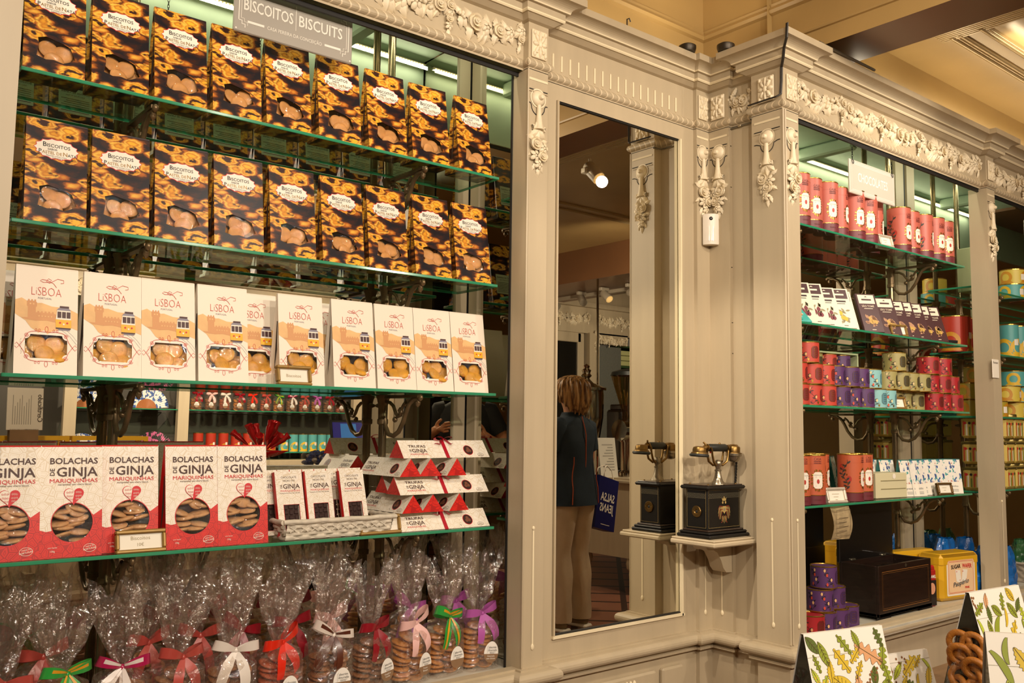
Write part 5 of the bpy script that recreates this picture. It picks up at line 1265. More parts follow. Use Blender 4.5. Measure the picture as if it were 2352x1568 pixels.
# pale green gift box holding three tins
pgreen = mat('pistachio_card', '#b4bd92', .5)
t = thing('gift_box', 'pale green open gift box behind the purple tins, on its side', 'box', T((3.075, 1.862, z)) @ Rz(-6))
b = MB(); w, d, h = .30, .085, .205
b.box((0, d, h / 2), (w, .004, h)); b.box((-w / 2, d / 2, h / 2), (.006, d, h)); b.box((w / 2, d / 2, h / 2), (.006, d, h)); b.box((0, d / 2, h), (w + .006, d, .006)); b.box((0, d / 2, .003), (w, d, .006)); b.box((0, d / 2, .1325), (w, d, .004)); b.build('open_box', pgreen, t)
for i, (c, nm) in enumerate((('olive', 'olive'), ('coral', 'coral red'), ('purple', 'purple'))): spawn(c, TINS[c], T((3.005 + i * .082, 1.905 - i * .008, z + .135)) @ Rz(20) @ Sc(.88, .88, .9), nm + ' cocoa tin standing inside the pale green gift box', 'tins in the gift box')
price_frame(T((3.375, 1.762, z)) @ Rz(-12), .085, .050, [('--', 0), ('-', 0)], 'gold price frame in front of the olive cocoa tins')
# ------------------------------------------------------------- chocolate bars leaning on the second shelf
def bar(colr, head, headink, deco, deco2, key):
    t = thing('chocolate_bar', 'x', 'chocolate bar', None); w, h, d = .082, .170, .013; q = T((-w / 2, 0, 0)) @ FRONT; W = .0005
    b = MB(); b.bbox((0, d / 2, h / 2), (w, d, h), .0015); b.build('wrapper', colr, t)
    b = MB(); b.rect(.008, h - .045, w - .008, h - .006, 0, q, W); b.rect(w / 2 - .02, h - .031, w / 2 + .02, h - .024, 1, q, W * 2); b.poly([(w / 2 - .006, h - .016), (w / 2, h - .011), (w / 2 + .006, h - .016)], (), 1, q, W * 2)
    b.text('SÃO TOMÉ', w / 2, h - .060, .011, 2, q, W, width=.050, bold=.01) if key == 'dark' else b.rect(w / 2 - .022, h - .060, w / 2 + .022, h - .053, 2, q, W); b.rect(w / 2 - .018, h - .068, w / 2 + .018, h - .0655, 2, q, W)
    rr = random.Random(len(key)); cu, cv = w / 2, .052
    for k in range(18): leafs(b, q, [(cu + rr.uniform(-.018, .018), cv + rr.uniform(-.02, .022), rr.uniform(0, 360))], .020, 3, W)
    for k in range(4): b.disc((cu + rr.uniform(-.016, .016), cv + rr.uniform(-.014, .014)), .007, 4, q, W * 2, 14, .009)
    b.rect(w / 2 - .008, .009, w / 2 + .008, .0115, 2, q, W)
    b.build('printed_art', [head, headink, mat('bar_ink_' + key, '#e8d9c0' if key == 'dark' else '#3a2a26', .5), deco, deco2], t, smooth=0)
    return t
crm = mat('bar_cream', '#efe3cc', .45); drk = mat('bar_dark', '#4b2b2c', .4); tealc = mat('bar_teal', '#49b8ae', .45); blk = mat('bar_black', '#1d1a19', .4)
BARS = {'teal': bar(tealc, white, ink, mat('deco_wht', '#d8e8e0', .5), mat('deco_orange', '#e08a3a', .5), 'teal'), 'cream': bar(crm, drk, crm, mat('deco_sage', '#9a8f6a', .5), mat('deco_maroon', '#7a2c38', .5), 'cream'), 'lemon': bar(crm, drk, crm, mat('deco_sage', '#9a8f6a', .5), mat('deco_yellow', '#e0b52e', .5), 'lemons'), 'dark': bar(drk, crm, drk, mat('deco_tan', '#b98a68', .5), mat('deco_gold', '#c8a050', .5), 'dark'), 'black': bar(blk, blk, crm, mat('deco_gold', '#c8a050', .5), mat('deco_gold', '#c8a050', .5), 'dark')}
BL = [('teal', 2.715, 1.80, 'teal bar lying lowest at the left end'), ('cream', 2.775, 1.835, 'cream wrapped bar with dark header, leftmost upright'), ('cream', 2.83, 1.82, 'cream bar with maroon fruit print, second upright'), ('cream', 2.945, 1.84, 'cream bar half hidden behind the lemon bar'), ('lemon', 3.005, 1.82, 'cream bar with yellow lemon print'), ('lemon', 3.075, 1.85, 'cream bar peeking out behind the lemon bar'),
      ('dark', 3.20, 1.82, 'dark brown bar, leftmost of the dark ones'), ('dark', 3.345, 1.825, 'dark brown bar behind the small gold frame'), ('dark', 3.455, 1.84, 'dark bar, first of the narrow row right of the frame'), ('dark', 3.505, 1.83, 'dark bar, second of the narrow row right of the frame'), ('dark', 3.575, 1.825, 'dark bar, third of the narrow row right of the frame'), ('dark', 3.66, 1.835, 'dark bar, fourth of the narrow row right of the frame'), ('dark', 3.725, 1.825, 'dark bar at the right end of the row'), ('black', 3.82, 1.86, 'black bar fallen flat at the right end')]
for i, (k, x, y, lb) in enumerate(BL):
    if k == 'black': M = T((x, 1.77, S2[1] + .016)) @ Rz(-25) @ Rx(-82)
    elif k == 'teal': M = T((x, 1.755, S2[1] + .003)) @ Rz(-22) @ Rx(-50)
    else: M = T((x + .01, y - .055, S2[1] + .003)) @ Rz(-30) @ Rx(-24)
    spawn('bar' + k, BARS[k], M, 'chocolate bar: ' + lb, 'chocolate bars on the second shelf')
price_frame(T((3.385, 1.757, S2[1])) @ Rz(-20), .080, .048, [('--', 0)], 'tiny gold price frame in front of the dark chocolate bars')
# ------------------------------------------------------------- lowest shelf
TO = tube_pack('b', terrao, maroon, rad(10), H=.168)
z = S2[3] + .0003
for i, (x, y, r, lb) in enumerate(((2.735, 1.80, 14, 'at the far left, half behind the pier'), (2.828, 1.80, 4, 'with white label facing forward'), (2.893, 1.887, 20, 'behind the price frame'), (2.984, 1.882, 55, 'with dark fruit print'), (3.075, 1.80, 48, 'with vine print, beside the price frame'), (3.168, 1.815, 20, 'next to the cream drawer box'))):
    spawn('tubeo', TO, T((x, y, z)) @ Rz(r), 'orange terracotta tube on the lowest shelf, ' + lb, 'orange tubes on the lowest shelf')
price_frame(T((2.935, 1.765, z)) @ Rz(-10), .098, .055, [('---', 0), ('--', 0), ('-', 0)], 'pale gold price frame in front of the orange tubes', silv)
t = thing('drawer_box', 'cream ribbed card box between orange tubes and floral bags', 'box', T((3.34, 1.785, z)) @ Rz(-6)); creamb = mat('cream_board', '#d6cda6', .5)
b = MB(); b.bbox((0, .05, .047), (.195, .10, .094), .002)
b.build('body', creamb, t); b = MB()
for v in (.035, .066): b.box((.01, -.001, v), (.155, .002, .0022))
b.build('groove', mat('cream_shadow_line', '#8f8660', .6), t); b = MB(); b.disc((.015, .082), .010, 0, FRONT, .001, 20); b.build('seal', white, t)
def floral_mat():
    m, N, L, p = nodes('floral_print'); tc = N.new('ShaderNodeTexCoord'); mp = N.new('ShaderNodeMapping'); mp.inputs['Scale'].default_value = (60, 60, 45); L.new(tc.outputs['Object'], mp.inputs[0])
    n = N.new('ShaderNodeTexNoise'); n.inputs['Scale'].default_value = 1.5; L.new(mp.outputs[0], n.inputs['Vector']); a = N.new('ShaderNodeMix'); a.data_type = 'RGBA'; a.blend_type = 'LINEAR_LIGHT'; a.inputs[0].default_value = .7; L.new(mp.outputs[0], a.inputs[6]); L.new(n.outputs['Color'], a.inputs[7])
    v = N.new('ShaderNodeTexVoronoi'); v.inputs['Scale'].default_value = 1.3; L.new(a.outputs[2], v.inputs['Vector']); h = N.new('ShaderNodeSeparateColor'); L.new(v.outputs['Color'], h.inputs[0])
    r = ramp(N, [(0, '#2f5f9a'), (.2, '#e8e2d6'), (.42, '#3f9a96'), (.58, '#e8e2d6'), (.72, '#c9806a'), (.84, '#e9e4da'), (.92, '#33508a')], 'CONSTANT'); L.new(h.outputs[0], r.inputs[0])
    g = ramp(N, [(.40, '#000000'), (.48, '#ffffff')]); L.new(v.outputs['Distance'], g.inputs[0]); x = N.new('ShaderNodeMix'); x.data_type = 'RGBA'; L.new(g.outputs[0], x.inputs[0]); L.new(r.outputs[0], x.inputs[6]); x.inputs[7].default_value = lin('#ece6da'); L.new(x.outputs[2], p.inputs['Base Color']); p.inputs['Roughness'].default_value = .45
    return m
floral = floral_mat(); teal2 = mat('teal_card', '#2f6f6a', .5)
def floral_bag():
    t = thing('floral_bag', 'x', 'gift bag', None); w, h, d = .085, .140, .055; b = MB(); M, L = carton(b, w, h, d, [], 0, 1, 0, 1); b.build('carton', [floral, teal2], t, smooth=0)
    b = MB(); b.rect(.0, .0, w, .048, 0, M, .0004); b.text('presinho', w / 2, .026, .013, 1, M, .0008, width=.045)
    for k in range(3): b.rect(.02, .008 + k * .004, .065, .0092 + k * .004, 1, M, .0008)
    b.build('white_panel', [white, mat('ink_slate', '#5a5f66', .5)], t, smooth=0); return t
FLB = floral_bag()
for i, (x, y, r) in enumerate(((3.495, 1.785, -16), (3.545, 1.775, -8), (3.62, 1.80, -20), (3.685, 1.805, -24), (3.74, 1.80, -26), (3.835, 1.78, -34), (3.46, 1.85, -10), (3.40, 1.885, -8))):
    spawn('floral', FLB, T((x, y, z)) @ Rz(r), 'floral printed gift bag on the lowest shelf, ' + (nth(i, 6) + ' of the front row' if i < 6 else ('right' if i == 6 else 'left') + ' one behind the cream box'), 'floral gift bags')
price_frame(T((3.715, 1.752, z)) @ Rz(-16), .082, .050, [('--', 0), ('-', 0)], 'small dark gold price frame in front of the floral bags', mat('frame_dark_gold', '#6e5128', .4, metal=.4))
b = MB(); b.grid(lambda u, v: (.11 * (u - .5) + .004 * sin(v * 5), .006 * sin(u * 5) - .012 * sin(v * 3), -.115 * (1 - v)), 10, 10); 
t = thing('hanging_notice', 'curling parchment card hanging under the lowest shelf of the chocolates cabinet', 'card', T((2.935, 1.765, 1.006))); b.build('parchment', mat('parchment', '#b09a72', .7, var=.3, vscale=40), t, smooth=60)
b = MB(); b.stroke([(-.045, -.10), (.045, -.10), (.045, -.012), (-.045, -.012)], .002, 0, T((0, -.018, 0)) @ FRONT, 0, True)
for k in range(4): b.rect(-.03, -.04 - k * .015, .03 - .01 * (k % 2), -.038 - k * .015, 0, T((0, -.018, 0)) @ FRONT)
b.build('lettering', mat('ink_faded', '#5d4d38', .7), t, smooth=0)
# ------------------------------------------------------------- cabinet floor: music box, tins, wafer tins
rose_w = mat('rosewood', '#241610', .3, var=.45, vscale=18, coat=.35, stretch=(1, 1, 9)); inlay = mat('inlay_orange', '#8a5a2a', .4)
zf2 = .5985
t = thing('music_box', 'dark rosewood box with orange inlay and raised black lid, on the cabinet floor', 'box', T((3.405, 1.80, zf2)) @ Rz(-1)); w, d, h = .41, .19, .185
t.matrix_world = T((3.205, 1.672 + .09, zf2)); 
def pt(a): return a
t.matrix_world = T((3.30, 1.795, zf2)) @ Rz(0); b = MB()
w, d, h, z1 = .385, .155, .178, .012
for c, s in (((0, -d / 2 + .006, z1 + h / 2), (w, .012, h)), ((0, d / 2 - .006, z1 + h / 2), (w, .012, h)), ((-w / 2 + .006, 0, z1 + h / 2), (.012, d - .024, h)), ((w / 2 - .006, 0, z1 + h / 2), (.012, d - .024, h)), ((0, 0, z1 + .006), (w, d, .012))): b.bbox(c, s, .0015)
b.build('case', rose_w, t); b = MB(); q = T((0, -d / 2, 0)) @ FRONT
for o, tk in ((.022, .0022), (.028, .001)): b.stroke([(-w / 2 + o, z1 + o), (w / 2 - o, z1 + o), (w / 2 - o, z1 + h - o), (-w / 2 + o, z1 + h - o)], tk, 0, q, .0006, True)
b.build('inlay_line', inlay, t, smooth=0); b = MB(); b.poly([(-.010, z1 + h - .010), (0, z1 + h - .002), (.010, z1 + h - .010), (0, z1 + h - .018)], (), 0, q, .0008); b.build('escutcheon', nickel, t, smooth=0)
b = MB(); b.box((0, 0, z1 + h - .020), (w - .03, d - .03, .004)); b.build('glass_inner_lid', mat('inner_glass', '#0d0d0d', .05, coat=.8), t)
b = MB(); b.bbox((-.012, d / 2 - .016 + .012, z1 + h + .105), (w, .014, .215), .003); b.build('raised_lid', mat('lid_black', '#0f0d0c', .3, coat=.3), t)
for x in (-.12, .10): b = MB(); b.bbox((x, d / 2 - .01, z1 + h + .003), (.03, .016, .008), .002); b.build('hinge', nickel, t)
for i in (-1, 1): b = MB(); b.tube([(i * w * .40 - .04, -d / 2 + .005, .006), (i * w * .40 + .04, -d / 2 + .005, .006)], .006, 8); b.build('foot', mat('foot_black', '#191614', .4), t)
PT = [(2.79, 1.755, 0), (2.875, 1.752, 0), (2.953, 1.762, 0), (2.835, 1.762, 1), (2.918, 1.775, 1), (2.865, 1.765, 2)]
PT = [(2.783, 1.74, 0), (2.868, 1.745, 0), (2.950, 1.755, 0), (2.775, 1.745, 1), (2.858, 1.75, 1), (2.80, 1.745, 2)]
for i, (x, y, lv) in enumerate(PT): spawn('purple', TINS['purple'], T((x, y, zf2 + lv * .0735)) @ Rz([30, 24, -4, 44, 20, 40][i]), 'purple cocoa tin in the small pyramid on the cabinet floor, ' + ['bottom left', 'bottom middle', 'bottom right', 'second row left', 'second row right', 'on top'][i], 'purple tins by the music box')
spawn('coral', TINS['crimson'], T((2.70, 1.732, zf2)) @ Rz(10), 'crimson cocoa tin on the cabinet floor beside the purple pyramid', 'tins by the pier')
yt = mat('tin_yellow', '#d8a51c', .35, coat=.3)
def wafer():
    t = thing('wafer_tin', 'x', 'tin', None); w, d, h = .245, .11, .185; b = MB(); b.bbox((0, d / 2, h / 2), (w, d, h), .014); b.bbox((0, d / 2, h - .028), (w + .002, d + .002, .05), .012); b.build('tin_body', yt, t)
    q = T((-w / 2, 0, 0)) @ FRONT; b = MB(); W = .0008; b.poly(fine(octo(w / 2, h / 2, .092, .072, .004), 1), (), 0, q, W); b.poly(fine(octo(w / 2, h / 2, .086, .066, .006), 1), (), 1, q, W * 1.5); b.stroke(octo(w / 2, h / 2, .080, .060, .006), .001, 2, q, W * 2, True)
    for k in range(34):
        for v in (-.063, .063): b.disc((w / 2 - .082 + k * .005, h / 2 + v), .0012, 2, q, W * 2, 6)
    b.text('SUGAR', w / 2 - .034, h / 2 + .034, .022, 3, q, W * 3, width=.060, bold=.02, rot=3); b.text('WAFER', w / 2 + .038, h / 2 + .034, .022, 2, q, W * 3, width=.062, bold=.02, rot=-3)
    for s in (-1, 1):
        c = w / 2 + s * .020; P = [(c - .016 - s * .004, h / 2 - .018), (c + .016 - s * .004, h / 2 - .022 + .004 * s), (c + .018 + s * .004, h / 2 + .026), (c - .014 + s * .004, h / 2 + .028)]; b.poly(P, (), 0, q, W * 2.5); b.poly(heart(c - .010, h / 2 + .021, .0028, 14), (), 2, q, W * 3.5); b.poly(heart(c + .010, h / 2 - .013, .0028, 14), (), 2, q, W * 3.5)
    b.text('Paupério', w / 2 - .004, h / 2 - .032, .026, 0, q, W * 3.5, width=.100, bold=.035, rot=8, italic=.25); b.text('Paupério', w / 2 - .004, h / 2 - .032, .026, 3, q, W * 4.2, width=.100, bold=.008, rot=8, italic=.25); b.text('PINK', w / 2 + .038, h / 2 - .048, .012, 2, q, W * 3, width=.03, bold=.02)
    b.build('printed_label', [white, mat('label_peach', '#eec79a', .5), redink, ink], t, smooth=0); return t
WT = wafer()
spawn('wafer', WT, T((3.775, 1.735, zf2)) @ Rz(-9), 'yellow wafer tin with peach SUGAR WAFER label, facing forward', 'yellow wafer tins'); spawn('wafer', WT, T((3.67, 1.868, zf2)) @ Rz(-9) @ Sc(1.1, .6, 1.02), 'yellow wafer tin standing behind the labelled one', 'yellow wafer tins')
t = thing('caramel_tin', 'narrow red and black picture tin between music box and wafer tin', 'tin', T((3.535, 1.738, zf2)) @ Rz(-16)); b = MB(); b.bbox((0, .03, .07), (.055, .06, .14), .005, 0); b.bbox((0, .03, .145), (.050, .055, .02), .006, 0); b.build('body', [mat('tin_red', '#a8231c', .4)], t)
b = MB(); q = T((-.0275, 0, 0)) @ FRONT; b.rect(.003, .004, .052, .035, 0, q, .0006); b.rect(.003, .035, .052, .10, 1, q, .0006); b.text('CARAMEL', .0275, .108, .016, 2, q, .001, width=.046, bold=.02); b.disc((.03, .068), .016, 3, q, .001, 16, .022); b.build('printed_art', [ink, mat('print_black', '#221814', .5), white, mat('print_peach', '#d89a78', .5)], t, smooth=0)
def crumple_bag(M, c, lb, grp, s, seed, nm='plastic_bag'):
    r = random.Random(seed); b = MB()
    def fn(u, v):
        a = 2 * pi * u; q = (1 - v ** 3) ** .6 if v < .75 else (1 - .75 ** 3) ** .6 * (1 - (v - .75) * 1.2); n = noise.noise(Vector((cos(a) * 2 + seed * 3, sin(a) * 2, v * 5))) * .25 + noise.noise(Vector((cos(a) * 6 + seed, sin(a) * 6, v * 12))) * .12
        q = max(.02, q * (1 + n)); return (.085 * s * q * cos(a), .05 * s * q * sin(a), v * .20 * s + n * .02)
    b.grid(fn, 28, 18, 0, None, True); o = b.build(nm, c, smooth=22); o.matrix_world = M; return tag(o, lb, 'bag', grp)
bluep = mat('blue_plastic', '#1666b4', .22, coat=.6, bump=.5, bscale=40)
for i, (x, y, s, r) in enumerate(((4.00, 1.79, .85, 4), (4.155, 1.80, .9, 2), (4.315, 1.79, .85, -3), (4.04, 1.92, 1.05, 3), (4.22, 1.92, 1.0, -2), (4.40, 1.895, .9, 4))):
    crumple_bag(T((x, y, zf2)) @ Rz(r), bluep, 'glossy blue plastic bag behind the wafer tins, %s, %s row' % (nth(i % 3, 3), 'front' if i < 3 else 'back'), 'blue plastic bags', s, i + 1)
basket(T((4.62, 1.735, zf2 + .0)), .34, .15, .085, 'pale woven basket on the floor of the far right bay', mat('grey_wicker', '#b9ab97', .6, var=.2, vscale=60))
for i, x in enumerate((4.535, 4.70)): crumple_bag(T((x, 1.81, zf2 + .012)) @ Rz(6 * i), mat('green_plastic', '#2c5a34', .25, coat=.6, bump=.5, bscale=40), 'dark green plastic bag in the far right basket, ' + ('left', 'right')[i], 'green plastic bags', .85, 20 + i)
# ------------------------------------------------------------- bay three goods
def swirl_can(R, H, body, sw, nm='x'):
    t = thing('tea_can', 'x', 'can', None); q = cyl(R, rad(-20)); b = MB(); b.lathe([(R, .0), (R, H - .002)], 32); b.build('can', body, t, smooth=40); b = MB(); b.lathe([(R + .001, H - .004), (R + .001, H), (R - .002, H + .001), (R - .003, H - .002), (0, H - .002)], 32); b.build('lid', rimg, t, smooth=40)
    b = MB(); k = min(H, .10)
    for off in (-R * 1.4, R * .3): b.ring((off, k * .45), k * .42, k * .18, 0, q, .0003, 26); cfill(b, [(off - k * .5, .004), (off + k * .5, .004), (off + k * .30, k * .22), (off - k * .2, k * .26)], q, 0, .0003)
    cfill(b, [(-.012, H * .45 - .014), (.012, H * .45 - .014), (.012, H * .45 + .014), (-.012, H * .45 + .014)], q, 1, .0006, 4, 3); b.build('printed_wrap', [sw, white], t, smooth=0); return t
yelc = mat('can_yellow', '#d9c04e', .4); turq = mat('can_turquoise', '#5aa8a6', .4); redc = mat('can_red', '#b3341f', .4); swy = mat('swirl_yellow', '#e6b92a', .45); swo = mat('swirl_amber', '#c98a1e', .45); oliv = mat('can_olive', '#a8952e', .4)
big = swirl_can(.068, .158, redc, swo); tall = swirl_can(.042, .155, turq, swy); sy = swirl_can(.058, .072, yelc, swo); stq = swirl_can(.058, .072, turq, swy); sol = swirl_can(.056, .072, oliv, swo); srd = swirl_can(.058, .072, redc, swo)
for i, x in enumerate((4.06, 4.20, 4.345)): spawn('bigred', big, T((x, 1.86 - .02 * (i % 2), S3[1] + .0003)) @ Rz(20), 'large red canister in the far right bay, ' + nth(i, 3), 'large red canisters')
for i, x in enumerate((4.50, 4.60, 4.71)): spawn('talltq', tall, T((x, 1.81, S3[1] + .0003)), 'tall turquoise and yellow canister in the far right bay, ' + nth(i, 3), 'tall turquoise canisters')
for key, src, x, lv, lb in (('stq', stq, 4.60, 0, 'turquoise swirl can on the top shelf of the far right bay'), ('sy', sy, 4.62, 1, 'yellow swirl can stacked on the turquoise one'), ('srd', srd, 4.73, 0, 'red swirl can beside the turquoise one, top shelf')): spawn(key, src, T((x, 1.83, S3[0] + lv * .0735 + .0003)), lb, 'swirl cans on the top shelf')
for i, (k, x, lv) in enumerate((('sol', 4.10, 0), ('sol', 4.22, 0), ('sol', 4.34, 0), ('sol', 4.09, 1), ('sol', 4.21, 1), ('sol', 4.18, 2), ('sy', 4.53, 0), ('stq', 4.65, 0), ('stq', 4.77, 0), ('sy', 4.48, 1), ('stq', 4.60, 1), ('stq', 4.72, 1), ('stq', 4.55, 2), ('srd', 4.68, 2))):
    src = {'sol': sol, 'sy': sy, 'stq': stq, 'srd': srd}[k]; nm = {'sol': 'olive', 'sy': 'yellow', 'stq': 'turquoise', 'srd': 'red'}[k]
    spawn(k, src, T((x, 1.82, S3[2] + lv * .0735 + .0003)) @ Rz(i * 3), '%s swirl can, third shelf of the far right bay, %s row, %s' % (nm, LV[lv], ORD[[0, 1, 2, 0, 1, 0, 3, 4, 5, 2, 3, 4, 1, 2][i]] + ' from the left'), 'swirl cans on the third shelf')
pasta = mat('tin_lid_brass', '#8a7a48', .3, metal=.8)
def ptin():
    t = thing('printed_tin', 'x', 'tin', None); w, h = .095, .098; b = MB(); b.bbox((0, 0, h / 2), (w, w, h), .010, 0); b.build('body', mat('print_yellow', '#d2b65a', .4), t); b = MB(); b.bbox((0, 0, h - .008), (w + .004, w + .004, .014), .004); b.lathe([(.036, h), (.036, h + .010), (.034, h + .013), (0, h + .013)], 24); b.build('lid', pasta, t)
    b = MB()
    for q in (T((-w / 2, -w / 2, 0)) @ FRONT, T((-w / 2, w / 2, 0)) @ Rz(-90) @ FRONT):
        for k in range(6): b.rect(.010 + k * .013, .012, .017 + k * .013, .074 - (k * 7 % 5) * .006, k % 3, q, .0006)
        for k in range(4): b.disc((.02 + k * .019, .066), .006, 3 if k % 2 else 4, q, .001, 10)
    b.build('printed_art', [mat('p_orange', '#c8562a', .5), white, mat('p_green', '#7a8a3a', .5), ink, redink], t, smooth=0); return t
PTN = ptin(); n = 0
for lv in range(3):
    for i, x in enumerate((4.13, 4.36, 4.46, 4.56, 4.66)): spawn('ptin', PTN, T((x, 1.81, S3[3] + lv * .112 + .0003)), 'yellow printed tin with brass lid, %s column, %s row of the stack' % (nth(i, 5), LV[lv]), 'yellow printed tins')
b = MB(); b.bbox((0, .045, .10), (.10, .09, .20), .003); o = b.build('green_carton', mat('pistachio_card', '#b4bd92', .5)); o.matrix_world = T((4.22, 1.80, S3[0] + .0003)) @ Rz(-8); tag(o, 'plain pale green carton on the top shelf beside the pilaster', 'box')
def sg2(b, q, w, h):
    W = .0006
    for o in (.010, .015): b.stroke([(o, o), (w - o, o), (w - o, h - o), (o, h - o)], .0015, 1, q, W, True)
    b.text('CHOCOLATES', w / 2, h * .40, .048, 1, q, W, width=w * .66, bold=.01)
    for u in (.008, w - .008): b.disc((u, .008), .0022, 1, q, W, 10)
hang_sign(T((3.183, 1.745, 2.140)), .325, .128, sg2, 'white CHOCOLATES board hanging in the right cabinet', .05, mat('sign_white', '#d3cbbc', .35, coat=.3))
def sg3(b, q, w, h):
    b.stroke([(.01, .01), (w - .01, .01), (w - .01, h - .01), (.01, h - .01)], .0015, 1, q, .0006, True); b.text('C', w * .2, h * .38, .048, 1, q, .0006, bold=.01)
hang_sign(T((4.72, 1.745, 2.150)), .30, .128, sg3, 'pale sign board hanging at the right edge of the frame', .05)
t = thing('review_card', 'small white Reviews card fixed to the pilaster right of the chocolates', 'card', T((3.985, 1.6615, 1.498))); b = MB(); b.bbox((0, -.0015, .039), (.062, .003, .078), .001); b.build('plate', white, t); b = MB(); b.text('Reviews', 0, .060, .014, 0, FRONT, .0035, width=.044); b.build('lettering', ink, t, smooth=0)
# ============================================================= display table and leaf-print bags in the foreground
oak = mat('oak_top', '#8a6a48', .4, var=.2, vscale=10, stretch=(1, 8, 1)); iron = mat('wrought_iron', '#2f2820', .4, metal=.6, var=.2, vscale=30)
t = thing('display_table', 'wood topped display table on two scrolled iron pedestals, below the leaf-print bags', 'table', (1.72, .50, 0))
b = MB(); b.bbox((0, 0, .802), (1.5, .78, .022), .006); b.build('table_top', oak, t)
for x in (-.32, .44):
    b = MB(); b.lathe([(.16, 0), (.16, .015), (.05, .04), (.03, .08), (.026, .45), (.04, .50), (.026, .54), (.024, .79)], 20)
    for k in range(6):
        a = 2 * pi * k / 6; P = []
        for u, z in ((.02, .50), (.05, .47), (.10, .50), (.15, .57), (.19, .66), (.215, .745), (.20, .782), (.175, .775), (.168, .755), (.18, .748)): P.append((u * cos(a), u * sin(a), z))
        b.tube(P, .0095, 8)
        P = [(u * cos(a + .5), u * sin(a + .5), z) for u, z in ((.02, .54), (.045, .56), (.075, .62), (.085, .67), (.075, .70), (.06, .695), (.058, .68))]; b.tube(P, .008, 8)
    o = b.build('iron_pedestal', iron, t, smooth=50); o.location = (x, 0, 0)
leafw = mat('leaf_paper', '#efe9dc', .45); LG = [mat('leaf_olive', '#8f9a2a', .5), mat('leaf_lime', '#b7c23a', .5), mat('leaf_yellow', '#d8b832', .5), mat('leaf_dark', '#5b6a24', .5), mat('leaf_peach', '#d9a070', .5), mat('leaf_outline', '#5a4a22', .5), mat('leaf_umber', '#8a5a2e', .5)]
blackfilm = mat('black_film', '#15170f', .25, coat=.6, bump=.35, bscale=30)
def leaf_shape(kind, L, W):
    P = []
    if kind == 0:
        for s in (1, -1):
            for k in range(11):
                u = k / 10 if s > 0 else 1 - k / 10; P.append((L * u, s * W * sin(pi * u) ** .8))
    elif kind == 1:  # lobed
        for s in (1, -1):
            for k in range(25):
                u = k / 24 if s > 0 else 1 - k / 24; P.append((L * u, s * W * sin(pi * min(1, u * .96 + .03)) ** .6 * (.72 + .36 * sin(u * 26))))
    elif kind == 2:  # curved banana leaf
        for k in range(13): u = k / 12; a = -.9 + 1.8 * u; P.append((L * .5 * sin(a) * 1.2 + L * .5, W * 1.8 * (cos(a) - .6) + W * .3))
        for k in range(13): u = 1 - k / 12; a = -.9 + 1.8 * u; P.append((L * .5 * sin(a) * 1.2 + L * .5, W * 1.8 * (cos(a) - .6) - W * .55 * sin(pi * u)))
    else:  # toothed blade
        for s in (1, -1):
            for k in range(19):
                u = k / 18 if s > 0 else 1 - k / 18; P.append((L * u, s * W * .55 * sin(pi * min(1, u + .02)) * (1 + .45 * (k % 2))))
    return P
def leaf_art(b, M, w, h, seed, n=90, mid=True):
    r = random.Random(seed); W = .0004; done = []
    for i in range(n * 8):
        if len(done) >= n: break
        u, v = r.uniform(.0, w), r.uniform(.0, h); L = r.uniform(.026, .060); k = r.choice((0, 0, 1, 2, 3, 1)); a = r.uniform(30, 150) + (180 if r.random() < .3 else 0); c = r.choice((0, 1, 2, 3, 0, 1, 4 if r.random() < .4 else 2))
        cu, cv = u + L / 2 * cos(rad(a)), v + L / 2 * sin(rad(a)); rr = L * .46
        if any((cu - x) ** 2 + (cv - y) ** 2 < ((rr + q) * .62) ** 2 for x, y, q in done): continue
        Wd = L * r.uniform(.18, .30); P = [(u + x * cos(rad(a)) - y * sin(rad(a)), v + x * sin(rad(a)) + y * cos(rad(a))) for x, y in leaf_shape(k, L, Wd)]
        if any(p[0] < .001 or p[0] > w - .001 or p[1] < .001 or p[1] > h - .001 for p in P): continue
        done.append((cu, cv, rr))
        b.stroke(P, .0011, 5, M, W, True); b.poly(P, (), c, M, W * 1.4)
        if k in (0, 1, 3): b.stroke([(u, v), (u + L * .95 * cos(rad(a)), v + L * .95 * sin(rad(a)))], .0008, 5, M, W * 2.2)
        if k == 0:
            for j in range(1, 6):
                for s in (-1, 1):
                    x = L * j / 6.5; y = s * Wd * .7 * sin(pi * j / 6.5); x2 = x + L * .10
                    b.stroke([(u + x * cos(rad(a)), v + x * sin(rad(a))), (u + x2 * cos(rad(a)) - y * sin(rad(a)), v + x2 * sin(rad(a)) + y * cos(rad(a)))], .0006, 5, M, W * 2.2)
    for i in range(5):
        u, v = r.uniform(.01, w - .02), r.uniform(.02, h - .02)
        for j in range(7): b.disc((u + r.uniform(-.012, .012), v + r.uniform(-.010, .014)), .0022, 6 if i % 2 else 2, M, W * 2, 8)
ringd = None
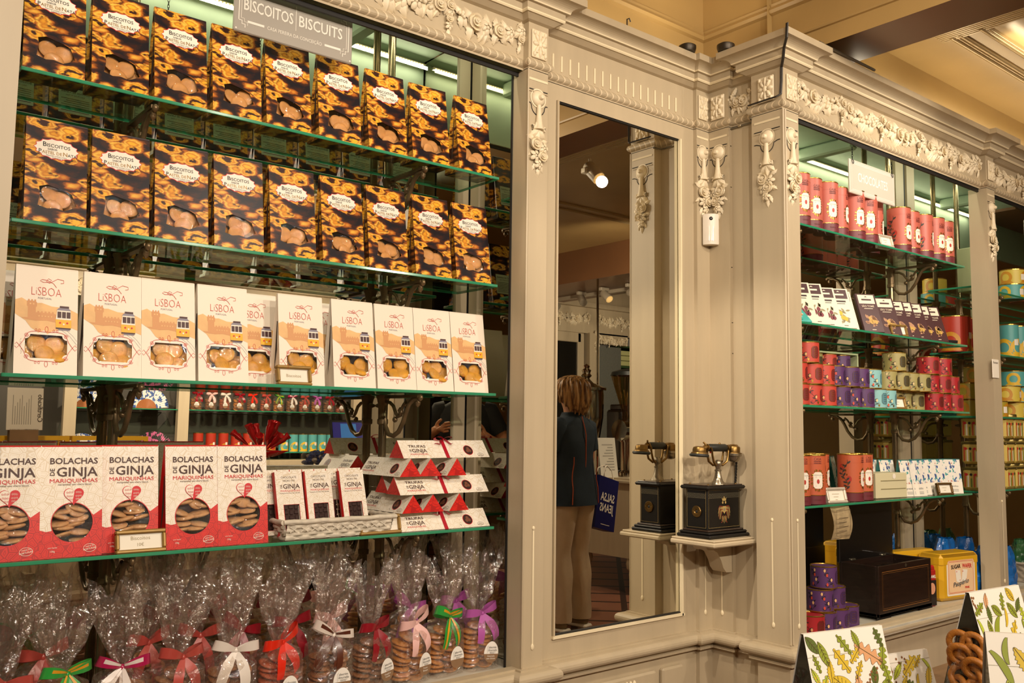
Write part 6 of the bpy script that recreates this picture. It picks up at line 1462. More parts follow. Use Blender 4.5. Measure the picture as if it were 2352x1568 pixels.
def leaf_bag(w, h, d, seed, rings=True):
    global ringd
    t = thing('leaf_print_bag', 'x', 'gift bag', None); M, L = wedge_front(w, h, d, .003); t0, t1 = d / 2 - .003, d / 2 + .003; x = w / 2
    b = MB(); b.rect(0, 0, w, L, 0, M); b.quad((x, d, 0), (-x, d, 0), (-x, t1, h), (x, t1, h), 0); b.quad((-x, t0, h), (x, t0, h), (x, t1, h), (-x, t1, h), 0); b.quad((-x, 0, 0), (-x, d, 0), (x, d, 0), (x, 0, 0), 0); b.stroke([(0, L * .80), (w, L * .80)], .0008, 1, M, .0003); b.build('paper_sleeve', [leafw, mat('fold_line', '#b9b09a', .6)], t, smooth=0)
    b = MB(); leaf_art(b, M, w, L, seed); b.build('printed_leaves', LG, t, smooth=0)
    for s in (-1, 1):
        b = MB()
        def fn(u, v, s=s):
            y = d * u + (d / 2 - d * u) * v * .95; z = h * v * .98; return (s * (x - .002 + .016 * sin(pi * u) * sin(pi * min(1, v * 1.6)) * (1 - v)), y, z)
        b.grid(fn, 9, 12); b.build('black_film', blackfilm, t, smooth=60)
    if rings:
        if ringd is None:
            q = MB(); N_ = 26; q.tube([(.026 * cos(2 * pi * k / N_), .026 * sin(2 * pi * k / N_), 0) for k in range(N_ + 1)], .0085, 10); ringd = q.build('ring_biscuit', mat('ring_biscuit', '#b36f24', .5, var=.3, vscale=60, bump=.2, bscale=180), smooth=60); dd = ringd.data; bpy.data.objects.remove(ringd); ringd = dd
        rr = random.Random(seed)
        for k in range(14):
            z = .016 + (k // 2) * .0175; put(ringd, 'ring_biscuit', t, T((-x - .004 - .004 * (k % 3), d * .5 + (.017 if k % 2 else -.017) * (1 - z * 3.2) + rr.uniform(-.004, .004), z)) @ Ry(90 + rr.uniform(-30, 30)) @ Rx(rr.uniform(-30, 30)) @ Sc(.60))
        b = MB(); b.grid(lambda u, v: (-x - .020 * sin(pi * u) - .003, d * (.04 + .92 * u) * (1 - v * .66) + d * .33 * v, .004 + v * .135), 9, 8); b.build('clear_window', film, t, smooth=60)
    return t
zt = .8135
LB = [((1.262, .722, zt), -13, .160, .160, .085, 3, 'white bag with green leaf print at the bottom edge, in front of the pier'), ((1.583, .622, zt), -6, .15, .200, .115, 7, 'white leaf-print bag with ring biscuits in its black side, topmost at the right edge'), ((1.265, .455, zt), -52, .16, .197, .10, 9, 'leaf-print bag nearest the camera, at the bottom right corner'), ((1.575, .812, zt), -12, .13, .068, .05, 12, 'low leaf-print bag between the two taller ones')]
for p, r, w, h, d, sd, lb in LB:
    o = leaf_bag(w, h, d, sd, sd == 7); o.matrix_world = T(p) @ Rz(r); o['label'] = lb; o['group'] = 'leaf-print bags on the display table'
# ============================================================= the shop behind, seen in the mirrors
darkback = mat('dark_cabinet_back', '#3a352c', .5)
def facing(x, y, z=0): return T((x, y, z)) @ Rz(180)
YB = -3.8
b = MB(); b.quad((5.2, YB - .35, 0), (-3, YB - .35, 0), (-3, YB - .35, 3.1), (5.2, YB - .35, 3.1)); struct(b.build('wall_opposite', darkback))
b = MB()
for x in (.95, 2.01, 2.975, 4.79, 5.15): b.box((x, YB, 1.25), (.10, .06, 2.2))
b.box((2, YB + .02, 2.45), (7, .06, .28)); b.box((2, YB + .05, 2.58), (7, .16, .05)); b.box((2, YB, .45), (7, .06, .9)); b.box((2, YB - .15, .905), (7, .3, .01)); struct(b.build('wall_opposite_casing', paint_s))
for i, (x0, x1) in enumerate(((.6, 1.7), (1.8, 2.9), (3.05, 4.7))):
    garland([(x0, 2.47), ((x0 + x1) / 2, 2.46), (x1, 2.47)], 20 + i, facing(x0 + x1, YB + .075), 'carved cream garland on the opposite wall, seen in the cabinet mirror, ' + nth(i, 3), 1.3)
for i, (x0, x1, z) in enumerate(((2.06, 2.925, 1.385), (3.03, 4.74, 1.385), (3.03, 4.74, .985), (2.06, 2.925, 1.0))): shelf(x0, x1, YB - .30, YB + .02, z, 'glass shelf in the opposite wall cabinet, %s of its bay' % ('upper' if z > 1.2 else 'lower') + (' with fans' if x0 < 3 else ' with cookies' if z > 1.2 else ' with cans'), 'opposite cabinet shelves')
seqc = ['crimson', 'pale_pink', 'white', 'crimson', 'scarlet', 'dusty_red', 'green_gold', 'magenta_white', 'dusty_red', 'purple', 'crimson', 'white_brown']
for i, c in enumerate(seqc): cookie_bag(facing(3.13 + i * .138, YB - .09, 1.3855) @ Sc(.98), c, i % 3, 'mirrored cookie bag with %s bow across the shop, %s' % (c.replace('_', ' and ') if '_' in c and c not in ('dusty_red', 'pale_pink') else c.replace('_', ' '), nth(i, 12)), 'cookie bags across the shop', 60 + i, True)
rtall = swirl_can(.046, .185, redc, swo)
for i in range(7): spawn('talltq', tall, facing(4.66 - i * .105, YB - .10, .9855) @ Sc(1.15), 'turquoise canister across the shop, seen in the cabinet mirror, ' + nth(i, 7, 'right'), 'canisters across the shop')
for i in range(7): spawn('rtall', rtall, facing(3.90 - i * .122, YB - .10, .9855), 'tall red canister across the shop, seen in the cabinet mirror, ' + nth(i, 7, 'right'), 'red canisters across the shop')
# fans
def fan(M, r, c0, c1, wood, lb):
    t = thing('hand_fan', lb, 'fan', M, 'hand fans across the shop'); b = MB(); n = 26
    for k in range(n):
        a0, a1 = pi * (.02 + .96 * k / n), pi * (.02 + .96 * (k + 1) / n); am = (a0 + a1) / 2
        for q0, q1, y0 in ((a0, am, 0), (am, a1, .006)): b.quad((r * .45 * cos(q0), -y0 * .4, r * .45 * sin(q0)), (r * cos(q0), -y0, r * sin(q0)), (r * cos(q1), -(.006 - y0), r * sin(q1)), (r * .45 * cos(q1), -(.006 - y0) * .4, r * .45 * sin(q1)), 0)
    b.build('pleated_leaf', c0, t, smooth=0); b = MB()
    for k in range(n): a = pi * (.03 + .94 * k / (n - 1)); b.tube([(0, .004, .004), (r * .5 * cos(a), .004, r * .5 * sin(a))], r * .028, 6)
    b.build('sticks', wood, t); return t
def blot(name, c0, c1, sc=30):
    m, N, L, p = nodes(name); tc = N.new('ShaderNodeTexCoord'); n = N.new('ShaderNodeTexNoise'); n.inputs['Scale'].default_value = sc; L.new(tc.outputs['Object'], n.inputs['Vector']); r = ramp(N, [(.50, c0), (.55, c1)]); L.new(n.outputs['Fac'], r.inputs[0]); L.new(r.outputs[0], p.inputs['Base Color']); return m
fb1 = blot('fan_blue_white', '#e6e2da', '#3a5a9a'); fb2 = blot('fan_black_pink', '#2c2a28', '#c0608a', 22); fw = mat('fan_wood', '#a8683a', .5)
fan(facing(2.68, YB - .10, 1.386), .20, fb1, 0, fw, 'blue and white hand fan on the opposite shelf, reflected in the cabinet mirror'); fan(facing(2.16, YB - .12, 1.386), .17, fb1, 0, fw, 'striped hand fan on the opposite shelf, left of the blue and white one')
fan(facing(2.14, YB - .08, 1.001), .16, fb1, 0, fw, 'blue checked hand fan on the lower opposite shelf'); fan(facing(2.75, YB - .08, 1.001), .18, fb2, 0, mat('fan_black', '#1f1c1a', .5), 'black flowered hand fan on the lower opposite shelf')
# counter along the middle of the shop
def counter(x0, x1, lb, y=-.85, z=.90):
    t = thing('shop_counter', lb, 'counter', (x0, y, 0)); w = x1 - x0; b = MB(); b.box((w / 2, -.33, .58), (w, .62, .60)); b.bbox((w / 2, -.33, z - .015), (w + .06, .70, .03), .008); b.bbox((w / 2, .005, .31), (w, .04, .06), .015); b.build('cabinet_body', paint_s, t)
    n = max(1, int(w / 1.0)); pw = w / n
    for i in range(n):
        b = MB(); u0, u1, v0, v1, c = i * pw + .12, (i + 1) * pw - .12, .40, .80, .05
        P = [(u0, v0 + c), (u0 + c, v0 + c), (u0 + c, v0), (u1 - c, v0), (u1 - c, v0 + c), (u1, v0 + c), (u1, v1 - c), (u1 - c, v1 - c), (u1 - c, v1), (u0 + c, v1), (u0 + c, v1 - c), (u0, v1 - c)]
        for o, tk, y2 in ((0, .022, .002), (.0, .009, .012)): b.tube([(p[0], y2 - .02, p[1]) for p in P] + [(P[0][0], y2 - .02, P[0][1])], tk, 6)
        for uu in (u0 + .0, u1): b.ell((uu, -.012, v0 + .0), (.02, .012, .02))
        b.build('moulded_panel', paint_s, t)
    for x in (.06, w - .06):
        for yy in (-.05, -.58): b = MB(); b.lathe([(.02, 0), (.028, .05), (.04, .16), (.035, .18), (.055, .20), (.06, .24), (.05, .28)], 16, 0, T((x, yy, 0))); b.build('turned_leg', paint_s, t)
    return t
counter(.2, 3.5, 'long sage panelled counter across the aisle, reflected under the lowest shelf'); counter(5.15, 7.4, 'sage coffee counter with turned legs behind the woman in the mirror', -.80, .87)
paper = mat('certificate_paper', '#e8e2d4', .5)
t = thing('certificate', 'framed white certificate standing on the counter, reflected at the left', 'certificate', facing(1.095, -.888, 1.215) @ Rx(-6)); b = MB(); b.bbox((0, .003, .115), (.178, .006, .23), .001); b.build('sheet', paper, t, smooth=0); b = MB(); q = FRONT
b.text('Certificado', -.062, .12, .036, 0, q, .002, rot=90, width=.15)
for k in range(9): b.rect(-.03 + k * .011, .03, -.027 + k * .011, .19 - (k * 5 % 4) * .02, 1, q, .001)
b.build('lettering', [ink, mat('ink_light', '#9a9488', .6)], t, smooth=0); b = MB(); b.box((0, .03, -.1), (.14, .06, .21)); b.build('stand', oak, t)
yf = mat('yellow_frame', '#edb92c', .4)
for i, (x0, x1) in enumerate(((1.0, 1.36), (1.375, 1.80))):
    t = thing('display_case', 'yellow framed display case on the counter, reflected behind the sour cherry boxes, ' + ('left', 'right')[1 - i], 'display case', (x0, -1.05, .9005), 'yellow display cases'); w = x1 - x0; b = MB()
    for u in (.012, w - .012):
        for yy in (-.15, 0): b.box((u, yy, .14), (.0236, .0236, .279))
    for zz in (.012, .268):
        for yy in (-.15, 0): b.box((w / 2, yy, zz), (w, .024, .024))
        for u in (.012, w - .012): b.box((u, -.075, zz), (.0232, .1252, .0232))
    b.build('frame', yf, t); b = MB(); b.quad((0, .006, 0), (w, .006, 0), (w, .006, .28), (0, .006, .28)); b.build('pane', film, t, smooth=0)
for i, x in enumerate((1.90, 2.05)):
    o = leaf_bag(.13, .23, .08, 31 + i, False); o.matrix_world = facing(x, -.95, .9005); o['label'] = 'leaf-print bag on the counter across the aisle, reflected, ' + ('right', 'left')[i]; o['group'] = 'leaf-print bags on the counter'
t = thing('candy_bowl', 'glass bowl of wrapped candies on the counter, reflected above the basket', 'bowl', T((3.0, -.98, .9005)) @ Sc(1.2)); b = MB(); b.lathe([(.07, 0), (.13, .03), (.165, .09), (.165, .135), (.155, .15)], 28); b.build('glass_bowl', film, t, smooth=60)
b = MB(); rr = random.Random(5)
for k in range(150):
    a, q = rr.uniform(0, 6.28), .15 * rr.random() ** .5; b.ell((q * cos(a), q * sin(a), .03 + rr.random() * .12), (.018, .012, .012), (0 if q * cos(a) > 0 else 1) if rr.random() < .8 else 2, None, 6, 4)
o = b.build('wrapped_candies', [mat('candy_gold', '#c8b02a', .25, metal=.4), mat('candy_blue', '#3a4a7a', .25, metal=.3), mat('candy_silver', '#b8b0a8', .25, metal=.5)], t); o['kind'] = 'stuff'
t = thing('candy_bunch', 'bunch of red cone candies in a jar on the counter, reflected behind the boxes', 'candy', (2.48, -.95, .9005)); b = MB(); b.lathe([(.05, 0), (.055, .02), (.06, .16), (.058, .17)], 20); b.build('jar', film, t, smooth=60)
rf = mat('red_foil', '#b3141c', .2, metal=.3, coat=.6)
for k in range(18):
    a = 2 * pi * k / 18 * 2.6; tl = 25 + 55 * (k % 3) / 2; b = MB(); b.lathe([(0, 0), (.018, .09), (.014, .10), (.02, .125), (.006, .11)], 10); o = b.build('cone_candy', rf, t); o.matrix_basis = T((0, 0, .16)) @ Sc(1.25) @ Rz(math.degrees(a)) @ Rx(tl) @ T((0, 0, .05 + .02 * (k % 2))) @ (Rx(180) @ T((0, 0, -.1)) if k % 3 == 2 else I4)
t = thing('till_screen', 'blue till screen on the counter across the shop, reflected above the blue canisters', 'screen', facing(3.35, -1.3, .9005) @ Rx(-12)); b = MB(); b.bbox((0, .012, .30), (.30, .02, .22), .005, 0); b.lathe([(.07, 0), (.07, .01), (.02, .02), (.02, .2)], 16); b.build('housing', bak, t); b = MB(); b.rect(-.135, .21, .135, .39, 0, FRONT, .0005); b.rect(-.06, .25, .07, .38, 1, FRONT, .001); b.build('display', [mat('screen_violet', '#2a2470', .3, emit='#2c2a90', estr=.6), mat('screen_blue', '#3a7ac0', .3, emit='#3a7ac0', estr=.8)], t, smooth=0)
# wall with door and glass partition behind the coffee counter
YD = -2.75; b = MB(); b.box((7.0, YD - .05, 2.62), (3.6, .1, .76)); b.box((5.4, YD - .05, 1.12), (.45, .1, 2.25)); b.box((6.62, YD - .03, 1.12), (.14, .12, 2.25)); b.box((8.05, YD - .05, 1.12), (1.0, .1, 2.25)); b.box((6.5, YD - .02, 2.53), (3.0, .16, .05)); b.box((6.9, YD - .05, 2.20), (.5, .1, .11)); b.box((5.22, -3.5, 1.5), (.1, 1.5, 3.0)); struct(b.build('wall_far', paint_s))
t = thing('door_panel', 'dark glazed door with grey frame behind the woman, in the tall mirror', 'door', (6.06, YD - .05, 0)); b = MB()
for u in (-.42, .42): b.bbox((u, 0, 1.12), (.09, .05, 2.24), .006)
for z in (.10, 2.20): b.bbox((0, 0, z), (.84, .05, .12), .006)
b.build('frame', paint_s, t); b = MB(); b.box((0, 0, 1.15), (.76, .012, 2.0)); b.build('dark_pane', mat('night_glass', '#1a1a17', .08, coat=.6), t)
garland([(5.75, 2.42), (6.15, 2.41), (6.55, 2.42)], 30, facing(12.3, YD), 'carved garland over the dark door, in the tall mirror', 1.3); garland([(6.7, 2.42), (7.0, 2.41), (7.35, 2.42)], 31, facing(14.05, YD), 'carved garland right of the pole, in the tall mirror', 1.3); garland([(6.74, 2.21), (7.0, 2.205), (7.12, 2.21)], 32, facing(13.86, YD), 'lower carved garland over the frosted pane, in the tall mirror', 1.0)
o = drop_mesh(44).build('carved_flower_drop', cream, smooth=50); o.matrix_world = facing(6.65, YD + .03, 2.25); tag(o, 'carved cream flower drop beside the dark door, in the tall mirror', 'ornament', 'carved flower drops')
t = thing('frosted_partition', 'frosted glass partition beyond the coffee machine, in the tall mirror', 'partition', (6.92, YD - .05, 0)); b = MB(); b.box((0, 0, 1.6), (.34, .01, 1.05)); b.build('frosted_pane', mat('frosted', '#6f7068', .25, bump=.8, bscale=60), t)
t = thing('green_cupboard', 'green open cupboard with pale boxes, at the right of the tall mirror', 'cupboard', (7.33, YD - .26, 0)); b = MB(); b.box((0, -.15, 1.6), (.42, .02, 1.1)); b.box((-.21, 0, 1.6), (.02, .3, 1.1)); b.box((.21, 0, 1.6), (.02, .3, 1.1)); b.box((0, 0, 1.93), (.42, .3, .02)); b.box((0, 0, 2.15), (.42, .3, .02)); b.build('carcass', mat('cupboard_green', '#3f5a34', .5), t)
for k in range(3): b = MB(); b.bbox((0, 0, .028), (.30, .2, .05), .003); o = b.build('pale_box', mat('box_lime', '#c8c88a', .5)); o.matrix_world = T((7.30, YD - .22, 1.941 + k * .056)); tag(o, 'pale lime box in the green cupboard, %s of the stack of three' % ('bottom', 'middle', 'top')[k], 'box', 'boxes in the green cupboard')
chrome = mat('polished_silver', '#b8b0a0', .12, metal=1.)
t = thing('silver_urn', 'polished silver urn with finial beside the woman, in the tall mirror', 'urn', (5.19, -1.36, .87)); b = MB(); b.lathe([(.07, 0), (.07, .03), (.03, .06), (.03, .12), (.05, .18)], 24); b.build('foot', mat('urn_red', '#9a2a1c', .3), t); b = MB(); b.lathe([(.03, .18), (.06, .22), (.115, .32), (.14, .48), (.145, .66), (.14, .70)], 28); b.build('body', chrome, t, smooth=60); b = MB(); b.lathe([(.165, .70), (.165, .72), (.13, .735), (.06, .76), (.03, .79), (.025, .80), (.045, .82), (.03, .84), (.04, .865), (.02, .88), (.03, .90), (0, .92)], 28); b.build('lid', chrome, t, smooth=60)
t = thing('coffee_grinder', 'coffee grinder with clear bean hopper, at the right of the tall mirror', 'grinder', (5.405, -1.10, .87)); b = MB(); b.lathe([(.09, 0), (.09, .04), (.06, .06), (.06, .28), (.075, .30), (.075, .40), (.05, .44)], 24); b.build('motor_body', chrome, t, smooth=50); b = MB(); b.tube([(-.10, 0, .38), (-.03, 0, .38)], .085, 20); b.build('motor_drum', chrome, t); b = MB(); b.lathe([(.045, .44), (.045, .52), (.13, .80), (.135, .82)], 24); b.build('hopper', clear_mat('hopper_amber', '#d8b878', .1, .05), t, smooth=60); b = MB(); b.lathe([(.14, .82), (.13, .85), (.07, .87), (0, .88)], 24); b.build('lid', bak, t)
t = thing('espresso_machine', 'dark espresso machine with steel drums on the coffee counter', 'coffee machine', (5.64, -1.34, .87)); b = MB(); b.bbox((0, 0, .30), (.26, .24, .50), .02); b.bbox((0, 0, .57), (.2, .2, .05), .01); b.build('dark_body', mat('machine_black', '#141312', .3, coat=.3), t); b = MB(); b.tube([(-.05, .10, .36), (-.05, .16, .36)], .075, 20); b.bbox((0, .13, .06), (.26, .05, .05), .01); b.build('steel_front', chrome, t)
t = thing('menu_sheet', 'white printed sheet standing on the coffee counter, in the tall mirror', 'sheet', facing(5.175, -1.07, .872) @ Rx(-8)); b = MB(); b.bbox((0, .002, .16), (.19, .004, .32), .001); b.build('sheet', paper, t, smooth=0); b = MB()
for k in range(10): b.rect(-.06, .26 - k * .022, .06 - (k * 7 % 4) * .02, .268 - k * .022, 0, FRONT, .001)
b.build('lettering', MATS['ink_light'], t, smooth=0)
b = MB(); b.tube([(5.375, -1.42, .87), (5.375, -1.42, 2.62)], .010, 10); tag(b.build('steel_pole', chrome), 'thin steel pole rising from the coffee counter to the beam, in the tall mirror', 'pole')
# lamps
lampw = mat('lamp_white', '#c9bda6', .4); bulb = mat('bulb_face', '#fff4dc', .5, emit='#ffe6b8', estr=14)
def spot_lamp(loc, tgt, lb, grp, stem=.10, on=True):
    d = (Vector(tgt) - Vector(loc)).normalized(); M = T(loc) @ d.to_track_quat('-Z', 'Y').to_matrix().to_4x4()
    t = thing('spot_lamp', lb, 'lamp', T(loc), grp); R3 = d.to_track_quat('-Z', 'Y').to_matrix().to_4x4()
    b = MB(); b.lathe([(.034, .0), (.035, .003), (.035, .11), (.030, .12), (0, .12)], 24, 0, R3); b.lathe([(.034, 0), (.030, .012)], 24, 0, R3); b.build('housing', lampw, t, smooth=50)
    b = MB(); b.lathe([(0, .010), (.030, .010)], 20, 0, R3 @ T((0, 0, 0))); b.build('bulb', bulb if on else lampw, t, smooth=0)
    b = MB(); p = R3 @ Vector((0, 0, .10)); b.tube([p, p + Vector((.0, .0, .05)), Vector((p.x, p.y, stem))], .008, 8); b.bbox((p.x, p.y, stem), (.10, .035, .03), .004); b.build('mount', lampw, t)
b = MB(); b.box((5.9, -1.75, 2.505), (.035, 2.6, .03)); tag(b.build('lamp_track', lampw), 'white lighting track under the far beam, in the tall mirror', 'track')
for i, (y, tg) in enumerate(((-1.3, (5.0, 1.6, 1.2)), (-1.62, (5.4, .4, .9)), (-1.95, (4.6, 0, 1)), (-2.3, (5.5, 1, 1)))): spot_lamp((5.72, y, 2.40), tg, 'white spot lamp under the far beam, tall mirror, ' + nth(i, 4, 'right'), 'spot lamps under the far beam', .10, i in (1,))
# ============================================================= people (seen in the mirrors)
skin = mat('skin', '#c98f6c', .5, var=.1, vscale=20); navy = mat('navy_cloth', '#1c2c38', .8, var=.2, vscale=14, bump=.1, bscale=90); beige = mat('beige_cloth', '#c9b090', .8, var=.12, vscale=10, bump=.15, bscale=50)
def skin_mesh(name, verts, edges, radii, m, parent, root=0, sub=2):
    me = bpy.data.meshes.new(name); me.from_pydata(verts, edges, []); o = bpy.data.objects.new(name, me); COL.objects.link(o); o.parent = parent
    md = o.modifiers.new('skin', 'SKIN'); md.use_smooth_shade = True
    bpy.context.view_layer.update()
    for i, r in enumerate(radii):
        sv = me.skin_vertices[0].data[i]; sv.radius = (r, r) if not isinstance(r, tuple) else r; sv.use_root = (i == root)
    s = o.modifiers.new('sub', 'SUBSURF'); s.levels = sub; s.render_levels = sub
    me.materials.append(m); return o
def ensure_skin(me):
    if not me.skin_vertices:
        me.attributes
def bake(o):
    dg = bpy.context.evaluated_depsgraph_get(); ev = o.evaluated_get(dg); me = bpy.data.meshes.new_from_object(ev); 
    for m in list(o.modifiers): o.modifiers.remove(m)
    o.data = me; me.shade_smooth(); return o
def hand(verts, edges, rad_, w, d, side, curl, up, parent_i):
    """palm + five fingers from wrist w along direction d; side is the thumb direction"""
    w = Vector(w); d = Vector(d).normalized(); sd = Vector(side).normalized(); n = d.cross(sd)
    p1 = w + d * .045; base = len(verts); verts.append(tuple(p1)); edges.append((parent_i, base)); rad_.append((.030, .016)); p2 = w + d * .075; verts.append(tuple(p2)); edges.append((base, base + 1)); rad_.append((.034, .014))
    for k, (o, L) in enumerate(((.026, .065), (.009, .074), (-.009, .069), (-.026, .054))):
        q = p2 + sd * o; i = base + 1; dirv = d.copy()
        for j in range(3):
            dirv = (dirv * cos(curl) + Vector(up) * sin(curl)).normalized(); q = q + dirv * L / 3 * (1.35 if j == 0 else .95); verts.append(tuple(q)); edges.append((i, len(verts) - 1)); i = len(verts) - 1; rad_.append(.0088 - .001 * j)
    q = w + d * .03 + sd * .028; i = base; dv = (d * .6 + sd).normalized()
    for j in range(3): q = q + dv * .024; dv = (dv + d * .5 + Vector(up) * .3).normalized(); verts.append(tuple(q)); edges.append((i, len(verts) - 1)); i = len(verts) - 1; rad_.append(.0105 - .001 * j)
def body(t, J, handargs):
    V = []; E = []; Rr = []; idx = {}
    def add(n, p, r, par=None):
        idx[n] = len(V); V.append(tuple(p)); Rr.append(r)
        if par is not None: E.append((idx[par], idx[n]))
    add('pel', (0, 0, .90), (.13, .10)); add('sp', (0, .005, 1.03), (.115, .085), 'pel'); add('ch', (0, .0, 1.20), (.125, .095), 'sp'); add('nb', (0, -.015, 1.335), (.065, .06), 'ch'); add('nk', (0, -.005, 1.40), .050, 'nb'); add('hd0', (0, .010, 1.455), (.058, .068), 'nk'); add('hd1', (0, .005, 1.53), (.070, .085), 'hd0'); add('hd2', (0, 0, 1.59), (.05, .06), 'hd1'); add('nose', (0, .095, 1.505), .011, 'hd1')
    for s, n in ((-1, 'L'), (1, 'R')):
        add('hip' + n, (s * .085, 0, .84), .085, 'pel'); add('kn' + n, (s * .095, .015, .47), .054, 'hip' + n); add('ca' + n, (s * .098, -.01, .33), .050, 'kn' + n); add('an' + n, (s * .10, -.015, .085), .034, 'ca' + n); add('toe' + n, (s * .115, .12, .035), .030, 'an' + n)
        add('sh' + n, (s * .155, -.01, 1.295), .052, 'ch'); add('el' + n, J['el' + n], .038, 'sh' + n); add('wr' + n, J['wr' + n], .026, 'el' + n)
        w, d, sdv, curl, up = handargs[n]; hand(V, E, Rr, J['wr' + n], d, sdv, curl, up, idx['wr' + n])
    return skin_mesh('body', V, E, Rr, skin, t, 0, 2)
def face(t):
    b = MB()
    for s in (-1, 1): b.ell((s * .030, .082, 1.525), (.011, .006, .007), 0); b.ell((s * .030, .0865, 1.525), (.0045, .004, .005), 1); b.ell((s * .082, .0, 1.51), (.010, .020, .032), 3)
    b.ell((0, .086, 1.462), (.022, .006, .005), 2); b.build('face', [white, ink, mat('lips', '#a8584c', .5), skin], t)
def loft(name, rings, m, t, n=28, off=None):
    b = MB()
    def fn(u, v):
        x = v * (len(rings) - 1); i = min(int(x), len(rings) - 2); f = x - i; f2 = f; a = 2 * pi * u
        r = [rings[i][k] + (rings[i + 1][k] - rings[i][k]) * f2 for k in range(5)]
        wr = .004 * sin(a * 5 + v * 9) + .003 * sin(a * 3 - v * 17)
        ca, sa = cos(a), sin(a); e = .8
        return (r[0] + (r[3] + wr) * abs(ca) ** e * (1 if ca >= 0 else -1), r[1] + (r[4] + wr) * abs(sa) ** e * (1 if sa >= 0 else -1), r[2])
    b.grid(fn, n, 4 * len(rings), 0, None, True); return b, b.build(name, m, t, smooth=70)
def hair_mat(c0, c1):
    m, N, L, p = nodes('hair_' + c0.strip('#')); tc = N.new('ShaderNodeTexCoord'); mp = N.new('ShaderNodeMapping'); mp.inputs['Scale'].default_value = (60, 60, 5); L.new(tc.outputs['Object'], mp.inputs[0]); n = N.new('ShaderNodeTexNoise'); n.inputs['Scale'].default_value = 1; n.inputs['Detail'].default_value = 3; L.new(mp.outputs[0], n.inputs['Vector']); r = ramp(N, [(.38, c0), (.62, c1)]); L.new(n.outputs['Fac'], r.inputs[0]); L.new(r.outputs[0], p.inputs['Base Color']); p.inputs['Roughness'].default_value = .45; return m
def hair(t, m, zlow, vol=1.0, fringe=True):
    b = MB()
    def fn(u, v):
        a = 2 * pi * u; th = v * pi * .5 if v < .5 else pi * .25 + 0
        back = .5 - .5 * sin(a)  # 1 at the back
        zl = zlow + (1.535 - zlow) * (1 - back) ** 1.5 if fringe else zlow
        if v < .45: q = v / .45; rr = sin(q * pi / 2); z = 1.545 + .085 * cos(q * pi / 2)
        else: q = (v - .45) / .55; rr = 1 + .10 * sin(pi * q) - .28 * q ** 2 * back; z = 1.545 + (zl - 1.545) * q
        st = .0045 * sin(a * 23 + v * 6) + .003 * sin(a * 41 - v * 9) + .006 * sin(a * 9 + v * 4)
        return ((.098 * vol + st) * rr * cos(a), -.008 + (.112 * vol + st) * rr * sin(a), z + (.012 * sin(a * 17) if v > .97 else 0))
    b.grid(fn, 120, 26, 0, None, True); return b.build('hair', m, t, smooth=60)
def shirt(t, hem, m, sleeves, el):
    rings = [(0, 0, hem, .196, .145), (0, 0, hem + .06, .190, .140), (0, 0, hem + .20, .170, .122), (0, 0, 1.10, .172, .118), (0, -.003, 1.20, .182, .122), (0, -.008, 1.28, .178, .105), (0, -.012, 1.325, .125, .085), (0, -.010, 1.36, .072, .068), (0, -.008, 1.385, .064, .062)]
    b, o = loft('shirt_tmp', rings, m, t); bpy.data.objects.remove(o)
    for n, s in (('L', -1), ('R', 1)):
        sh = Vector((s * .145, -.01, 1.285)); e = Vector(el[n]); k = sleeves; end = sh.lerp(e, k)
        b.tube([sh + Vector((-s * .03, 0, .01)), sh, sh.lerp(end, .35), sh.lerp(end, .7), end], [.062, .074, .070, .066, .064], 18)
    return b.build('shirt', m, t, smooth=70)
def trousers(t, m, spread=.09, step=(0, 0)):
    b, o = loft('tr_tmp', [(0, 0, .80, .165, .118), (0, 0, .86, .172, .122), (0, 0, .93, .160, .112), (0, 0, 1.0, .150, .105)], m, t); bpy.data.objects.remove(o)
    for s, dy in ((-1, step[0]), (1, step[1])):
        rr = [(s * .078, 0, .90, .088, .105), (s * .082, 0, .80, .088, .112), (s * .088, .004, .66, .080, .090), (s * .092, .012, .48, .066, .070), (s * .096, -.004, .34, .064, .068), (s * .10, -.01, .18, .060, .064), (s * .10, -.008, .06, .062, .068)]
        bb, o = loft('tr_tmp', rr, m, t, 20); bpy.data.objects.remove(o); b.add(bb.v, bb.f)
    return b.build('trousers', m, t, smooth=70)
def shoes(t, m):
    for s in (-1, 1):
        b = MB(); b.ell((s * .108, .045, .045), (.042, .115, .045), 0, None, 16, 8); b.bbox((s * .108, .045, .012), (.085, .235, .024), .01, 1); b.build('shoe', [m, white], t)
# woman in the navy piped shirt, standing with her back to the mirror
t = thing('person', 'person with back turned, navy shirt with orange piping and beige trousers, in the tall mirror', 'person', T((4.03, -.30, 0)) @ Rz(172) @ Sc(.985))
J = {'elL': (-.235, .02, 1.06), 'wrL': (-.16, .21, 1.02), 'elR': (.235, .02, 1.06), 'wrR': (.14, .22, 1.05)}
body(t, J, {'L': (0, (.3, 1, .0), (0, .0, 1), .5, (1, 0, 0)), 'R': (0, (-.4, 1, 0), (0, 0, 1), .5, (-1, 0, 0))})
face(t); hair(t, hair_mat('#5a3c22', '#c79a62'), 1.375, 1.08); shirt(t, .79, navy, .62, {'L': J['elL'], 'R': J['elR']}); trousers(t, beige); shoes(t, mat('shoe_tan', '#8f7a58', .6))
b = MB()
for x, z1 in ((-.135, 1.10), (0, 1.36), (.135, 1.10)): b.tube([(x * (1 - .10 * sin((z - .8) * 5)), -.124 - .002 + (.035 if z > 1.25 else .0) * ((z - 1.25) / .11 if z > 1.25 else 0) + (.012 if .9 < z < 1.05 else 0) * sin((z - .9) / .15 * pi), z) for z in [.80 + (z1 - .80) * k / 14 for k in range(15)]], .0035, 6)
b.build('orange_piping', mat('piping_orange', '#b5532c', .6), t)
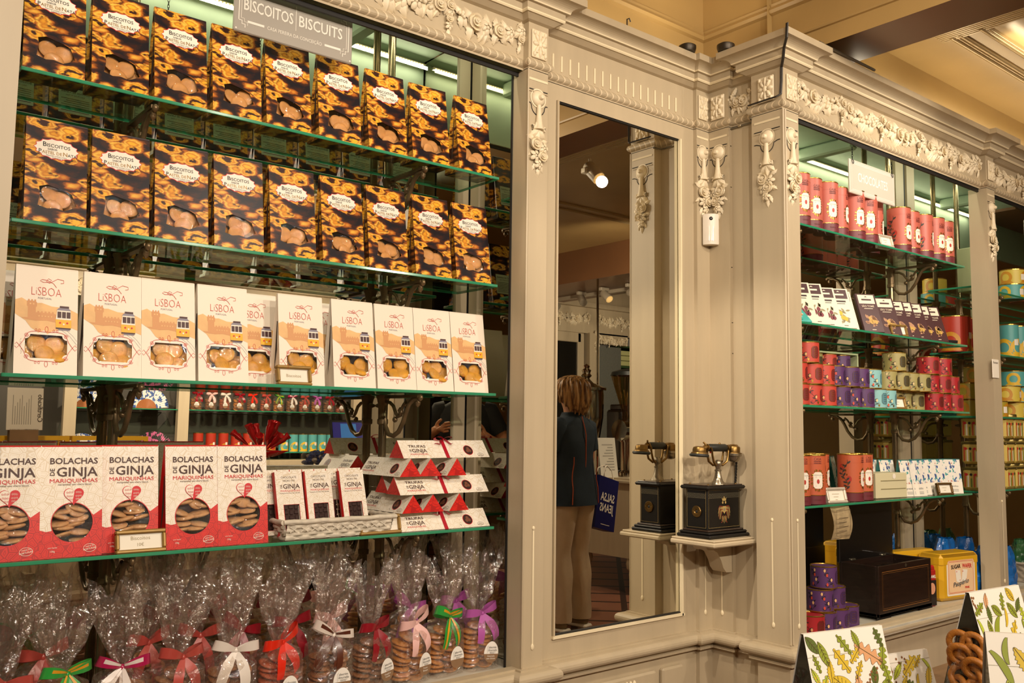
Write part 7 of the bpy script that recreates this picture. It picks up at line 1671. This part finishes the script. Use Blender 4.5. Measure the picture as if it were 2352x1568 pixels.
# shopping bag held by the woman
bagn = mat('bag_navy', '#1c1f5a', .35); t = thing('shopping_bag', 'navy shopping bag with white SALSA JEANS lettering held by the woman', 'shopping bag', facing(4.315, -.33, .60) @ Rz(-16) @ Ry(-12))
b = MB(); w, h, d = .27, .34, .08
for s in ((0, -d / 2, h / 2, w, .004, h), (0, d / 2, h / 2, w, .004, h), (-w / 2, 0, h / 2, .004, d, h), (w / 2, 0, h / 2, .004, d, h), (0, 0, .002, w, d, .004)): b.box(s[:3], s[3:])
b.build('bag_body', bagn, t); b = MB(); q = T((0, -d / 2 - .003, 0)) @ FRONT; b.text('SALSA', .0, .185, .075, 0, q, 0, width=.19, bold=.02); b.text('JEANS', .0, .115, .075, 0, q, 0, width=.19, bold=.02); b.rect(-.06, .03, .06, .034, 0, q); b.build('lettering', white, t, smooth=0)
b = MB()
for y in (-d / 2, d / 2): b.tube([(-.06, y, h), (-.05, y * .6, h + .06), (0, y * .3, h + .085), (.05, y * .6, h + .06), (.06, y, h)], .004, 8)
b.build('handle', white, t)
# photographer
t = thing('person', 'person in dark shirt holding a camera at chest height, reflected in the biscuit cabinet corner', 'person', T((-.21, -.30, 0)) @ Rz(-39.3) @ Sc(1.06))
J = {'elL': (-.27, .0, 1.06), 'wrL': (-.165, .215, 1.12), 'elR': (.28, .0, 1.07), 'wrR': (.185, .20, 1.15)}
body(t, J, {'L': (0, (.75, .45, .35), (.1, .3, 1), .45, (.2, .6, .8)), 'R': (0, (-.7, .5, .35), (0, .3, 1), .5, (-.8, .5, 0))})
face(t); hair(t, hair_mat('#2a1f18', '#4a372a'), 1.44, 1.0); shirt(t, .80, mat('charcoal_cloth', '#15191d', .8), .6, {'L': J['elL'], 'R': J['elR']}); trousers(t, mat('denim_dark', '#22262e', .8)); shoes(t, mat('shoe_black', '#1a1a1a', .5))
cambk = mat('camera_black', '#121212', .4); fz = 1.262
t = thing('photo_camera', 'black camera held by the photographer, reflected in the biscuit cabinet corner', 'camera', T((-.05, -.062, fz)) @ Rz(-39.3))
b = MB(); b.bbox((0, -.045, 0), (.165, .055, .10), .012); b.bbox((0, -.04, .052), (.05, .05, .03), .008); b.build('camera_body', cambk, t); b = MB(); b.lathe([(.036, 0), (.038, .01), (.038, .045), (.035, .05), (.028, .052)], 24, 0, T((0, -.02, 0)) @ Rx(-90)); b.build('lens', cambk, t); b = MB(); b.lathe([(0, .048), (.028, .048)], 20, 0, T((0, -.02, 0)) @ Rx(-90)); b.build('front_glass', mat('lens_glass', '#15182a', .03, coat=.9), t)
# ============================================================= camera and light
yaw, pitch, roll = rad(39.2985), rad(5.32687), rad(.75116)
fwv = Vector((sin(yaw) * cos(pitch), cos(yaw) * cos(pitch), sin(pitch)))
rv = Vector((cos(yaw), -sin(yaw), 0)); uv = rv.cross(fwv)
r2 = rv * cos(roll) + uv * sin(roll); u2 = -rv * sin(roll) + uv * cos(roll)
cd = bpy.data.cameras.new('camera'); cam = bpy.data.objects.new('camera', cd); COL.objects.link(cam)
Mc = Matrix((r2, u2, -fwv)).transposed().to_4x4(); Mc.translation = Vector((0, 0, 1.27)); cam.matrix_world = Mc
cd.sensor_width = 36; cd.lens = 2086.87 / 2352 * 36; cd.clip_start = .02
bpy.context.scene.camera = cam
sc = bpy.context.scene
sc.view_settings.view_transform = 'Standard'; sc.view_settings.look = 'None'; sc.view_settings.gamma = 1; sc.view_settings.exposure = -.70
sc.cycles.max_bounces = 12; sc.cycles.transparent_max_bounces = 24; sc.cycles.glossy_bounces = 6; sc.cycles.diffuse_bounces = 3
sc.cycles.use_denoising = True; sc.cycles.caustics_reflective = True; sc.cycles.caustics_refractive = False; sc.cycles.sample_clamp_indirect = 3
w = bpy.data.worlds.new('world'); sc.world = w; w.use_nodes = True
w.node_tree.nodes['Background'].inputs[0].default_value = (1, .8, .58, 1); w.node_tree.nodes['Background'].inputs[1].default_value = .15
def spot(loc, tgt, power, size=.03, ang=100, blend=.6, col=(1, .86, .70)):
    l = bpy.data.lights.new('spot_or_fill', 'SPOT'); l.energy = power; l.shadow_soft_size = size; l.spot_size = rad(ang); l.spot_blend = blend; l.color = col
    o = bpy.data.objects.new('spot_or_fill', l); COL.objects.link(o); o.location = loc
    d = Vector(tgt) - Vector(loc); o.rotation_euler = d.to_track_quat('-Z', 'Y').to_euler(); return o
SPOTS = [((-.75, .55, 2.62), (.5, 2.1, 1.3)), ((.35, .55, 2.62), (1.0, 2.1, 1.2)), ((1.35, .55, 2.62), (1.9, 2.0, 1.2)), ((2.2, .45, 2.62), (3.0, 1.9, 1.4)), ((3.24, .744, 2.545), (3.2, 1.8, 1.5)), ((3.12, .40, 2.545), (4.1, 1.8, 1.9))]
for i, (l, tg) in enumerate(SPOTS):
    d = (Vector(tg) - Vector(l)).normalized(); spot(Vector(l) + d * .03, tg, 41)
    if i > 3: spot_lamp(l, tg, 'white spot lamp under the brown beam, in the tall mirror, ' + ('lit one at right' if i == 4 else 'left one'), 'spot lamps under the near beam', .05)
# unseen fill spots added over the shop to brighten cabinets, counter and far wall
for i, (l, tg, e) in enumerate([((-.6, -1.5, 2.6), (.7, 2.1, 1.05), 235), ((.7, -1.5, 2.6), (1.3, 2.1, 1.0), 235), ((2.0, -1.5, 2.6), (2.6, 1.9, 1.1), 190), ((3.4, -1.5, 2.45), (3.5, 1.8, 1.0), 120), ((1.0, -2.0, 2.6), (1.4, -3.8, 1.3), 330), ((2.4, -2.0, 2.6), (2.6, -3.8, 1.3), 330), ((3.9, -2.0, 2.45), (4.0, -3.8, 1.3), 380), ((6.4, -1.0, 2.2), (6.6, -2.8, 1.6), 90), ((5.3, .5, 2.4), (5.0, -.6, 1.0), 110), ((4.6, -.3, 2.45), (6.2, -2.7, 2.4), 60), ((.8, .2, 2.6), (1.2, -.95, 1.05), 90), ((2.3, .2, 2.6), (2.6, -.95, 1.0), 90), ((4.3, .2, 2.45), (5.3, -1.2, 1.2), 120)]):
    d = (Vector(tg) - Vector(l)).normalized(); spot(Vector(l) + d * .03, tg, e, .04, 95, .7)
for x, y in ((1.2, -1.0), (5.0, -1.8), (7.4, -1.6)): spot((x, y, 1.75), (x, y, 3.0), 18, .25, 150, 1.)  # added fill lights in mid-air, washing the ceiling from below

# a lamp aimed at the corner from the left, cove lights above the right cornice
l, tg = (.6, 1.45, 2.75), (2.5, 1.84, 1.2); d = (Vector(tg) - Vector(l)).normalized(); spot(Vector(l) + d * .03, tg, 190, .018, 26, .6)
def cove(loc, sx, power, up=True, rot=0):
    a = bpy.data.lights.new('cove_or_fill', 'AREA'); a.shape = 'RECTANGLE'; a.size = sx; a.size_y = .03; a.energy = power; a.color = (1, .86, .62); a.spread = rad(170)
    o = bpy.data.objects.new('cove_or_fill', a); COL.objects.link(o); o.location = loc; o.rotation_euler = (rad(180 if up else 0), 0, rad(rot))
cove((5.0, 1.735, 2.545), 3.9, 9); cove((6.2, 1.62, 2.775), 5.2, 10, False); cove((6.2, 1.40, 2.76), 5.2, 8, True)
cove((.9, 2.03, 2.545), 3.2, 4)  # fill light added above the left cornice to brighten the ochre wall
for p in ((2.33, 1.93, 2.58), (2.42, 1.84, 2.58)):
    a = bpy.data.lights.new('uplight_bulb', 'SPOT'); a.energy = 2.2; a.spot_size = rad(150); a.spot_blend = 1; a.shadow_soft_size = .02; a.color = (1, .84, .6)
    o = bpy.data.objects.new('uplight_bulb', a); COL.objects.link(o); o.location = p; o.rotation_euler = (rad(180), 0, 0)
spot((1.1, .95, 2.62), (0, -.1, 1.2), 70, .03, 34, .6)  # added fill spot on the photographer's hands, no fixture
